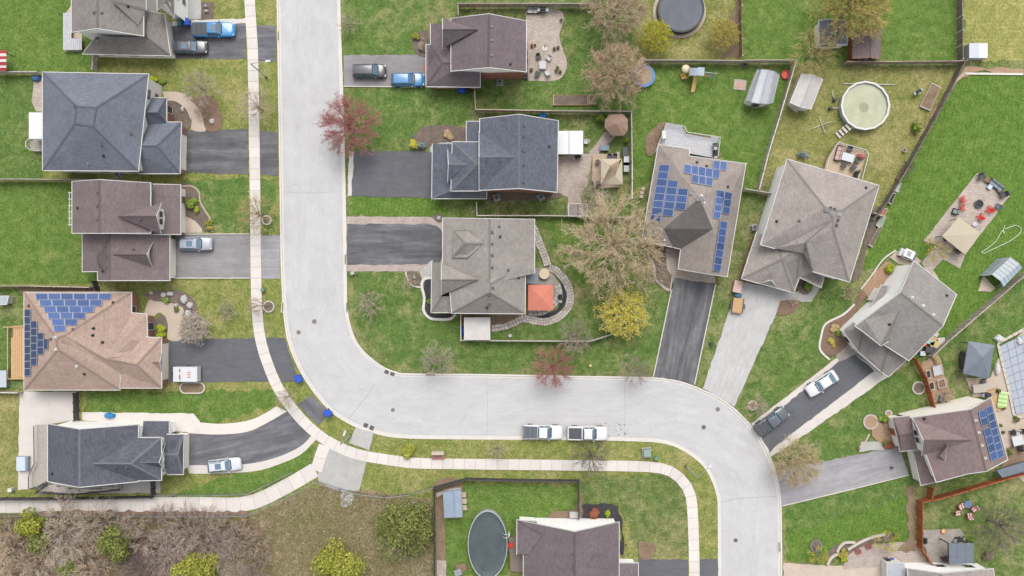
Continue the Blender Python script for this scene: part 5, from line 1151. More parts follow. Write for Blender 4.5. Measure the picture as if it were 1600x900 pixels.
# ------------------------------------------------------------------ vehicles
def paint(name, r, g, b, metal=0.0, rough=.28):
    t_ = NT(name, rough, .5, metal); t_.b.inputs['Coat Weight'].default_value = .6; t_.b.inputs['Coat Roughness'].default_value = .06
    c = col(r,g,b); return t_.out(t_.mix(c, t_.ramp(t_.noise(t_.vec('Object'), 1.5, 4), [(.3, g3(.93)), (.7, g3(1.04))]), 1.0, 'MULTIPLY'))
GLASS = NT('car_glass', .05, .7); GLASS = GLASS.out(col(104,130,150)); M_HEAD = plain(220,226,232,.15,.02,spec=.6,name='headlight_lens'); M_TAIL = plain(170,34,34,.25,.05,name='taillight_lens'); M_BEDLINE = plain(86,90,96,.6,.15,name='bed_liner'); M_COVER = plain(104,110,118,.55,.08,name='tonneau')  # GLASS: pale blue base colour paints in the reflected sky
def vehicle(name, label, cat, u, v, d, pm, L, W, Ht, kind='sedan', group=None, roof=None, sun=False, rails=False, cover=None):
    p = at(u, v, .9); p.z = S_Z(u, v)
    t_ = thing(name, label, cat, p, math.atan2(-d[1], d[0]), group, True); w2 = W/2
    pick = kind == 'pickup'; belt = 1.02 if kind in ('sedan','hatch') else 1.12
    if pick: belt = 1.2
    hood = belt-.08
    ST_ = [(-.5,.80,.42,belt-.16),(-.488,.91,.3,belt-.06),(-.45,.97,.28,belt),(-.3,1,.25,belt),(0,1,.25,belt),(.22,1,.25,belt),(.34,.99,.27,hood),(.42,.95,.3,hood-.05),(.472,.86,.32,hood-.14),(.5,.7,.4,hood-.26)]
    mb = MB(); mb.sm = True; R = []
    for s_, k_, zb, zt in ST_:
        hw = w2*k_; half = [(hw*.88,zb),(hw,zb+.22),(hw*1.0,zt-.2),(hw*.95,zt-.05),(hw*.8,zt),(hw*.4,zt+.025)]
        R.append([(s_*L,y,z) for y, z in half]+[(s_*L,0,zt+.035)]+[(s_*L,-y,z) for y, z in half[::-1]])
    m = len(R[0]); V = [q for r_ in R for q in r_]; F = []
    for i in range(len(R)-1):
        for k_ in range(m): F.append((i*m+k_, i*m+(k_+1)%m, (i+1)*m+(k_+1)%m, (i+1)*m+k_))
    F.append(tuple(range(m))[::-1]); F.append(tuple(range((len(R)-1)*m, len(R)*m)))
    mb.faces(V, [f[::-1] for f in F]); part('body', mb, pm, t_)
    x = {'sedan':(-.40,-.23,.02,.19),'hatch':(-.485,-.41,.02,.2),'suv':(-.485,-.42,.05,.2),'van':(-.485,-.44,.1,.26),'pickup':(-.12,-.09,.1,.2)}[kind]
    xr0, xr1, xf1, xf0 = [q*L for q in x]; b0, b1 = w2*.90, w2*.70; zb, zt = belt-.03, Ht
    bm = bmesh.new(); vs_ = [bm.verts.new(q) for q in ((xr0,-b0,zb),(xf0,-b0,zb),(xf0,b0,zb),(xr0,b0,zb),(xr1,-b1,zt-.02),(xf1,-b1,zt),(xf1,b1,zt),(xr1,b1,zt-.02))]
    for f in ((3,2,1,0),(4,5,6,7),(0,1,5,4),(1,2,6,5),(2,3,7,6),(3,0,4,7)): bm.faces.new([vs_[i] for i in f])
    bmesh.ops.bevel(bm, geom=[e for e in bm.edges if max(a.co.z for a in e.verts) > zb+.05], offset=.09, segments=3, affect='EDGES', profile=.6)
    me = bpy.data.meshes.new('cabin'); bm.to_mesh(me); bm.free(); me.materials.append(roof or pm)
    for pl in me.polygons: pl.use_smooth = True
    o = bpy.data.objects.new('cabin', me); C.objects.link(o); o.parent = t_; OFF[o.name] = (0,0,0)
    def gl(name, q, n):
        q = [Vector(a) for a in q]; c = sum(q, Vector())/4; q = [c+(a-c)*.9 for a in q]; n = Vector(n).normalized(); mb = MB(); lo = [a+n*-.02 for a in q]; hi = [a+n*.02 for a in q]
        if (lo[1]-lo[0]).cross(lo[2]-lo[0]).dot(n) < 0: lo, hi = lo[::-1], hi[::-1]
        mb.hexa(lo, hi); part(name, mb, GLASS, t_)
    dz = zt-zb
    gl('windshield', [(xf0,-b0*.97,zb),(xf0,b0*.97,zb),(xf1,b1*.97,zt-.03),(xf1,-b1*.97,zt-.03)], (dz,0,xf0-xf1))
    gl('rear_window', [(xr0,-b0*.95,zb+.1),(xr0,b0*.95,zb+.1),(xr1,b1*.95,zt-.05),(xr1,-b1*.95,zt-.05)], (-dz,0,xr1-xr0))
    for sg in (-1,1):
        xm = (xr0+xf0)/2-.05; n = (0,sg*dz,b0-b1)
        gl('side_window', [(xr0+.15,sg*b0,zb+.04),(xm-.03,sg*b0,zb+.04),(xm-.03,sg*b1,zt-.06),(xr1+.12,sg*b1,zt-.06)], n)
        gl('side_window', [(xm+.03,sg*b0,zb+.04),(xf0-.15,sg*b0,zb+.04),(xf1-.02,sg*b1,zt-.06),(xm+.03,sg*b1,zt-.06)], n)
        mb = MB(); mb.box((xf0-.28,sg*(w2+.06),belt-.02),(.16,.22,.16), 0, .8); part('mirror', mb, pm, t_)
        mb = MB(); mb.box((L*.462,sg*w2*.66,hood-.3),(.26,.34,.16), sg*-.35); part('headlight', mb, M_HEAD, t_)
        mb = MB(); mb.box((-L*.488,sg*w2*.74,belt-.3),(.12,.28,.2), sg*.15); part('taillight', mb, M_TAIL, t_)
        if rails: mb = MB(); mb.tube((xr1+.1,sg*(b1-.05),zt+.05),(xf1-.15,sg*(b1-.05),zt+.06),.03,.03,6); part('roof_rail', mb, M_CHROME if rails == 2 else M_BLACK, t_)
        for fx in (-.31,.31):
            r_ = .34 if not pick else .4; mb = MB(); mb.tube((fx*L,sg*(w2-.2),r_),(fx*L,sg*(w2+.025),r_),r_,r_,18); wo = part('wheel', mb, M_RUBBER, t_); mb = MB(); mb.tube((fx*L,sg*(w2+.0),r_),(fx*L,sg*(w2+.035),r_),r_*.62,r_*.55,12); part('rim', mb, M_CHROME, wo)
    for sx, z_ in ((.497,.36),(-.497,.4)): mb = MB(); mb.box((sx*L,0,z_),(.1,W*.72,.16)); part('bumper', mb, M_DARK if sx < 0 else pm, t_)
    mb = MB(); mb.box((xf0+.06,0,belt-.015),(.16,W*.7,.05)); part('cowl', mb, M_BLACK, t_)
    if sun: mb = MB(); mb.box(((xf1+xr1)/2+.25,0,zt-.035),(.85,b1*1.25,.05)); part('sunroof', mb, GLASS, t_)
    if pick:
        bl = xr0-.08-(-L*.485)
        if cover is not None:
            mb = MB(); mb.box((-L*.485+bl/2,0,belt+.02),(bl,W*.84,.07), 0, .97); cv = part('bed_cover', mb, cover, t_)
            for i in (1,2): mb = MB(); mb.box((-L*.485+bl*i/3,0,belt+.088),(.05,W*.8,.02)); part('fold', mb, M_BLACK, cv)
        else:
            mb = MB(); mb.box((-L*.485+bl/2+.02,0,belt-.0),(bl-.2,W*.76,.045)); part('bed_floor', mb, M_BEDLINE, t_)
            for sg in (-1,1): mb = MB(); mb.box((-L*.485+bl/2,sg*W*.425,belt-.02),(bl,.13,.16)); part('bed_side', mb, pm, t_)
            mb = MB(); mb.box((-L*.485,0,belt-.02),(.1,W*.84,.14)); part('tailgate', mb, pm, t_)
    return t_
def S_Z(u, v):
    """road surface lies a kerb lower than the driveways"""
    return -0.215 if 800 < u < 960 and 640 < v < 700 else -0.01
P_BLUE = paint('bright_blue_paint', 52,142,206); P_BLACK = paint('black_paint', 66,68,74); P_BLACK2 = paint('charcoal_paint', 82,82,90); P_BLUE2 = paint('sky_blue_paint', 66,132,188); P_SILVER = paint('silver_paint', 184,190,202, .3); P_WHITE = paint('white_paint', 236,236,236); P_PALE = paint('pale_silver_paint', 226,229,233, .1); P_GREY = paint('slate_grey_paint', 104,108,116, .2)
vehicle('pickup_truck','bright blue pickup with flat black bed cover','pickup truck',333,46,(1,0),P_BLUE,6.1,2.12,1.9,'pickup',cover=M_BEDLINE,sun=True)
vehicle('parked_car','black hatchback parked beside bright blue pickup','car',297,73,(1,0),P_BLACK2,4.7,1.86,1.5,'hatch',sun=True)
vehicle('parked_van','black minivan on driveway of plum roofed house','van',577,110.5,(1,0),P_BLACK,4.75,1.95,1.72,'van',rails=1)
vehicle('parked_car','blue hatchback nosed up to the plum roofed house','car',637,124,(1,0),P_BLUE2,4.75,1.9,1.55,'hatch')
vehicle('parked_car','silver car with roof rails by brown twin gabled house','car',305,381,(1,0),P_SILVER,4.7,1.9,1.62,'suv',rails=2,sun=True)
vehicle('parked_car','pale silver wagon with dark sunroof on curving driveway','car',350,727,(1,-.11),P_PALE,4.75,1.86,1.52,'hatch',rails=1,sun=True)
vehicle('pickup_truck','white pickup with grey folding bed cover parked on road','pickup truck',848,675.5,(1,.02),P_WHITE,5.75,2.02,1.88,'pickup',cover=M_COVER,group='white pickups at the kerb')
vehicle('pickup_truck','white pickup with open dark bed parked on road','pickup truck',918,677.5,(1,.01),P_WHITE,5.75,2.02,1.88,'pickup',group='white pickups at the kerb')
vehicle('parked_car','white sedan on dark diagonal driveway','car',1285,599.5,(-49,32),P_WHITE,4.85,1.85,1.42,'sedan')
vehicle('pickup_truck','dark grey pickup at road end of diagonal driveway','pickup truck',1206,658,(48,-35),P_GREY,5.3,1.9,1.78,'pickup',cover=M_BEDLINE)
# trailers and the small cart
p = at(297,583); t = thing('box_trailer','white box trailer with orange markings on sealed driveway','trailer',p,0,None,True)
mb = MB(); mb.box((0,0,.55),(3.5,2.15,1.35),0,.97); part('body', mb, P_WHITE, t)
for i in range(3): mb = MB(); mb.box((-1.12+1.12*i,0,1.905),(1.06,2.0,.03)); part('roof_panel', mb, plain(222,224,228,.5,.08), t)
OR = plain(214,128,60,.6,.3,scale=6,name='orange_marking')
for x0, y0, w_, h_ in ((-.75,.55,.2,.5),(-.75,-.4,.22,.7),(.55,.3,.5,.14),(.55,-.05,.5,.14),(.55,-.4,.5,.14)): mb = MB(); mb.box((x0,y0,1.935),(w_,h_,.006)); part('marking', mb, OR, t)
for sg in (-1,1): mb = MB(); mb.tube((-.1,sg*1.0,.32),(-.1,sg*1.15,.32),.32,.32,16); part('wheel', mb, M_RUBBER, t)
mb = MB(); mb.path([(-1.75,.6,.5),(-2.5,0,.5)],.05,6); mb.path([(-1.75,-.6,.5),(-2.5,0,.5)],.05,6); mb.tube((-2.4,0,.02),(-2.4,0,.75),.05,.05,8); part('hitch', mb, M_DARK, t)
p = at(1151,477); t = thing('utility_trailer','small wooden floored utility trailer on old concrete driveway','trailer',p,math.radians(-97),None,True)
for i in range(7): mb = MB(); mb.box((0,-.6+.2*i,.55),(2.1,.18,.05)); part('plank', mb, W_NEW, t)
for sg in (-1,1): mb = MB(); mb.box((0,sg*.76,.5),(2.15,.07,.3)); part('side_rail', mb, W_BROWN, t); mb = MB(); mb.tube((.1,sg*.82,.3),(.1,sg*1.02,.3),.3,.3,16); part('wheel', mb, M_RUBBER, t); mb = MB(); mb.box((.1,sg*.93,.62),(.75,.24,.04)); part('fender', mb, M_DARK, t)
mb = MB(); mb.box((1.08,0,.45),(.06,1.5,.3)); part('tailboard', mb, W_BROWN, t)
mb = MB(); mb.path([(-1.05,.4,.5),(-1.9,0,.5)],.04,6); mb.path([(-1.05,-.4,.5),(-1.9,0,.5)],.04,6); part('hitch', mb, M_DARK, t)
p = at(1153,448,1.2); t = thing('storage_box','pinkish flat topped storage box beside garage wall','box',(p.x,p.y,0),math.radians(-12),None,True); mb = MB(); mb.box((0,0,.02),(1.1,1.6,1.1)); part('body', mb, plain(196,160,150,.8,.1), t); mb = MB(); mb.box((0,0,1.12),(1.2,1.7,.06)); part('lid', mb, plain(216,184,174,.8,.08), t)
p = at(1421,398,1.2); t = thing('utility_cart','small white utility cart on walkway behind diagonal house','cart',(p.x,p.y,0),math.radians(-24),None,True)
mb = MB(); mb.box((0,0,.3),(2.5,1.2,.45),0,.94); part('body', mb, P_WHITE, t); mb = MB(); mb.box((-.25,0,1.65),(1.5,1.2,.07),0,.96); part('roof', mb, P_WHITE, t); mb = MB(); mb.box((.75,0,.76),(.8,1.05,.05)); part('cargo_tray', mb, M_COVER, t)
mb = MB(); mb.box((-.05,0,.76),(.5,1.1,.2)); part('seat', mb, M_DARK, t)
mb = MB(); mb.box((-.3,0,1.73),(.55,.7,.02)); part('roof_hatch', mb, M_GREYMETAL, t)
for sx in (-.9,.4):
    for sg in (-1,1): mb = MB(); mb.tube((sx,sg*.52,.7),(sx,sg*.54,1.66),.03,.03,6); part('roof_post', mb, M_DARK, t)
for sx in (-.8,.8):
    for sg in (-1,1): mb = MB(); mb.tube((sx,sg*.5,.26),(sx,sg*.64,.26),.26,.26,14); part('wheel', mb, M_RUBBER, t)
# ------------------------------------------------------------------ trees, bushes, plants
def rvec(r):
    while True:
        v = Vector((r.uniform(-1,1), r.uniform(-1,1), r.uniform(-1,1)))
        if .05 < v.length < 1: return v.normalized()
def tree_mesh(seed, h, R, trunk_h=.28, limbs=7, levels=3, split=5, r0=.16, leaf=0, leaf_size=.16, up=.35, twig=.012, spread=1.0, tips=None, first=.9):
    """tapered trunk with limbs; twigs bundled in a second mesh; leaf faces in a third. Crown radius R, height h, metres"""
    r = random.Random(seed); T = MB(); W_ = MB(); L = MB(); ends = []
    def quad(c, n, s):
        a = n.orthogonal().normalized(); b = n.cross(a); t = r.uniform(0, 6.28); a2 = a*math.cos(t)+b*math.sin(t); b2 = n.cross(a2)
        L.poly([c-a2*s, c-b2*s*.55, c+a2*s, c+b2*s*.55])
    def grow(p, d, l, rad, lev):
        mb = T if lev <= 1 else W_; n = 6 if lev == 0 else 4 if lev == 1 else 3
        q = p; dd = d; segs = 3 if lev <= 1 else 2; pts = [p]
        for i in range(segs):
            dd = (dd + rvec(r)*.16 + Vector((0,0,.05*up))).normalized(); q2 = q+dd*(l/segs); ra, rb = rad*(1-.5*i/segs), rad*(1-.5*(i+1)/segs)
            mb.tube(q, q2, ra, rb, n, False); q = q2; pts.append(q)
        if lev >= levels: ends.append((q, dd)); return
        for k in range(split + (1 if lev == 0 else 0)):
            t = r.uniform(.3, 1) if k else 1.0; s_ = pts[min(int(t*segs), segs-1)]; e_ = pts[min(int(t*segs)+1, segs)]; f = t*segs-int(t*segs)
            b = s_+(e_-s_)*(f if t < 1 else 1); out = Vector((b.x, b.y, 0)); out = out.normalized() if out.length > .05 else out
            nd = (dd*.8 + out*.22 + rvec(r)*.62*spread + Vector((0,0,up*.2))).normalized()
            grow(b, nd, l*r.uniform(.5,.78), max(rad*.5, twig), lev+1)
    th = h*trunk_h; bend = Vector((r.uniform(-.1,.1), r.uniform(-.1,.1), 0))
    T.tube((0,0,-.15),(bend.x*.3,bend.y*.3,th*.5), r0*1.25, r0*.95, 8, False); T.tube((bend.x*.3,bend.y*.3,th*.5),(bend.x,bend.y,th), r0*.95, r0*.8, 8, False)
    top = Vector((bend.x, bend.y, th)); L0 = R*.66
    for i in range(limbs):
        a = 6.283*i/limbs + r.uniform(-.3,.3); el = r.uniform(.15, 1.15)*first; d = Vector((math.cos(a)*math.cos(el), math.sin(a)*math.cos(el), math.sin(el)))
        grow(top+Vector((0,0,r.uniform(-.1,.5)*th*.5)), d, L0*r.uniform(.8,1.1), r0*.5, 0)
    grow(top, Vector((0,0,1)), (h-th)*.5, r0*.6, 0)
    if leaf:
        for c, d in ends:
            for k in range(leaf): quad(c+rvec(r)*r.uniform(.05,.42)*R*.14, (rvec(r)+Vector((0,0,.7))).normalized(), leaf_size*r.uniform(.6,1.3))
    return T, W_, L
def radial_mesh(seed, h, R, nb=120, tw_n=13, r0=.16, leaf=2, leaf_size=.06, twig=.011, z0=.3, dome=.55, tl=.2):
    """round headed tree: many fine branches run from the trunk to every part of a dome, each feathered with twigs"""
    r = random.Random(seed); T = MB(); W_ = MB(); L = MB()
    bx, by = r.uniform(-.15,.15), r.uniform(-.15,.15)
    T.tube((0,0,-.15),(bx*.5,by*.5,h*z0*.6), r0*1.25, r0, 8, False); T.tube((bx*.5,by*.5,h*z0*.6),(bx,by,h*.62), r0, r0*.45, 8, False)
    limbs = []
    for i in range(9):
        a = 6.283*i/9+r.uniform(-.25,.25); e = r.uniform(.45,.75); p0 = Vector((bx*.8,by*.8,h*(z0+r.uniform(0,.16)))); p1 = Vector((math.cos(a)*R*e*.5, math.sin(a)*R*e*.5, h*(z0+.22))); p2 = Vector((math.cos(a)*R*e, math.sin(a)*R*e, h*(z0+.34)*r.uniform(.9,1.15)))
        T.tube(p0,p1,r0*.5,r0*.32,5,False); T.tube(p1,p2,r0*.32,r0*.16,5,False); limbs.append((p0,p1,p2,a))
    wob = [r.uniform(.82,1.1) for _ in range(13)]
    for i in range(nb):
        a = 2.39996*i+r.uniform(-.2,.2); rr = R*math.sqrt((i+.5)/nb)*wob[int(a*2)%13]*r.uniform(.9,1.06); k = min(1, rr/R)
        end = Vector((math.cos(a)*rr, math.sin(a)*rr, h*(1-dome*k**2.2)*r.uniform(.88,1.03)))
        lm = min(limbs, key=lambda q: abs((q[3]-a+3.1416)%6.2832-3.1416)); st = lm[1] if k > .45 else Vector((bx,by,h*.5)); st = st+(lm[2]-lm[1])*max(0,min(1,(k-.45)*1.4)) if k > .45 else st
        ct = (st+end)/2+Vector((0,0,-.06*h))+rvec(r)*.05*R; pts = []
        for j in range(5): t = j/4; pts.append(st*(1-t)**2+ct*2*t*(1-t)+end*t*t)
        for j in range(4): W_.tube(pts[j], pts[j+1], twig*(3-.5*j), twig*(2.5-.5*j), 3, False)
        for j in range(tw_n):
            t = .3+.7*(j+r.random())/tw_n; q = min(3, int(t*4)); f = t*4-q; p = pts[q]+(pts[q+1]-pts[q])*f; d = (pts[q+1]-pts[q]).normalized(); out = Vector((p.x,p.y,0)); out = out.normalized() if out.length > .1 else out
            n = (d*.55+out*.35+rvec(r)*.75+Vector((0,0,.25))).normalized(); l = R*tl*r.uniform(.5,1.15); m = p+n*l*.5+rvec(r)*l*.06; q2 = p+(n+rvec(r)*.2).normalized()*l
            W_.tube(p, m, twig*1.3, twig, 3, False); W_.tube(m, q2, twig, twig*.7, 3, False)
            for z in range(2):
                n2 = (n+rvec(r)*.8).normalized(); W_.tube(m if z else p+(m-p)*.6, m+n2*l*.45, twig*.9, twig*.6, 3, False)
                ends = (m+n2*l*.45, q2)[:1+z]
                for en in ends:
                    for _ in range(leaf):
                        c = en+rvec(r)*leaf_size*2.2; nn = (rvec(r)+Vector((0,0,.8))).normalized(); A = nn.orthogonal().normalized(); B = nn.cross(A); u = r.uniform(0,6.28); A2 = A*math.cos(u)+B*math.sin(u); B2 = nn.cross(A2); s_ = leaf_size*r.uniform(.6,1.4); L.poly([c-A2*s_, c-B2*s_*.6, c+A2*s_, c+B2*s_*.6])
    return T, W_, L
TREE_PROTO = {}
def proto(key, fn=tree_mesh, **kw):
    T, W_, L = fn(**kw); TREE_PROTO[key] = (T.mesh('trunk'), W_.mesh('twigs'), L.mesh('leaves') if L.f else None, kw['R'], kw['h'])
def clump_mesh(seed, n, lobes, size, squash=1.0):
    """leafy crown: leaf faces scattered through several uneven lobes, radius about 1, standing on z = 0"""
    r = random.Random(seed); L = MB(); lb = []
    for i in range(lobes):
        a = r.uniform(0, 6.28); d = r.uniform(0, .62); lb.append((Vector((math.cos(a)*d, math.sin(a)*d, r.uniform(.35,1.0)*squash)), r.uniform(.28,.5)))
    for i in range(n):
        c, rad = lb[i % lobes]; v = rvec(r)
        if v.z < -.5: v.z = -v.z
        p = c + v*rad*r.uniform(.72,1.12); nrm = (v+rvec(r)*.7+Vector((0,0,.3))).normalized(); a = nrm.orthogonal().normalized(); b = nrm.cross(a); t = r.uniform(0,6.28); a2 = a*math.cos(t)+b*math.sin(t); b2 = nrm.cross(a2); s_ = size*r.uniform(.5,1.35)
        L.poly([p-a2*s_, p-b2*s_*.5+nrm*s_*.2, p+a2*s_, p+b2*s_*.5+nrm*s_*.2])
    return L
def tw(*c): return islands('twig_bark', [col(*x) for x in c], .9)
TW_GREY = tw((182,166,152),(214,198,182),(161,145,134)); TW_TAN = tw((214,196,168),(230,212,184),(182,164,140)); TW_BROWN = tw((206,182,156),(226,202,174),(180,156,134)); TW_PINK = tw((178,158,148),(200,180,168),(150,132,122)); TW_RED = tw((186,118,118),(212,145,141),(157,100,102)); TW_PALE = tw((200,184,164),(216,200,180),(172,156,138)); TW_DARK = tw((116,104,98),(138,126,118),(98,88,84)); TW_OLIVE = tw((186,168,111),(212,193,132),(159,141,98))
BARK = wood('tree_bark', 138,124,114)
LF_RED = islands('red_buds', [col(176,112,108), col(200,146,138), col(158,98,96), col(212,168,158)], .8, trans=.2)
LF_YEL = islands('yellow_blossom', [col(246,230,84), col(236,218,70), col(248,238,126), col(214,204,92)], .8, trans=.25)
LF_YELGREEN = islands('yellow_green_leaf', [col(226,220,54), col(206,206,52), col(236,230,92), col(184,188,56)], .8, trans=.25)
LF_TANBUD = islands('tan_buds', [col(221,196,140), col(201,171,122), col(235,214,155), col(185,162,117)], .85, trans=.2)
LF_BROWNBUD = islands('brown_buds', [col(226,200,160), col(206,176,138), col(188,160,128), col(236,212,172), col(196,172,132)], .85, trans=.2)
LF_OLIVEBUD = islands('olive_buds', [col(210,192,94), col(187,174,90), col(230,212,110), col(169,158,90)], .85, trans=.2)
LF_WHITE = islands('white_blossom', [col(226,208,200), col(210,190,184), col(238,226,218), col(190,170,164)], .8, trans=.2)
LF_CEDAR = islands('cedar_foliage', [col(103,112,63), col(131,137,74), col(153,158,88), col(81,92,54)], .9)
LF_CEDMIX = islands('mixed_cedar_foliage', [col(108,114,60), col(142,150,80), col(160,168,94), col(88,98,54), col(124,132,70)], .9)
LF_CEDARY = islands('yellowish_cedar_foliage', [col(128,136,62), col(176,178,72), col(104,114,56), col(200,198,92), col(150,156,66)], .9)
LF_GREEN = islands('green_bush_foliage', [col(124,151,63), col(151,174,74), col(99,128,56), col(174,189,90)], .9)
LF_LIME = islands('lime_bush_foliage', [col(168,184,52), col(190,200,66), col(142,162,48)], .9)
LF_BLUE = islands('blue_spruce_foliage', [col(138,158,150), col(164,180,172), col(116,138,130)], .9)
LF_RUST = islands('rust_foliage', [col(160,92,70), col(180,116,84), col(136,80,66)], .9)
LF_GREYISH = islands('grey_shrub_twigs', [col(150,134,120), col(172,156,142), col(126,112,102)], .9)
proto('big', radial_mesh, seed=11, h=10.5, R=6.4, nb=125, tw_n=18, r0=.3, leaf=1, leaf_size=.07, twig=.016, tl=.17, z0=.22)
proto('dense', radial_mesh, seed=12, h=8, R=4.6, nb=165, tw_n=13, r0=.2, leaf=1, leaf_size=.07, twig=.014)
proto('dense_b', radial_mesh, seed=33, h=8.5, R=4.6, nb=160, tw_n=13, r0=.2, leaf=1, leaf_size=.07, twig=.014)
proto('mid', radial_mesh, seed=13, h=6, R=3, nb=80, tw_n=9, r0=.1, leaf=0, twig=.0085, tl=.24)
proto('mid_b', radial_mesh, seed=14, h=6, R=3, nb=70, tw_n=9, r0=.1, leaf=0, twig=.0085, tl=.26)
proto('bud', radial_mesh, seed=15, h=6, R=3.4, nb=140, tw_n=10, r0=.13, leaf=2, leaf_size=.046, twig=.0095)
proto('leafy', radial_mesh, seed=16, h=5, R=2.6, nb=90, tw_n=9, r0=.11, leaf=2, leaf_size=.075, twig=.01)
proto('leafy_b', radial_mesh, seed=17, h=5, R=2.6, nb=90, tw_n=10, r0=.11, leaf=2, leaf_size=.075, twig=.01)
proto('small', radial_mesh, seed=18, h=3, R=1.6, nb=44, tw_n=7, r0=.05, leaf=0, twig=.008, tl=.26, z0=.2)
proto('small_b', radial_mesh, seed=19, h=3, R=1.6, nb=56, tw_n=7, r0=.05, leaf=0, twig=.008, tl=.24, z0=.12)
proto('thicket', seed=51, h=4.5, R=3.2, limbs=9, levels=3, split=5, r0=.11, leaf=0, twig=.018, up=.1, trunk_h=.12, first=.6)
proto('thicket_b', seed=52, h=4.5, R=3.2, limbs=8, levels=3, split=5, r0=.12, leaf=0, twig=.018, up=.0, trunk_h=.1, first=.5)
proto('young', seed=20, h=4.5, R=1.6, limbs=6, levels=2, split=6, r0=.06, leaf=2, leaf_size=.08, twig=.013, up=.5, trunk_h=.35)
TREE_N = [0]
def setmat(o, m):
    o.data.materials.clear() if o.data.users == 1 else None
    if not o.data.materials: o.data.materials.append(m)
    o.material_slots[0].link = 'OBJECT'; o.material_slots[0].material = m
def tree(key, u, v, r_px, h, label, twm, lfm=None, base=None, group=None, name='tree', rot=None, lean=0):
    tm, wm, lm, R, hh = TREE_PROTO[key]; TREE_N[0] += 1; rnd = random.Random(TREE_N[0])
    k = S*(1-.6*h/H); rad = r_px*k
    p = at(*base) if base else at(u, v, .55*h); p = Vector((p.x, p.y, 0))
    t = thing(name, label, 'tree', p, rnd.uniform(0, 6.28) if rot is None else rot, group, True); s_ = rad/R; t.scale = (s_, s_, h/hh)
    for nm, me, m in (('trunk', tm, BARK), ('crown', wm, twm), ('leaves', lm, lfm)):
        if me is None or m is None: continue
        o = bpy.data.objects.new(nm, me); C.objects.link(o); o.parent = t
        if not me.materials: me.materials.append(m)
        o.material_slots[0].link = 'OBJECT'; o.material_slots[0].material = m
    if base:     # crown sits off the base: tilt the whole tree a little
        c = at(u, v, .6*h); d = Vector((c.x-p.x, c.y-p.y, 0)); ang = math.atan2(d.length, .6*h)
        ax = Vector((-d.y, d.x, 0)); 
        if ax.length > .01: t.rotation_mode = 'QUATERNION'; from mathutils import Quaternion; t.rotation_quaternion = Quaternion(ax.normalized(), ang) @ Quaternion((0,0,1), rnd.uniform(0,6.28))
    return t
T_ = tree
T_('bud',545,196,50,7.5,'red budding maple overhanging the road edge',TW_RED,LF_RED)
T_('dense',962,115,52,8,'dense brown twigged tree beside the trampoline',TW_BROWN,LF_BROWNBUD)
T_('dense_b',964,14,54,8.5,'dense grey brown tree at the top edge by plum house yard',TW_TAN,LF_BROWNBUD)
T_('leafy',1025,56,26,4.5,'bright yellow green tree below the navy covered pool',TW_OLIVE,LF_YELGREEN)
T_('leafy_b',1131,53,24,4,'pale yellow tree against dark board fence',TW_OLIVE,LF_OLIVEBUD)
T_('dense',1335,8,60,9,'large yellowish budding tree over the two back sheds',TW_OLIVE,LF_OLIVEBUD)
T_('mid_b',1272,82,42,6,'thin greyish yellow tree over fence by white shed',TW_OLIVE,None)
T_('big',958,384,85,10.5,'big spreading tan bare tree beside solar bungalow',TW_TAN,LF_TANBUD)
T_('leafy_b',973,489,40,5.5,'yellow blossoming tree below the big bare tree',TW_TAN,LF_YEL)
T_('mid',899,526,30,5,'pinkish grey bare tree at end of pale lawn fence',TW_PINK,None)
T_('bud',864,574,37,6,'red twigged maple at road edge below coral gazebo',TW_RED,None)
T_('mid_b',993,579,29,5,'pinkish bare tree at road edge by worn dark driveway',TW_PINK,None)
T_('mid',683,563,30,5,'small grey bare tree at road edge below white shed',TW_GREY,None)
T_('small_b',578,474,24,3,'pale bare shrubby tree in middle of corner lawn',TW_PALE,None)
T_('mid',312,137,31,5,'pale bare tree beside the curved tan walkway',TW_PALE,None)
T_('mid_b',402,166,32,5,'pale bare street tree over sidewalk by blue grey house',TW_PALE,None)
T_('mid_b',400,335,37,5.5,'yellowish twigged street tree rooted in small mulch ring',TW_OLIVE,LF_OLIVEBUD,base=(416,343))
T_('small',398,478,16,4.5,'thin bare street tree leaning from the larger mulch ring',TW_BROWN,None,base=(420,478))
T_('small_b',355,485,17,2.4,'grey bare bush on lawn beside white blossoming tree',TW_GREY,None)
T_('leafy_b',303,513,25,4,'white blossoming tree at corner of sealed driveway',TW_PALE,LF_WHITE)
T_('small',447,621,20,3.6,'bare sapling over sidewalk between the blue bins',TW_BROWN,None)
T_('small',545,39,18,3,'pale bare sapling alone on lawn above black minivan',TW_PALE,None)
T_('small',777,703,17,3.4,'bare sapling on grass verge behind folding cover pickup',TW_PALE,None)
T_('mid',923,712,32,6,'dark branched bare tree over sidewalk behind open bed pickup',TW_DARK,None)
T_('bud',1245,723,42,6.5,'tan twigged tree overhanging the pale asphalt driveway',TW_TAN,LF_TANBUD)
T_('mid_b',1562,822,44,6,'dark bare tree in yard with striped garden chairs',TW_DARK,None)
T_('small_b',1480,615,13,2.2,'brown bare shrub beside the square planter boxes',TW_BROWN,None)
T_('small',1186,634,18,4.4,'bare sapling leaning out of tan stone ring',TW_PALE,None,base=(1168,632))
T_('young',1463,389,19,3.5,'greenish budding tree at corner of gazebo patio',TW_OLIVE,LF_OLIVEBUD)
T_('small_b',1328,459,14,2,'white flowering shrub between two diagonal houses',TW_BROWN,LF_WHITE)
T_('young',1283,872,15,3.6,'sparse sapling leaning from grey mulch circle',TW_OLIVE,LF_YELGREEN,base=(1272,855))
T_('young',1385,850,17,3,'yellow green young tree beside vivid lawn border',TW_OLIVE,LF_YELGREEN)
T_('small_b',668,66,12,1.6,'low bare shrub by door of plum house',TW_BROWN,None)
T_('small_b',1012,395,18,2.4,'brown bare shrub in curved bed of solar bungalow',TW_BROWN,None)
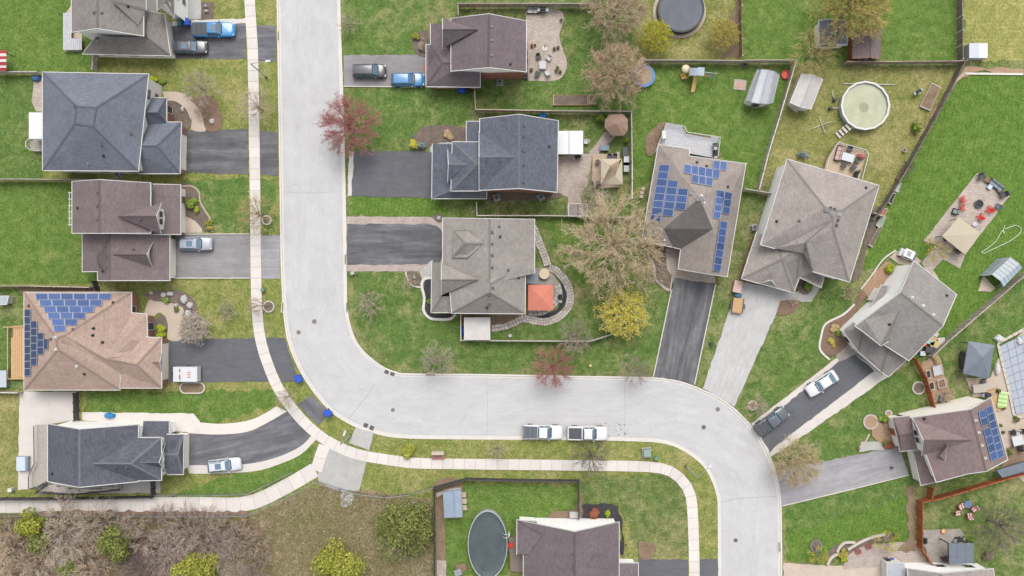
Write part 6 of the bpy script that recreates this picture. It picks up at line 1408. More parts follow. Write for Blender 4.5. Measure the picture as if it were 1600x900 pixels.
T_('small_b',1030,430,14,1.8,'tan bare shrub at tip of curved bungalow bed',TW_TAN,None)
T_('small_b',640,440,13,1.6,'small tan shrub in teardrop bed of grey house',TW_TAN,None)
T_('small',1418,262,14,2.2,'dark bushy sapling beside dark diagonal fence',TW_DARK,None)
T_('mid',925,300,34,4,'thin grey bare tree below beige gazebo deck',TW_GREY,None)
T_('small_b',315,175,14,1.6,'bare shrub by the curved tan walkway',TW_PINK,None)
T_('small_b',1240,470,9,1,'low tan shrub beside old concrete driveway',TW_TAN,None)
# brushy ground, bottom left: bare thicket shrubs leaning every way, each its own plant
rnd = random.Random(77)
TH = [(20,862,36,TW_BROWN),(58,880,30,TW_GREY),(98,832,42,TW_PALE),(120,870,38,TW_GREY),(150,825,34,TW_PALE),(140,892,34,TW_BROWN),(215,880,36,TW_DARK),(236,840,36,TW_PINK),(262,862,40,TW_PINK),(292,838,42,TW_PINK),(325,850,34,TW_PINK),(350,838,26,TW_PINK),(230,900,34,TW_PINK),(30,900,30,TW_BROWN),(360,880,24,TW_GREY),(75,850,28,TW_TAN),(395,850,20,TW_BROWN),(172,800+22,20,TW_GREY),(205,822,20,TW_PALE),(375,845,22,TW_GREY),(5,838,24,TW_TAN),(395,890,22,TW_PINK)]
WORDS = ['brown thicket tree at far lower corner of wild ground','grey thicket tree near the lower photo edge, second from corner','pale bare tree just below walkway chain fence','grey bare tree below the palest thicket tree','pale bare tree beside tall green cedar','brown thicket tree between green cedar and lower edge','dark thicket tree below the green cedar','pinkish thicket tree right beside green cedar','pinkish thicket tree in middle of reddish brush','widest pinkish thicket tree below walkway','pinkish thicket tree above yellow green cedar','small pinkish thicket tree near end of walkway straight','pinkish thicket tree at lower edge by yellow green cedar','brown thicket tree at lowest corner edge','small grey thicket tree past the yellow green cedar','tan thicket tree below small yellow green cedar','brown scrub tree at outer end of reddish brush','small grey scrub tree touching walkway fence above green cedar','small pale scrub tree between green cedar and walkway fence','grey scrub tree at end of pinkish brush near walkway bend','tan scrub tree at walkway fence by photo edge','low pinkish scrub tree past the yellow green cedar at lower edge']
WORDS = [w_.replace(' right beside',' close beside') for w_ in WORDS]
for (u, v, r_, m), lb in zip(TH, WORDS): T_(rnd.choice(['thicket','thicket_b','thicket','mid']), u, v, r_*1.1, rnd.uniform(3.5,5), lb, m, None)
def bush(u, v, r_px, h, label, lfm, seed=1, n=None, name='bush', cat='bush', size=None, stem=True, group=None, lobes=None):
    rad = r_px*S; p = at(u, v, h*.5); p.z = 0
    t = thing(name, label, cat, p, 0, group, True); n = n or int(max(260, min(9000, 900*rad*rad)))
    L = clump_mesh(seed, n, lobes or max(5, int(4+rad*3)), (size or .17)/rad, 1.0); L.v = [(x*rad, y*rad, z*h*.72) for x, y, z in L.v]
    part('foliage', L, lfm, t)
    mb = MB()
    for i in range(4): a = i*1.57+.4; mb.tube((0,0,-.05),(math.cos(a)*rad*.35, math.sin(a)*rad*.35, h*.6), .05*max(.5,rad), .02, 5)
    part('stem', mb, BARK, t)
B_ = bush
B_(631,824,53,5.5,'big dark olive cedar beside black board fence',LF_CEDAR,31,9000,'cedar_tree','tree',.2,lobes=22)
B_(530,884,40,4.5,'yellow green cedar at lower edge of brown clearing',LF_CEDARY,32,7500,'cedar_tree','tree',.2,lobes=18)
B_(302,888,43,4.5,'yellow green cedar beside the pinkish thicket',LF_CEDARY,33,7500,'cedar_tree','tree',.2,lobes=18)
B_(184,846,32,5,'tall green cedar in middle of thicket',LF_CEDMIX,34,6000,'cedar_tree','tree',.2,lobes=15)
B_(50,818,24,3.5,'small yellow green cedar below walkway',LF_CEDARY,35,3500,'cedar_tree','tree',.2,lobes=11)
B_(65,850,20,3,'dull green cedar clump in thicket corner',LF_CEDMIX,36,2600,'cedar_tree','tree',.2,lobes=9)
B_(110,890,22,2.5,'low green cedar clump at lower edge',LF_CEDMIX,38,2600,'cedar_tree','tree',.2,lobes=9)
B_(298,317,11,1.2,'round green bush in front bed of twin gabled house',LF_GREEN,41); B_(307,327,7,.9,'smaller green bush touching the round green bush',LF_LIME,42)
B_(326,347,7,.9,'olive bush at corner of front bed beside driveway',LF_CEDARY,43); B_(327,358,6,.7,'tan tinted bush at tip of front bed',LF_OLIVEBUD,44)
B_(250,518,12,1.2,'oblong bright green bush at sand bungalow porch',LF_LIME,45); B_(645,226,9,1.2,'yellow bush beside the pale blue bush',LF_YEL,46); B_(660,227,9,1.2,'pale blue grey bush beside yellow bush',LF_BLUE,47)
B_(648,57,8,.9,'yellow green bush at corner of plum house bed',LF_CEDARY,48); B_(1389,420,9.5,1.2,'lime round bush inside curved walkway',LF_LIME,49); B_(1255,242,8,1.4,'pale blue spruce bush behind big hipped house',LF_BLUE,50)
B_(938,186,8,2,'green cedar bush beside octagonal gazebo',LF_GREEN,51); B_(978,219,7,1.6,'green bush in corner below octagonal gazebo',LF_GREEN,52); B_(241,123,8,.8,'lime perennials by blue grey house porch',LF_LIME,53); B_(253,128,6,.6,'green perennials by blue grey house porch',LF_GREEN,54)
B_(637,704,13,1.0,'yellow green bush on verge near mailbox cabinet',LF_CEDARY,55); B_(949,803,6,.9,'bright green ball bush in black mulch bed',LF_LIME,56); B_(928,802,11,.8,'rust coloured low shrub in black mulch bed',LF_RUST,57)
B_(1318,872,7,.8,'lime bush at edge of paver patio',LF_LIME,58); B_(1316,864,9,1,'olive bush beside white curved border wall',LF_OLIVEBUD,59); B_(1402,838,7,.9,'green bush by rust brown fence corner',LF_GREEN,60)
B_(1432,201,9,1.4,'dark green shrub in fence corner by pool yard',LF_GREEN,61); B_(1381,656,9,.7,'dense clipped green hedge strip by reddish brown house',LF_GREEN,62); B_(1262,449,9,.8,'green bush in small bed by hipped house porch',LF_GREEN,63)
B_(1388,697,8,.6,'rust red low shrub by reddish brown house door',LF_RUST,64); B_(1385,692,6,.6,'dull green low shrub by reddish brown house door',LF_CEDAR,65); B_(275,484,6,.5,'dark green perennial among boulders',LF_CEDAR,66)
B_(258,470,7,.6,'green perennial in rock bed',LF_GREEN,67); B_(670,470,4,.5,'small green plant in black wavy bed',LF_GREEN,68); B_(740,205,9,.8,'green shrub by charcoal house porch',LF_CEDAR,69); B_(1310,520,7,.7,'green shrub in stone bordered bed',LF_GREEN,70)
B_(1300,535,9,.5,'straw coloured ornamental grass in stone bordered bed',LF_OLIVEBUD,71); B_(1305,512,9,.5,'tan dried perennials in stone bordered bed',LF_TANBUD,72); B_(700,210,10,.6,'brown dormant perennials in bed by charcoal house',LF_BROWNBUD,73); B_(660,75,10,.6,'grey dormant plants in bed by plum house',LF_GREYISH,74)
B_(1513,842,8,1.2,'green shrub beside dark pergola',LF_GREEN,75); B_(1590,655,6,.8,'dark shrub beside covered pool edge',LF_CEDAR,76); B_(1576,708,7,.9,'olive shrub at corner of reddish brown house',LF_CEDAR,77); B_(1545,868,10,1.2,'grey brown shrub at corner of bottom edge house',LF_GREYISH,78)
B_(1480,625,7,.6,'straw grass clump in tan planter yard',LF_TANBUD,79); B_(1462,560,8,.6,'straw grass at tip of planter yard',LF_TANBUD,80)
for i,(u,v,r_) in enumerate(((8,112,9),(75,55,9))): pass
# clumps of longer grass scattered over the lawns, fading to nothing on the clipped ones
def tufts(name, poly, n, size, mat, seed):
    r = random.Random(seed); xs = [p[0] for p in poly]; ys = [p[1] for p in poly]; mb = MB(); k = 0
    while k < n:
        u, v = r.uniform(min(xs),max(xs)), r.uniform(min(ys),max(ys))
        if not inpoly(u, v, poly): continue
        k += 1; p = at(u, v); 
        for j in range(3):
            a = r.uniform(0,6.28); d = Vector((math.cos(a),math.sin(a),0)); s_ = size*r.uniform(.5,1.3); q = p+Vector((r.uniform(-.1,.1),r.uniform(-.1,.1),.02)); w_ = d.orthogonal().normalized()*s_*.25; w_.z = 0
            mb.poly([q-w_, q+w_, q+d*s_*.7+Vector((0,0,s_*.7))])
    o = part(name, mb, mat, None); o['kind'] = 'stuff'; return o
TF_WILD = islands('dry_grass_blades', [col(168,150,122), col(148,138,98), col(186,168,140), col(134,130,84)], .9)
TF_GREEN = islands('grass_blades', [col(96,124,60), col(122,146,78), col(150,156,96)], .9)
TF_OLIVE = islands('olive_grass_blades', [col(142,142,88), col(160,154,102), col(128,128,78)], .9)
tufts('olive_grass', [(400,830),(500,775),(676,790),(680,905),(400,905)], 2600, .26, TF_OLIVE, 8)
tufts('olive_grass', [(0,805),(390,806),(395,830),(200,835),(60,840),(0,836)], 2200, .28, TF_OLIVE, 9)
tufts('wild_grass', [(0,808),(390,808),(500,760),(676,782),(680,905),(0,905)], 9000, .3, TF_WILD, 3)
TF_LIT = islands('fallen_leaves', [col(176,140,118), col(156,122,104), col(192,160,140), col(132,108,94)], .9)
tufts('fallen_leaves', [(150,808),(392,810),(420,830),(330,860),(300,905),(0,905),(0,836)], 6000, .26, TF_LIT, 4)
tufts('grass_tufts', [(548,425),(655,425),(672,495),(860,500),(1010,440),(1055,440),(1022,585),(640,580),(600,570),(552,515)], 3500, .12, TF_GREEN, 5)
tufts('grass_tufts', [(910,745),(1040,740),(1070,760),(1078,870),(1000,872),(970,800),(908,790)], 1500, .12, TF_WILD, 6)
# ------------------------------------------------------------------ street furniture and garden things
BZ = [0.0]
def gp(u, v):
    q = at(u, v, BZ[0]); return q
def lamp(base, top, head, label, h=7.6, basem=None):
    b = at(*base); tp = at(*top, h); hd = at(*head, h); t = thing('street_lamp', label, 'street lamp', b, 0, 'street lamps along the bend')
    tp = Vector((b.x+(tp.x-b.x)*.12, b.y+(tp.y-b.y)*.12, h))      # poles stand upright
    hd = tp + Vector(((hd-at(*top, h)).x, (hd-at(*top, h)).y, .15))
    mb = MB(); mb.tube(b, (b.x,b.y,.5), .17, .15, 12); part('base', mb, basem or plain(74,104,88,.6,.1,name='green_lamp_base'), t)
    mb = MB(); mb.tube((b.x,b.y,.45), (b.x,b.y,h), .11, .07, 10); part('pole', mb, M_CONC_GREY, t)
    d = (hd-Vector((b.x,b.y,h))); d.z = 0; d.normalize(); e = Vector((b.x,b.y,h)); L = (hd-Vector((b.x,b.y,hd.z))).length
    mb = MB(); mb.path([e, e+d*L*.4+Vector((0,0,.25)), e+d*L+Vector((0,0,.3))], .05, 6); part('arm', mb, M_GREYMETAL, t)
    c = e+d*(L+.3)+Vector((0,0,.26)); mb = MB(); mb.box((c.x,c.y,c.z),(.75,.3,.14), math.atan2(d.y,d.x), .8); ho = part('lamp_head', mb, plain(222,224,226,.4,.04), t)
    mb = MB(); mb.box((c.x,c.y,c.z-.03),(.45,.2,.03), math.atan2(d.y,d.x)); part('lens', mb, M_GLASS, ho)
lamp((416.5,121),(392,101),(416,98),'street lamp beside sidewalk above the curved tan walkway'); lamp((1072,728),(1093,747),(1109,731),'street lamp at inside of the far road bend'); lamp((548,680),(530,695),(536,680),'street lamp beside the concrete ramp on outer bend')
p = at(1010,707); t = thing('transformer_box','green utility box on verge near far road bend','utility box',p,.05,None,True); mb = MB(); mb.box((0,0,0),(1.25,1.45,.1)); part('pad', mb, M_CONC_GREY, t); mb = MB(); mb.box((0,0,.1),(1.05,1.2,.85),0,.95); part('cabinet', mb, plain(128,148,140,.5,.08), t); mb = MB(); mb.box((0,.1,.95),(1.08,1.0,.05)); part('lid', mb, plain(150,168,160,.5,.06), t)
def pedestal(u, v, label, m):
    p = at(u, v); t_ = thing('utility_pedestal', label, 'utility pedestal', p, .3, None, True); mb = MB(); mb.box((0,0,0),(.45,.4,.75),0,.85); part('cabinet', mb, m, t_); mb = MB(); mb.box((0,0,.75),(.48,.42,.06)); part('cap', mb, m, t_)
TEAL = plain(112,152,142,.6,.1,name='teal_plastic')
pedestal(1024,715,'small green pedestal next to the green utility box',TEAL); pedestal(412,453,'teal pedestal on grass by sidewalk below grey driveway',TEAL); pedestal(1111,537,'dark green pedestal on strip between two driveways',plain(62,84,74,.6,.1)); pedestal(552,427,'pale square pedestal at top of corner lawn',M_CONC_GREY); pedestal(797,524,'pale pedestal by fence below flagstone ring',M_CONC_GREY)
p = at(685,709); t = thing('mailbox_cabinet','community mailbox cabinet standing on reddish paved pad','mailbox',p,0,None,True); mb = MB(); mb.box((0,-.35,0),(1.9,1.05,.06)); part('pad', mb, plain(188,142,132,.9,.12), t)
mb = MB(); mb.box((0,.32,.25),(1.75,.42,1.15)); part('cabinet', mb, plain(196,184,164,.5,.06), t)
for i in range(4): mb = MB(); mb.box((-.65+.43*i,.32,1.4),(.4,.46,.05)); part('roof_panel', mb, plain(206,192,168,.5,.06), t); mb = MB(); mb.box((-.65+.43*i,.1,.35),(.36,.03,.95)); part('door', mb, plain(170,150,132,.5,.06), t)
for x in (-.7,.7): mb = MB(); mb.box((x,.32,0),(.1,.1,.3)); part('leg', mb, M_DARK, t)
BIN = {'blue':plain(44,92,206,.5,.08,name='blue_plastic'),'black':plain(58,60,64,.5,.08),'teal':plain(72,142,146,.5,.08),'sky':plain(58,148,214,.5,.1)}
def wbin(u, v, label, c, rz=0.0, s_=1.0):
    p = at(u, v, .8); p.z = 0; t_ = thing('wheelie_bin', label, 'bin', p, rz, None, True); t_.scale = (s_,)*3; m = BIN[c]
    mb = MB(); b = [(-.26,-.3,.06),(.26,-.3,.06),(.26,.28,.06),(-.26,.28,.06)]; tt = [(-.31,-.38,1.0),(.31,-.38,1.0),(.31,.36,1.0),(-.31,.36,1.0)]; mb.hexa(b, tt); part('body', mb, m, t_)
    mb = MB(); mb.hexa([(-.34,-.42,1.0),(.34,-.42,1.0),(.34,.42,1.0),(-.34,.42,1.0)],[(-.28,-.34,1.1),(.28,-.34,1.1),(.28,.36,1.12),(-.28,.36,1.12)]); part('lid', mb, m, t_)
    mb = MB(); mb.tube((-.3,.46,.98),(.3,.46,.98),.03,.03,6); part('handle', mb, m, t_)
    for x in (-.3,.24): mb = MB(); mb.tube((x,.3,.12),(x+.06,.3,.12),.12,.12,10); part('wheel', mb, M_RUBBER, t_)
wbin(467,592,'blue bin at road edge corner of sealed driveway','blue',.5,1.25); wbin(513,645.5,'blue bin at road edge by patched driveway mouth','blue',.9,1.25); wbin(721,141,'blue bin against plum house garage side','blue',1.57,1.15); wbin(730,141,'black bin next to the blue one by plum house','black',1.57); wbin(292,35,'blue bin behind the bright blue pickup','blue',0,1.15); wbin(281,36,'teal bin behind the bright blue pickup','teal',0,.9)
def cloth(name, label, cat, u, v, rx, ry, h, m, seed=1):
    """a slack covered heap"""
    r = random.Random(seed); p = gp(u, v); MBv = MB(); n = 16; ringv = []
    prof = [(1,0),(.95,.45),(.75,.85),(.4,1.0)]; V = []; F = []
    jit = [r.uniform(.82,1.15) for _ in range(n)]
    for k, (a, z) in enumerate(prof):
        for i in range(n): t_ = 6.283*i/n; V.append((math.cos(t_)*rx*a*jit[i], math.sin(t_)*ry*a*jit[i], z*h*r.uniform(.9,1.08)))
    V.append((0,0,h*.98))
    for k in range(len(prof)-1):
        for i in range(n): F.append((k*n+i, k*n+(i+1)%n, (k+1)*n+(i+1)%n, (k+1)*n+i))
    for i in range(n): F.append(((len(prof)-1)*n+i, (len(prof)-1)*n+(i+1)%n, len(V)-1))
    MBv.faces([(x+p.x, y+p.y, z+p.z+.01) for x, y, z in V], F); single(name, MBv, m, label, cat, p)
TARP = BIN['sky']; TARPB = BIN['blue']
cloth('tarp','sky blue tarp heap by dark slate house upper wall','tarp',172,649,.75,.45,.7,TARP,2); cloth('tarp','sky blue tarp heap against fence above charcoal house','tarp',848,181,.7,.42,.7,TARP,3); cloth('tarp','deep blue tarp stuffed beside low white shed','tarp',723.5,517,.2,.85,.9,TARPB,4); cloth('tarp','slate blue covered heap on patio of blue grey house','tarp',58,123,.6,.5,.7,plain(84,118,168,.7,.1),5); cloth('tarp','small blue covered bundle ahead of utility trailer','tarp',1152,461,.55,.4,.9,plain(92,150,176,.7,.2),6); cloth('tarp','blue tarp bundle beside the bottom edge patio','tarp',1393,877,.5,.55,.8,TARPB,7); cloth('tarp','deep blue bundle among clutter by diagonal house','tarp',1429,548,.5,.45,.8,TARPB,8)
def ac(u, v, label, rz=0.0):
    p = at(u, v); t_ = thing('air_conditioner', label, 'air conditioner', p, rz, None, True); mb = MB(); mb.box((0,0,0),(.95,.95,.08)); part('pad', mb, M_CONC_GREY, t_); mb = MB(); mb.box((0,0,.08),(.75,.75,.75)); part('case', mb, M_GREYMETAL, t_); mb = MB(); mb.lathe((0,0,.83), [(.33,0),(.33,.02),(.02,.025)], 18); f = part('grille', mb, M_DARK, t_); mb = MB(); mb.ring((0,0),.24,.27,.85,.862,18); part('fan_ring', mb, M_GREYMETAL, f)
ac(781,129,'air conditioner on grass below plum house wall'); ac(776,309,'air conditioner beside charcoal house lower wall',.2); ac(845,308,'second air conditioner on round pad by charcoal house',.6); ac(1177,356,'air conditioner beside big hipped house side wall',.2); ac(186,274,'air conditioner in gap below blue grey house',.7); ac(1469,622,'air conditioner in planter yard behind reddish brown house',-.3)
def chair(u, v, rz, m, label, kind='patio', group=None, s_=1.0, frame=None):
    p = gp(u, v); t_ = thing('garden_chair', label, 'chair', p, rz, group, True); t_.scale = (s_,)*3; fr = frame or m
    if kind == 'adirondack':
        for i in range(5): mb = MB(); mb.hexa([(-.3+.12*i,-.3,.36),(-.2+.12*i,-.3,.36),(-.2+.12*i,.22,.28),(-.3+.12*i,.22,.28)],[(-.3+.12*i,-.3,.39),(-.2+.12*i,-.3,.39),(-.2+.12*i,.22,.31),(-.3+.12*i,.22,.31)]); part('slat', mb, m, t_)
        for i in range(5): mb = MB(); mb.hexa([(-.3+.12*i,.2,.28),(-.2+.12*i,.2,.28),(-.2+.12*i,.24,.28),(-.3+.12*i,.24,.28)],[(-.33+.13*i,.5,.98),(-.22+.13*i,.5,.98),(-.22+.13*i,.54,.98),(-.33+.13*i,.54,.98)]); part('back_slat', mb, m, t_)
        for x in (-.4,.4): mb = MB(); mb.box((x,-.05,.55),(.15,.75,.03)); part('arm', mb, m, t_); mb = MB(); mb.box((x,-.32,0),(.06,.1,.55)); part('leg', mb, m, t_); mb = MB(); mb.hexa([(x-.03,.35,0),(x+.03,.35,0),(x+.03,.45,0),(x-.03,.45,0)],[(x-.03,.2,.5),(x+.03,.2,.5),(x+.03,.3,.5),(x-.03,.3,.5)]); part('leg', mb, m, t_)
    else:
        mb = MB(); mb.box((0,0,.36),(.58,.58,.12)); part('seat', mb, m, t_); mb = MB(); mb.hexa([(-.28,.24,.42),(.28,.24,.42),(.28,.34,.42),(-.28,.34,.42)],[(-.28,.38,.92),(.28,.38,.92),(.28,.47,.92),(-.28,.47,.92)]); part('backrest', mb, m, t_)
        for x in (-.31,.31): mb = MB(); mb.box((x,.0,.6),(.07,.6,.04)); part('arm', mb, fr, t_)
        for x in (-.29,.29):
            for y in (-.26,.3): mb = MB(); mb.box((x,y,0),(.05,.05,.62 if y < 0 else .5)); part('leg', mb, fr, t_)
def table(u, v, rz, m, label, sx=1.2, sy=1.2, h=.74, rnd_=False, frame=None, group=None):
    p = gp(u, v); t_ = thing('garden_table', label, 'table', p, rz, group, True); mb = MB()
    if rnd_: mb.lathe((0,0,h-.05), [(sx/2,0),(sx/2,.05)], 24)
    else: mb.box((0,0,h-.05),(sx,sy,.05))
    part('tabletop', mb, m, t_); k = .36 if rnd_ else .44
    for a, b in ((-1,-1),(1,-1),(1,1),(-1,1)): mb = MB(); mb.box((a*sx*k,b*sy*k,0),(.06,.06,h-.05)); part('leg', mb, frame or M_DARK, t_)
def sofa(u, v, rz, L, m, label, cush=None):
    p = gp(u, v); t_ = thing('garden_sofa', label, 'sofa', p, rz, None, True); mb = MB(); mb.box((0,0,.05),(L,.8,.3)); part('base', mb, M_DARK, t_); n = max(1, int(L/.65))
    for i in range(n): w_ = (L-.2)/n; mb = MB(); mb.box((-L/2+.1+w_*(i+.5),-.05,.35),(w_-.03,.62,.14),0,.95); part('cushion', mb, cush or m, t_); mb = MB(); mb.box((-L/2+.1+w_*(i+.5),.27,.48),(w_-.03,.16,.32),0,.9); part('back_cushion', mb, cush or m, t_)
    mb = MB(); mb.box((0,.38,.05),(L,.07,.7)); part('back', mb, M_DARK, t_)
    for x in (-L/2+.05,L/2-.05): mb = MB(); mb.box((x,0,.05),(.1,.8,.55)); part('arm', mb, M_DARK, t_)
def grill(u, v, rz, label, s_=1.0):
    p = gp(u, v); t_ = thing('barbecue', label, 'barbecue', p, rz, None, True); t_.scale = (s_,)*3; mb = MB(); mb.box((0,0,.08),(.7,.5,.72)); part('cabinet', mb, M_DARK, t_); mb = MB(); mb.tube((-.38,0,.95),(.38,0,.95),.26,.26,14); part('hood', mb, M_BLACK, t_)
    for x in (-.6,.6): mb = MB(); mb.box((x,0,.86),(.42,.48,.04)); part('side_shelf', mb, M_GREYMETAL, t_)
    mb = MB(); mb.tube((-.28,-.3,1.0),(.28,-.3,1.0),.02,.02,6); part('handle', mb, M_CHROME, t_)
    for x in (-.3,.3): mb = MB(); mb.tube((x-.03,.2,.08),(x+.03,.2,.08),.08,.08,10); part('wheel', mb, M_RUBBER, t_)
def pot(u, v, r, h, label, m, lf=None, seed=3, cat='planter'):
    p = gp(u, v); t_ = thing('planter_pot', label, cat, p, 0, None, True); mb = MB(); mb.lathe((0,0,0), [(r*.7,0),(r,h),(r*.86,h),(r*.84,h-.08)], 18, 1, 1, False); part('pot', mb, m, t_); mb = MB(); mb.disc((0,0), r*.85, h-.07, 18); part('soil', mb, M_MULCH, t_)
    if lf: L = clump_mesh(seed, 160, 4, .1/r, 1.0); L.v = [(x*r, y*r, h-.05+z*r*.9) for x, y, z in L.v]; part('foliage', L, lf, t_)
M_CUSH = plain(214,214,218,.9,.06,name='pale_cushion'); M_GREEN = plain(86,100,90,.7,.1,name='dull_green'); M_RED = plain(222,66,58,.55,.08,name='red_plastic'); M_TERRA = plain(178,120,98,.8,.1)
# stamped patio behind plum house
sofa(833,18,0,1.9,M_GREYMETAL,'grey cushioned bench at top of curved stone patio'); grill(848,18,0,'black barbecue beside grey bench on curved stone patio')
chair(841,90,.25,M_GREEN,'dark green folding chair on curved stone patio'); chair(857,92,-.6,M_CUSH,'white chair north of the small patio table'); chair(855,115,-2.7,M_CUSH,'white chair south of the small patio table'); chair(840,116,2.6,M_GREEN,'second dark green chair, below the small patio table'); table(847.5,103.5,0,M_CUSH,'small pale square patio table',.95,1.1)
t = thing('parasol','closed patio parasol on round base','parasol',at(851,76)); q = at(851,76); mb = MB(); mb.lathe((q.x,q.y,0), [(.38,0),(.38,.08),(.05,.1)], 20); part('base', mb, M_CONC, t); mb = MB(); mb.tube((q.x,q.y,.1),(q.x,q.y,2.4),.025,.025,8); part('pole', mb, M_WHITE, t); mb = MB(); mb.tube((q.x,q.y,1.0),(q.x,q.y,2.35),.12,.03,8); part('canopy', mb, plain(206,196,176,.9,.06), t)
for u, v, lb in ((831,72,'brown pot nearest house on curved patio'),(836,71,'small brown pot beside the first brown pot'),(866,77,'dark pot at outer edge of curved patio'),(872,75,'taller dark pot with leaves at outer patio edge'),(830,110,'dark pot near lower corner of plum house'),(869,111,'dark pot cluster member at lower patio edge'),(875,113,'grey pot at lower outer patio edge'),(871,107,'leafy pot in lower patio cluster'),(877,33,'pale round pot at upper outer patio edge')): pot(u, v, .24 if 'small' not in lb else .17, .35, lb, M_TERRA if 'brown' in lb else M_CUSH if 'pale' in lb else M_DARK, LF_RUST if 'brown' in lb else LF_CEDAR, int(u))
for u, v, lb in ((818,117,'black barrel nearest plum house corner'),(822.5,117,'black barrel beside nearest one at plum house corner'),(818,122,'lower black barrel touching plum house corner'),(823,122.5,'outermost black barrel at plum house corner')):
    t = thing('rain_barrel', lb, 'barrel', at(u,v), 0, 'black barrels at plum house corner', True); mb = MB(); mb.lathe((0,0,0), [(.17,0),(.2,.3),(.18,.6)], 14); part('body', mb, M_BLACK, t); mb = MB(); mb.ring((0,0),.14,.2,.6,.63,14); part('rim', mb, M_DARK, t)
t = thing('sign_post','red and white round sign lying by plum house driveway','sign',at(668,110)); q = at(668,110); mb = MB(); mb.tube((q.x,q.y,0),(q.x,q.y,1.6),.03,.03,6); part('post', mb, M_WHITE, t); mb = MB(); mb.lathe((q.x,q.y,1.6), [(.42,0),(.42,.05)], 20); part('panel', mb, plain(206,92,84,.6,.08), t)
def raised_bed(label, P, h, frame_m, soil=M_MULCH, cat='planter bed'):
    cx = sum(a for a, _ in P)/4; cy = sum(b for _, b in P)/4; t_ = thing('raised_bed', label, cat, at(cx,cy)); Q = [at(*q) for q in P]; c = at(cx,cy)
    for i in range(4):
        a, b = Q[i], Q[(i+1)%4]; ai, bi = a+(c-a).normalized()*.13, b+(c-b).normalized()*.13; mb = MB(); mb.prism([(q.x,q.y) for q in (a,b,bi,ai)], 0, h); part('plank', mb, frame_m, t_)
    mb = MB(); mb.prism([(q.x,q.y) for q in [q+(c-q).normalized()*.12 for q in Q]], .01, h*.8); part('soil', mb, soil, t_)
RB = raised_bed
RB('long narrow planter bed of dark soil near plum house fence',[(864,149),(919,149),(919,165),(864,165)],.3,W_NEW); RB('grey framed square planter at end of long soil bed',[(920,149),(931,149),(931,164),(920,164)],.5,W_GREY,M_DIRT)
RB('slanted white edged planter bed beside dark diagonal fence',[(1455,130),(1468,137),(1452,174),(1436,167)],.35,W_PALE,M_DIRT); RB('square planter with white quilted cover',[(1455,573),(1469,569),(1472,584),(1458,588)],.4,W_PALE,plain(206,208,216,.8,.2,scale=5)); RB('small dark soil planter against upper rust brown fence',[(1444,579),(1451,577),(1453,590),(1447,592)],.4,W_PALE,M_DARKMULCH); RB('square planter of mottled soil',[(1462,594),(1474,590),(1477,604),(1465,607)],.4,W_PALE,M_LEAFLIT); RB('small dark soil planter against lower rust brown fence',[(1449,598),(1456,595),(1459,608),(1452,610)],.4,W_PALE,M_DARKMULCH)
for i, (u, v, m, so, lb) in enumerate(((1407,272,W_BROWN,M_DIRT,'plain planter highest on the fence row'),(1400,294,W_PALE,plain(190,206,204,.5,.2,scale=4),'pale glazed planter in fence row'),(1391,311,W_PALE,M_DARKMULCH,'white edged dark planter in fence row'),(1379,334,W_PALE,plain(204,120,104,.7,.3,scale=5),'red filled planter in fence row'),(1375,348,W_PALE,plain(150,178,158,.5,.2,scale=4),'greenish glazed planter in fence row'),(1366,371,W_PALE,M_MULCH,'longest brown planter at low end of fence row'))):
    dx, dy = -.5, .86; L = (11,6,8,7,8,16)[i]; w_ = (3.2,5,4.5,4,5,3.6)[i]; RB(lb, [(u-dx*L-dy*w_*-1*.9, v-dy*L+dx*-w_*-1), (u+dx*L+dy*w_, v+dy*L-dx*w_), (u+dx*L-dy*w_, v+dy*L+dx*w_), (u-dx*L-dy*w_, v-dy*L+dx*w_)], .45, m, so)
RB('small dark soil raised patch by tiny gabled fence corner',[(1160,99),(1168,99),(1168,105),(1160,105)],.3,W_DARK,M_DARKMULCH)
t = thing('stepping_pad','tan square pad with pink slab on lawn by barrel shed','paving pad',at(1156,132)); 
for k, (m, s_, z) in enumerate(((M_PAVER_TAN,9.5,.03),(plain(210,168,156,.9,.1),5.5,.06))): mb = MB(); q = [at(1156+a*s_-b*s_*.12, 132.5+b*s_*.85+a*s_*.12) for a, b in ((-1,-1),(1,-1),(1,1),(-1,1))]; mb.prism([(x.x,x.y) for x in q], .005, z+.02); part('slab', mb, m, t)
# play set
q = at(1098,115); t = thing('play_set','climbing play set with grey roof and yellow slide','play set',at(1092,118))
mb = MB(); a = [at(u,v,2.6) for u, v in ((1078,106),(1091,106),(1091,118),(1077,118))]; 
for c in a: m2 = MB(); m2.box((c.x,c.y,0),(.1,.1,2.5)); part('post', m2, W_NEW, t)
mid = [(at(1085,106,3.1)), (at(1084,118,3.1))]
SLG = plain(176,186,198,.6,.06,name='grey_tent_roof')
for pts in ([a[0],mid[0],mid[1],a[3]],[mid[0],a[1],a[2],mid[1]]): m2 = MB(); m2.poly(pts[::-1]); part('roof_panel', m2, SLG, t)
m2 = MB(); f = [at(u,v,1.3) for u, v in ((1078,118),(1091,118),(1091,106),(1078,106))]; m2.prism([(x.x,x.y) for x in f], 1.2, 1.3); part('platform', m2, W_NEW, t)
for k, (u0, u1) in enumerate(((1091,1101),)): 
    m2 = MB(); e = [at(u,v,2.5) for u, v in ((1091,105),(1101,105.5),(1100,118.5),(1090,118))]; m2.hexa(e,[x+Vector((0,0,.05)) for x in e]); part('roof_panel', m2, SLG, t)
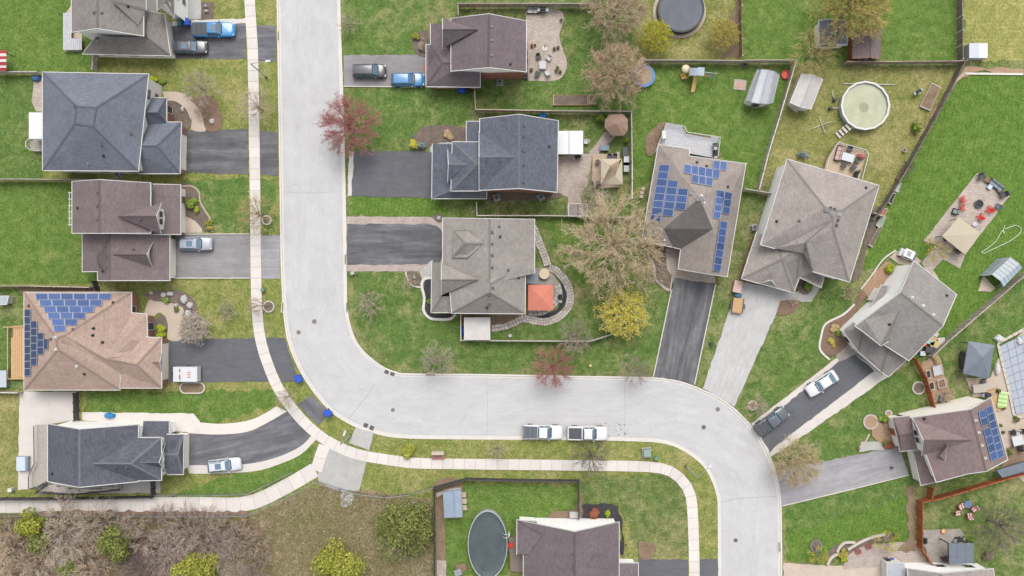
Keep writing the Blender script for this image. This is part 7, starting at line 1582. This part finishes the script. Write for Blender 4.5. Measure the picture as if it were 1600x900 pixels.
m2 = MB(); p0, p1 = at(1087,119,1.25), at(1082,144,.12); sd_ = Vector((.26,.05,0)); m2.hexa([p0-sd_,p1-sd_,p1+sd_,p0+sd_],[x+Vector((0,0,.06)) for x in (p0-sd_,p1-sd_,p1+sd_,p0+sd_)]); sl = part('slide', m2, plain(244,208,128,.4,.05,name='yellow_plastic'), t)
for sg in (-1,1): m2 = MB(); e0, e1 = p0+sd_*sg, p1+sd_*sg; m2.hexa([e0-sd_*.1,e1-sd_*.1,e1+sd_*.1,e0+sd_*.1],[x+Vector((0,0,.22)) for x in (e0-sd_*.1,e1-sd_*.1,e1+sd_*.1,e0+sd_*.1)]); part('slide_edge', m2, plain(248,214,140,.4,.05), sl)
m2 = MB(); b0, b1 = at(1101,113,2.2), at(1121,115,2.2); m2.tube(b0,b1,.06,.06,6); part('swing_beam', m2, M_GREYMETAL, t)
for dx in (-.35,.55): m2 = MB(); e = at(1121,115,2.2); m2.tube(e,(e.x+dx*.25,e.y+(1.1 if dx < 0 else -1.2),0),.05,.05,6); part('leg', m2, M_GREYMETAL, t)
for k in (.35,.7): m2 = MB(); e = b0+(b1-b0)*k; m2.box((e.x,e.y,.5),(.45,.18,.04)); so_ = part('swing_seat', m2, M_RED if k < .5 else BIN['blue'], t); m2 = MB(); m2.tube((e.x-.2,e.y,.5),(e.x-.2,e.y,2.2),.012,.012,4); m2.tube((e.x+.2,e.y,.5),(e.x+.2,e.y,2.2),.012,.012,4); part('chain', m2, M_GREYMETAL, so_)
t = thing('parasol','round cream parasol over yellow table by play set','parasol',at(1068,112)); q = at(1068,112); mb = MB(); mb.tube((q.x,q.y,0),(q.x,q.y,1.8),.03,.03,6); part('pole', mb, M_WHITE, t); mb = MB(); mb.lathe((q.x,q.y,1.65), [(.6,0),(.45,.2),(.2,.32),(.02,.36)], 12); part('canopy', mb, plain(232,218,186,.9,.05), t)
table(1067,120,.3,plain(232,186,96,.5,.06),'small yellow child table beside cream parasol',.7,.8,.5)
t = thing('trampoline','round trampoline with blue pad half under brown tree','trampoline',at(1006,119)); q = at(1006,118.5,.7); r_ = 17.5*S; mb = MB(); mb.ring((q.x,q.y), r_-.34, r_, .66, .74, 32); part('pad', mb, plain(92,148,214,.6,.06,name='blue_vinyl'), t); mb = MB(); mb.disc((q.x,q.y), r_-.33, .69, 32); part('mat', mb, plain(176,156,134,.8,.15), t)
for i in range(6): a = i*1.047; mb = MB(); mb.tube((q.x+math.cos(a)*r_*.93,q.y+math.sin(a)*r_*.93,0),(q.x+math.cos(a)*r_*.93,q.y+math.sin(a)*r_*.93,.67),.03,.03,6); part('leg', mb, M_GREYMETAL, t)
t = thing('sand_tub','red oval plastic tub by diagonal fence corner','tub',at(1226,117)); q = at(1226,117); mb = MB(); mb.lathe((q.x,q.y,0), [(.5,.02),(.58,.3),(.5,.3),(.42,.08)], 20, .95, 1.15, False); part('shell', mb, M_RED, t); mb = MB(); V_ = [(q.x+.44*.95*math.cos(6.283*i/20), q.y+.44*1.15*math.sin(6.283*i/20), .12) for i in range(20)]; mb.poly(V_); part('base', mb, plain(236,112,104,.6,.1), t)
t = thing('pole_cross','two crossed pale poles lying on lawn beside white shed','poles',at(1285,196)); 
for a, b in (((1269,201),(1299,190)),((1279,182),(1289,208))): mb = MB(); mb.tube(at(*a)+Vector((0,0,.08)),at(*b)+Vector((0,0,.12)),.05,.05,6); part('pole', mb, W_PALE, t)
mb = MB(); mb.tube(at(1317,131)+Vector((0,0,.07)),at(1397,132.5)+Vector((0,0,.07)),.06,.06,8); single('long_pole', mb, M_WHITE, 'long white pole lying behind the round murky pool','pole',at(1317,131))
def pump(u, v, rz, label): p = at(u,v); t_ = thing('pool_pump', label, 'pool pump', p, rz, None, True); mb = MB(); mb.lathe((0,0,0), [(.22,0),(.24,.5),(.15,.62)], 14); part('tank', mb, M_DARK, t_); mb = MB(); mb.tube((.2,0,.15),(.6,0,.15),.1,.1,10); part('motor', mb, BIN['blue'] if 'blue' in label else M_BLACK, t_); mb = MB(); mb.path([(.2,0,.3),(.9,.1,.3),(1.4,0,.4)],.04,6); part('hose', mb, M_WHITE, t_)
pump(1296,170,0,'blue pool pump with hose beside round murky pool'); pump(1303,157,1.8,'grey pool filter above the blue pump')
grill(1431,145,.5,'black barbecue alone on yellowish lawn by pole',.9)
pot(1412,235,.3,.3,'pale tyre planter by dark diagonal fence',M_CUSH,None)
# decks and patios on the far side
BZ[0] = 1.02
sofa(1309,240,-1.85,2.2,plain(206,176,166,.8,.08),'pinkish cushioned sofa on raised railing deck'); table(1322,247,-.28,plain(210,216,222,.5,.06),'pale glass table on raised railing deck',1.7,1.1); chair(1326,234,-.3,M_DARK,'dark deck chair at far rail'); chair(1332,262,2.4,M_DARK,'dark deck chair at lower rail'); chair(1317,258,2.8,M_DARK,'dark deck chair below pale glass table'); chair(1338,252,1.2,M_GREEN,'green deck chair beside red cushion'); cloth('floor_cushion','pink red striped cushion on raised deck corner','cushion',1344,245,.65,.4,.95,plain(214,130,134,.9,.25,scale=6),9); pot(1336,270,.25,1.4,'tall dark pot at lower deck corner',M_DARK,LF_CEDAR,21); grill(1335,275,1.3,'black barbecue at lower corner of raised deck',.9)

BZ[0] = 0
BZ[0] = 0.72
chair(1117,228,1.7,M_DARK,'dark chair at edge of grey board deck'); grill(1116,240,1.6,'grey barbecue at edge of grey board deck'); table(1035,213,.1,M_WHITE,'white narrow table on grey board deck',.55,1.1,1.4); 

BZ[0] = 0
ADG = 'red chairs round the fire pit'
chair(1503,312,1.9,M_RED,'red slatted chair furthest up the patio, next to lawn edge','adirondack',ADG,.92); chair(1502,324,1.5,M_RED,'red slatted chair between its twin and canvas gazebo','adirondack',ADG,.92); chair(1544,328,-2.1,M_RED,'red slatted chair facing fire pit near grey stool','adirondack',ADG,.95); chair(1530,339,-2.6,M_RED,'red slatted chair close to gazebo canvas corner','adirondack',ADG,.95)
t = thing('fire_pit','round dark fire pit amid red chairs','fire pit',at(1528,319)); q = at(1528,319); mb = MB(); mb.lathe((q.x,q.y,0), [(.55,0),(.62,.4),(.5,.4),(.45,.2)], 20, 1, 1, False); part('bowl', mb, M_DARK, t); mb = MB(); mb.disc((q.x,q.y), .5, .28, 20); part('grate', mb, M_BLACK, t)
sofa(1554,290,-.66,2.3,M_DARK,'grey outdoor sofa at top end of red chair patio',plain(150,160,170,.9,.06)); chair(1530,277,.3,M_DARK,'dark lounge chair at top corner of red chair patio',s_=1.3); chair(1564,305,-1.2,M_DARK,'dark lounge chair beside grey outdoor sofa',s_=1.3); table(1540,281,-.6,W_BROWN,'brown side table between lounge chair and grey sofa',.7,.7,.45); table(1561,298,-.6,W_BROWN,'brown side table at low end of grey sofa',.7,.7,.45); table(1545,292,-.6,plain(206,220,232,.4,.05),'pale low table before grey outdoor sofa',.6,.8,.4); chair(1557,323,-2,plain(110,118,126,.8,.1),'grey stool chair at lawn edge of red chair patio'); sofa(1491,331,-1.9,.8,plain(150,160,158,.8,.08),'small grey green lounger beside gazebo canvas'); cloth('floor_cushion','white round cushion by gazebo canvas corner','cushion',1522,351,.45,.35,.3,M_CUSH,10); grill(1494,391,-.5,'black barbecue at gazebo post above stone path'); cloth('dark_cover','dark folded cover along gazebo edge','cover',1476,371,.2,.6,.5,M_DARK,11)
mb = MB(); hp = [at(u,v)+Vector((0,0,.04)) for u, v in smooth([(1570,352),(1567,361),(1569,365),(1566,360),(1555,378),(1538,391),(1534,394),(1538,396),(1550,390),(1575,378),(1592,366),(1595,358),(1588,352),(1580,354),(1570,358)],5)]; mb.path(hp, .05, 6); single('garden_hose', mb, plain(214,226,190,.6,.04,name='pale_hose'), 'pale garden hose in a long loop on vivid lawn','hose',at(1570,352))
for i, (u, v, c, lb) in enumerate(((1460,522,plain(206,206,198,.6,.1),'pale crate at top of clutter beside diagonal house'),(1455,530,W_NEW,'wooden crate in clutter beside diagonal house'),(1450,534,plain(180,210,200,.6,.1),'mint crate in clutter beside diagonal house'),(1443,536,M_RED,'red crate in clutter beside diagonal house'),(1462,540,plain(232,226,218,.6,.06),'white flat chest by long grey fence'),(1450,546,M_DARK,'dark framed box with white edge in clutter'),(1440,552,plain(228,226,230,.6,.05),'white sheet covered box at lower end of clutter'),(1468,532,W_PALE,'pale slatted crate against long grey fence'),(1457,537,plain(224,198,120,.6,.1),'yellowish box in clutter beside diagonal house'))):
    p = at(u,v); t = thing('storage_crate', lb, 'crate', p, -.6+.1*i, None, True); w_, d_, h_ = .7+.25*(i%3), .6+.2*(i%2), .4+.12*(i%3); mb = MB()
    mb.box((0,0,0),(w_,d_,h_)); part('box', mb, c, t); mb = MB(); mb.box((0,0,h_),(w_+.06,d_+.06,.05)); part('lid', mb, c, t)
# reddish brown house patio and pool deck
table(1586,687,.25,plain(214,216,218,.5,.05),'white table with dark centre on tan patio',1.5,1.4); mb = MB()
chair(1580,675,.4,M_BLACK,'black patio chair above white table'); chair(1595,674,-.4,M_BLACK,'black patio chair furthest out, above white table'); chair(1588,676,.0,plain(210,206,200,.8,.08),'pale patio chair between two black ones'); chair(1592,699,3.3,M_BLACK,'black patio chair below white table'); pot(1561,664,.25,.4,'grey pot at tan patio near solar columns',M_GREYMETAL,LF_CEDAR,23); pot(1566,675,.22,.35,'small dark pot at tan patio near solar columns',M_DARK,LF_CEDAR,24)
t = thing('sun_lounger','lime striped sun lounger on plank platform','lounger',at(1565,623,.15),-.15,None,True)
for i in range(8): mb = MB(); mb.box((0,-1.15+.3*i,.3),(1.35,.27,.08)); part('cushion_stripe', mb, plain(214,236,178,.9,.05,name='lime_cloth') if i % 2 else plain(176,214,130,.9,.05,name='green_cloth'), t)
for a in (-.6,.6):
    for b in (-1.1,1.1): mb = MB(); mb.box((a,b,0),(.1,.1,.3)); part('leg', mb, M_DARK, t)
pot(1557,610,.3,.6,'black planter at head of lime lounger',M_BLACK,LF_CEDAR,25); pot(1566,637,.25,.5,'black planter at foot of lime lounger',M_BLACK,LF_CEDAR,26); grill(1538,616,.1,'black barbecue beside tan plank platform'); table(1527,606,.1,plain(196,186,174,.7,.1),'large tan covered table below slate gazebo',1.9,1.2); chair(1534,595,0,M_DARK,'dark chair above tan covered table'); cloth('dark_cover','long dark covered grill at gazebo side','cover',1503,562,.45,1.5,.9,M_DARK,12)
for i,(u,v,rx,ry,lb) in enumerate(((1560,529,.7,.55,'big boulder at pool corner by slate gazebo'),(1557,577,.4,.85,'long pale boulder beside slate gazebo'),(1591,533,.45,.55,'boulder on upper pool coping'))): cloth('boulder', lb, 'boulder', u, v, rx, ry, .6, plain(224,222,222,.9,.1,name='pale_rock'), 40+i)
# bottom right yard
STR = ribbed('red_white_stripes', 232,212,208, 9.0)
def stripe_cloth():
    t_ = NT('red_white_cloth', .9, .1); wv = t_.n('TexWave', wave_type='BANDS', bands_direction='X'); t_.set(wv.inputs['Vector'], t_.vec('Object')); wv.inputs['Scale'].default_value = .9
    return t_.out(t_.ramp(wv.outputs[1], [(.4, col(196,104,104)), (.55, col(232,220,214))]))
M_STR = stripe_cloth(); GC = 'striped garden chairs in the corner yard'
chair(1499,790,.6,M_STR,'striped chair with tall back nearest rust fence',group=GC,s_=1.25); chair(1494,800,1.6,M_STR,'striped chair with pale round seat pad',group=GC,s_=1.1); chair(1519,794,-.8,M_STR,'striped chair at outer side of blue table',group=GC,s_=1.1); chair(1512,804,3.3,M_STR,'striped chair below blue table',group=GC,s_=1.1); table(1509,786,.4,plain(112,132,166,.6,.1),'blue round table amid striped chairs',1.1,1.1,.7,True)
t = thing('fire_bowl','orange fire bowl at edge of bottom patio','fire bowl',at(1473,829)); q = at(1473,829); mb = MB(); mb.lathe((q.x,q.y,0), [(.2,0),(.38,.35),(.3,.35),(.22,.2)], 16, 1, 1, False); part('bowl', mb, plain(224,150,82,.6,.2), t); mb = MB(); mb.disc((q.x,q.y), .28, .25, 16); part('ash', mb, plain(240,206,150,.8,.1), t)
grill(1495,841,.2,'dark barbecue beside dark pergola'); grill(1441,842,1.57,'grey barbecue against rust brown fence'); cloth('bike_heap','dark tangled bicycles leaning by pergola','bicycles',1478,873,.6,.4,.6,M_DARK,14)
for u, v, lb in ((1340,861,'round red planter nearer the curved white border'),(1356,853,'round red planter further along vivid lawn border')): pot(u, v, .42, .35, lb, M_RED, None); 
t = thing('border_wall','curved white rubble border round front bed','border wall',at(1330,858)); 
for seg in ([(1292,882),(1297,872),(1305,866),(1315,864)],[(1307,862),(1312,853),(1320,847),(1335,847)],[(1324,858),(1340,848),(1358,840),(1382,834)]):
    q = resample(smooth(seg,5), 8); a_ = offset_line(q,-1.8); b_ = offset_line(q,1.8)
    for i in range(len(q)-1): mb = MB(); mb.prism([tuple(at(*x))[:2] for x in (a_[i],b_[i],b_[i+1],a_[i+1])], .01, .3+random.random()*.08); part('stone', mb, ST, t)
# stone rings and mulch rings round street trees
def ringbed(u, v, r, label, m=ST, soil=M_MULCH):
    t_ = thing('tree_ring', label, 'stone ring', at(u,v)); c = at(u,v); n = max(10, int(6.28*r*S/.32)); R_ = r*S
    for i in range(n):
        a0, a1 = 6.283*i/n+.03, 6.283*(i+1)/n-.03; mb = MB(); mb.prism([(c.x+k*math.cos(a), c.y+k*math.sin(a)) for k, a in ((R_-.22,a0),(R_,a0),(R_,a1),(R_-.22,a1))], .01, .14+random.random()*.03); part('stone', mb, m, t_)
    mb = MB(); mb.disc((c.x,c.y), R_-.2, .09, 24); part('soil', mb, soil, t_)
ringbed(417,344,8,'stone ring of the yellowish street tree'); ringbed(420,479,9.5,'stone ring of the thin leaning street tree'); ringbed(1175.5,633.5,8,'tan stone ring at foot of leaning sapling',soil=M_TANSTONE); ringbed(1435,606,10.5,'stone ring partly behind rust brown fence',soil=M_MULCH); ringbed(1360,659,12,'large tan filled stone ring by reddish brown house',soil=M_TANSTONE); ringbed(1388,646,6,'small stone ring by reddish brown house corner',soil=M_TANSTONE); ringbed(1275,853,10,'grey mulch circle on vivid front lawn',M_DIRT if False else islands('grey_ring', [col(150,146,142), col(136,132,128)], .9),M_MULCH)
t = thing('oval_edging','oval white edging ring with soil below box trailer','edging ring',at(300,605)); c = at(301,606)
def stadium(hw, hh, n=12): return [(hw-hh+hh*math.cos(a), hh*math.sin(a)) for a in [-1.5708+3.1416*i/n for i in range(n+1)]]+[(-(hw-hh)+hh*math.cos(a), hh*math.sin(a)) for a in [1.5708+3.1416*i/n for i in range(n+1)]]
o_, i_ = stadium(1.85,.85), stadium(1.65,.66)
for k in range(0, len(o_)): j = (k+1)%len(o_); mb = MB(); mb.prism([(c.x+x, c.y+y) for x, y in (o_[k],o_[j],i_[j],i_[k])], .01, .2); part('stone', mb, ST, t)
mb = MB(); mb.prism([(c.x+x, c.y+y) for x, y in i_], .01, .1); part('soil', mb, M_DIRT, t)
# boulders in the rock bed
ROCK = plain(206,202,200,.9,.15,name='grey_rock')
for i,(u,v,rx,ry,lb) in enumerate(((288,468,.5,.7,'tall pale boulder at outer edge of rock bed'),(297,477,.5,.5,'round pale boulder next to the tall one'),(294,490,.5,.55,'boulder beside white blossoming tree'),(266,459,.55,.35,'flat boulder at top of rock bed'),(256,461,.4,.4,'square boulder at top of rock bed near entry'),(276,477,.35,.3,'small boulder inside rock bed'),(332,190,.4,.45,'pale boulder by end of curved tan walkway'),(286,171,.25,.5,'long pale stone in half round bed'),(648,434,.25,.2,'pale stone in teardrop bed'),(237,458,.3,.25,'small boulder near sand bungalow steps'),(323,18,.3,.25,'white stone in bed beside blue pickup'),(322,10,.25,.2,'second white stone in bed beside blue pickup'),(686,341,.32,.32,'round stone in corner bed by paver driveway'))): cloth('boulder', lb, 'boulder', u, v, rx, ry, .45, ROCK, 60+i)
# other small things
for i in range(5): pass
t = thing('garden_bench','white slatted pergola frame against twin gabled house','trellis',at(111,326)); 
for k in range(6): mb = MB(); a = at(108.5,301+10*k,2.6); mb.box((a.x+.2,a.y,2.5),(.75,.1,.1)); part('slat', mb, M_WHITE, t)
mb = MB(); a, b = at(108.5,300,2.6), at(108.5,353,2.6); mb.tube(a,b,.06,.06,4); part('beam', mb, M_WHITE, t)
for v in (302,351): mb = MB(); a = at(108.5,v,2.6); mb.box((a.x,a.y,0),(.1,.1,2.5)); part('post', mb, M_WHITE, t)
t.name = 'trellis'
t = thing('striped_canopy','red and white striped canopy cut by photo edge','canopy',at(3,94)); 
for k in range(7): mb = MB(); z = 2.4+.35*(1-abs(k-3)/3.0); z2 = 2.4+.35*(1-abs(k+1-3.5)/3.5); q = [at(-12,79+4.5*k,z),at(10,79+4.5*k,z-.2),at(10,83.5+4.5*k,z-.2),at(-12,83.5+4.5*k,z)]; mb.hexa(q[::-1],[x+Vector((0,0,.04)) for x in q[::-1]]); part('stripe', mb, plain(186,60,76,.9,.06) if k % 2 == 0 else plain(236,214,212,.9,.05), t)
for v in (82,108): mb = MB(); a = at(8,v,2.3); mb.box((a.x,a.y,0),(.08,.08,2.3)); part('post', mb, M_DARK, t)
p = at(39,723); t = thing('hot_tub','pale blue lidded tub on concrete court','tub',p,0,None,True); mb = MB(); mb.box((0,0,.02),(1.6,2.0,.75)); part('shell', mb, plain(176,190,206,.6,.06), t); mb = MB(); mb.box((-.1,0,.77),(1.3,1.95,.08)); part('lid', mb, plain(206,220,236,.6,.05), t)
for i in range(3): mb = MB(); mb.box((.6,-.7+.7*i,.77),(.22,.6,.1)); part('lid_panel', mb, plain(150,160,176,.6,.08), t)
p = at(20,764); t = thing('storage_bin','small white bin post at corner of concrete court','bin',p,0,None,True); mb = MB(); mb.box((0,0,0),(.5,.45,.8)); part('body', mb, M_CUSH, t); mb = MB(); mb.box((0,0,.8),(.54,.5,.06)); part('lid', mb, M_WHITE, t)
p = at(5,591); t = thing('hot_tub','grey spa tub beside fresh pine deck','tub',p,0,None,True); mb = MB(); mb.box((0,0,0),(1.9,2.3,.85)); part('shell', mb, M_GREYMETAL, t); mb = MB(); mb.box((0,0,.85),(2.0,2.4,.1)); part('cover', mb, plain(196,204,210,.6,.08), t)
t = thing('pine_pergola','fresh pine beams framing the pine deck','pergola',at(12,550)); 
for v0, v1, u0, u1 in ((510,592,12,12),(511,511,5,36),(592,592,10,37)): mb = MB(); mb.tube(at(u0,v0,.6),at(u1,v1,.6),.09,.09,4); part('beam', mb, W_NEW, t)
for v in (512,550,590): mb = MB(); a = at(12,v,.6); mb.box((a.x,a.y,0),(.12,.12,.62)); part('post', mb, W_NEW, t)
p = at(1521,83); t = thing('storage_box','white and grey two lidded storage box behind far fence','box',p,0,None,True); mb = MB(); mb.box((0,0,0),(2.6,2.0,1.25)); part('body', mb, plain(206,208,212,.6,.05), t)
for x, m in ((-.66,plain(206,212,222,.5,.05)),(.66,plain(230,230,232,.5,.04))): mb = MB(); mb.box((x,0,1.25),(1.3,2.1,.1)); part('lid', mb, m, t)
BZ[0] = .32
pot(933,254,.33,.8,'dark round pot at upper corner of gazebo deck',M_BLACK,None); pot(934,287,.33,.8,'dark round pot at lower corner of gazebo deck',M_BLACK,None); BZ[0] = 0
for u, v, lb, c in ((976,238,'dark narrow chest along pale fence by gazebo',M_DARK),(978,252,'pale narrow chest along pale fence by gazebo',M_CUSH),(944,232,'slate chest on grass above gazebo deck',plain(128,142,156,.6,.08)),(978,262,'grey narrow chest lowest along pale fence',M_GREYMETAL)):
    p = at(u,v); t = thing('storage_chest', lb, 'chest', p, 0, None, True); sx, sy = (.7,1.3) if 'narrow' in lb else (1.2,.7); mb = MB(); mb.box((0,0,0),(sx,sy,.6)); part('box', mb, c, t); mb = MB(); mb.box((0,0,.6),(sx+.06,sy+.06,.06)); part('lid', mb, c, t)
BZ[0] = 0.32
chair(952,246,.1,M_DARK,'dark chair on deck beside gazebo canvas'); chair(960,246,-.1,M_DARK,'second dark chair on deck beside gazebo canvas'); 
BZ[0] = 0
grill(902,246,.4,'dark barbecue below white two panel awning'); chair(915,222,-1.5,M_CUSH,'white chair at end of white awning'); grill(875,464,1.57,'black barbecue on stone patio by coral gazebo'); table(850,428,0,plain(226,210,178,.8,.06),'cream round parasol table by stone ring',1.5,1.5,.75,True)
for u, v, lb in ((1005,295,'topmost pale slab in side yard strip'),(1003,301,'middle pale slab in side yard strip'),(1002,307,'lowest pale slab in side yard strip')): mb = MB(); a = at(u,v); mb.box((a.x,a.y,.0),(.5,.45,.1)); single('paving_slab', mb, M_CONC_TAN, lb, 'slab', a)
for u, v, lb, c in ((955,515,'dark stump at foot of yellow blossoming tree',M_DARK),(922,571,'pale yellow marker post on verge below lawn',plain(232,220,150,.6,.05)),(886,533,'pale birdhouse block on lawn fence',M_CUSH)):
    p = at(u,v); t = thing('garden_post', lb, 'post', p, .3, None, True); mb = MB(); mb.lathe((0,0,0), [(.16,0),(.14,.5)], 12); part('post', mb, c, t); mb = MB(); mb.lathe((0,0,.5), [(.2,0),(.05,.12)], 12); part('cap', mb, c, t)
mb = MB(); a = at(1030,210); p = at(655,776); 
p = at(648,782); t = thing('sign_board','small white notice board by curving chain fence','sign',p,0,None,True); mb = MB(); mb.box((0,0,.9),(.9,.06,.5)); part('panel', mb, M_WHITE, t); 
for x in (-.35,.35): mb = MB(); mb.box((x,0,0),(.06,.06,.95)); part('post', mb, M_GREYMETAL, t)
for i, (u, v, lb) in enumerate(((716,769,'topmost pale slab beside blue grey shed'),(724,773,'second pale slab beside blue grey shed'),(725,783,'third pale slab beside blue grey shed'),(725,793,'lowest pale slab beside blue grey shed'))): mb = MB(); a = at(u,v); mb.box((a.x,a.y,0),(.75,.7,.09)); single('paving_slab', mb, M_CONC_TAN, lb, 'slab', a)
mb = MB(); mb.prism([tuple(at(*q))[:2] for q in ((681,770),(706,761),(707,766),(683,776))], .02, .35); single('timber_stack', mb, W_GREY, 'long grey timber stack along black fence corner', 'timber', at(690,768))
p = at(897,803); t = thing('storage_chest','grey chest by black fence end near brown house','chest',p,0,None,True); mb = MB(); mb.box((0,0,0),(1.3,.9,.6)); part('box', mb, M_GREYMETAL, t); mb = MB(); mb.box((0,0,.6),(1.36,.96,.06)); part('lid', mb, plain(196,194,190,.6,.06), t)
BZ[0] = .92; chair(799,850,1.6,M_RED,'red cushioned chair on slate deck by oval pool'); BZ[0] = 0; p = at(716,893); t = thing('storage_chest','slanted grey chest beside lower end of oval pool','chest',p,.4,None,True); mb = MB(); mb.box((0,0,0),(1.0,.9,.5)); part('box', mb, M_GREYMETAL, t); mb = MB(); mb.box((0,0,.5),(1.05,.95,.05)); part('lid', mb, M_GREYMETAL, t)
cloth('gravel_heap','small tan soil heap by oval pool end','heap',722,887,.9,.7,.3,M_DIRT,15)
for u, v, lb in ((975,868,'white potted plant at top of brown house steps'),(979,850,'white pot pair by black mulch bed tip')): pot(u, v, .2, .3, lb, M_WHITE, LF_GREEN, 31)
pot(1290,437,.2,.4,'dark pot by hipped house porch corner',M_DARK,LF_GREEN,32); pot(1340,700,.2,.4,'dark pot at corner of pale asphalt driveway',M_DARK,None,33); pot(1382,872,.3,.35,'round grey pot ring at bottom patio',M_GREYMETAL,None,34); pot(1392,730,.2,.5,'dark pot at garage corner of reddish brown house',M_DARK,None,35)
wbin(1388,878,'black bin beside blue tarp at bottom edge','black',.2); chair(1432,545,.5,M_GREYMETAL,'grey folding chair in clutter at diagonal house')
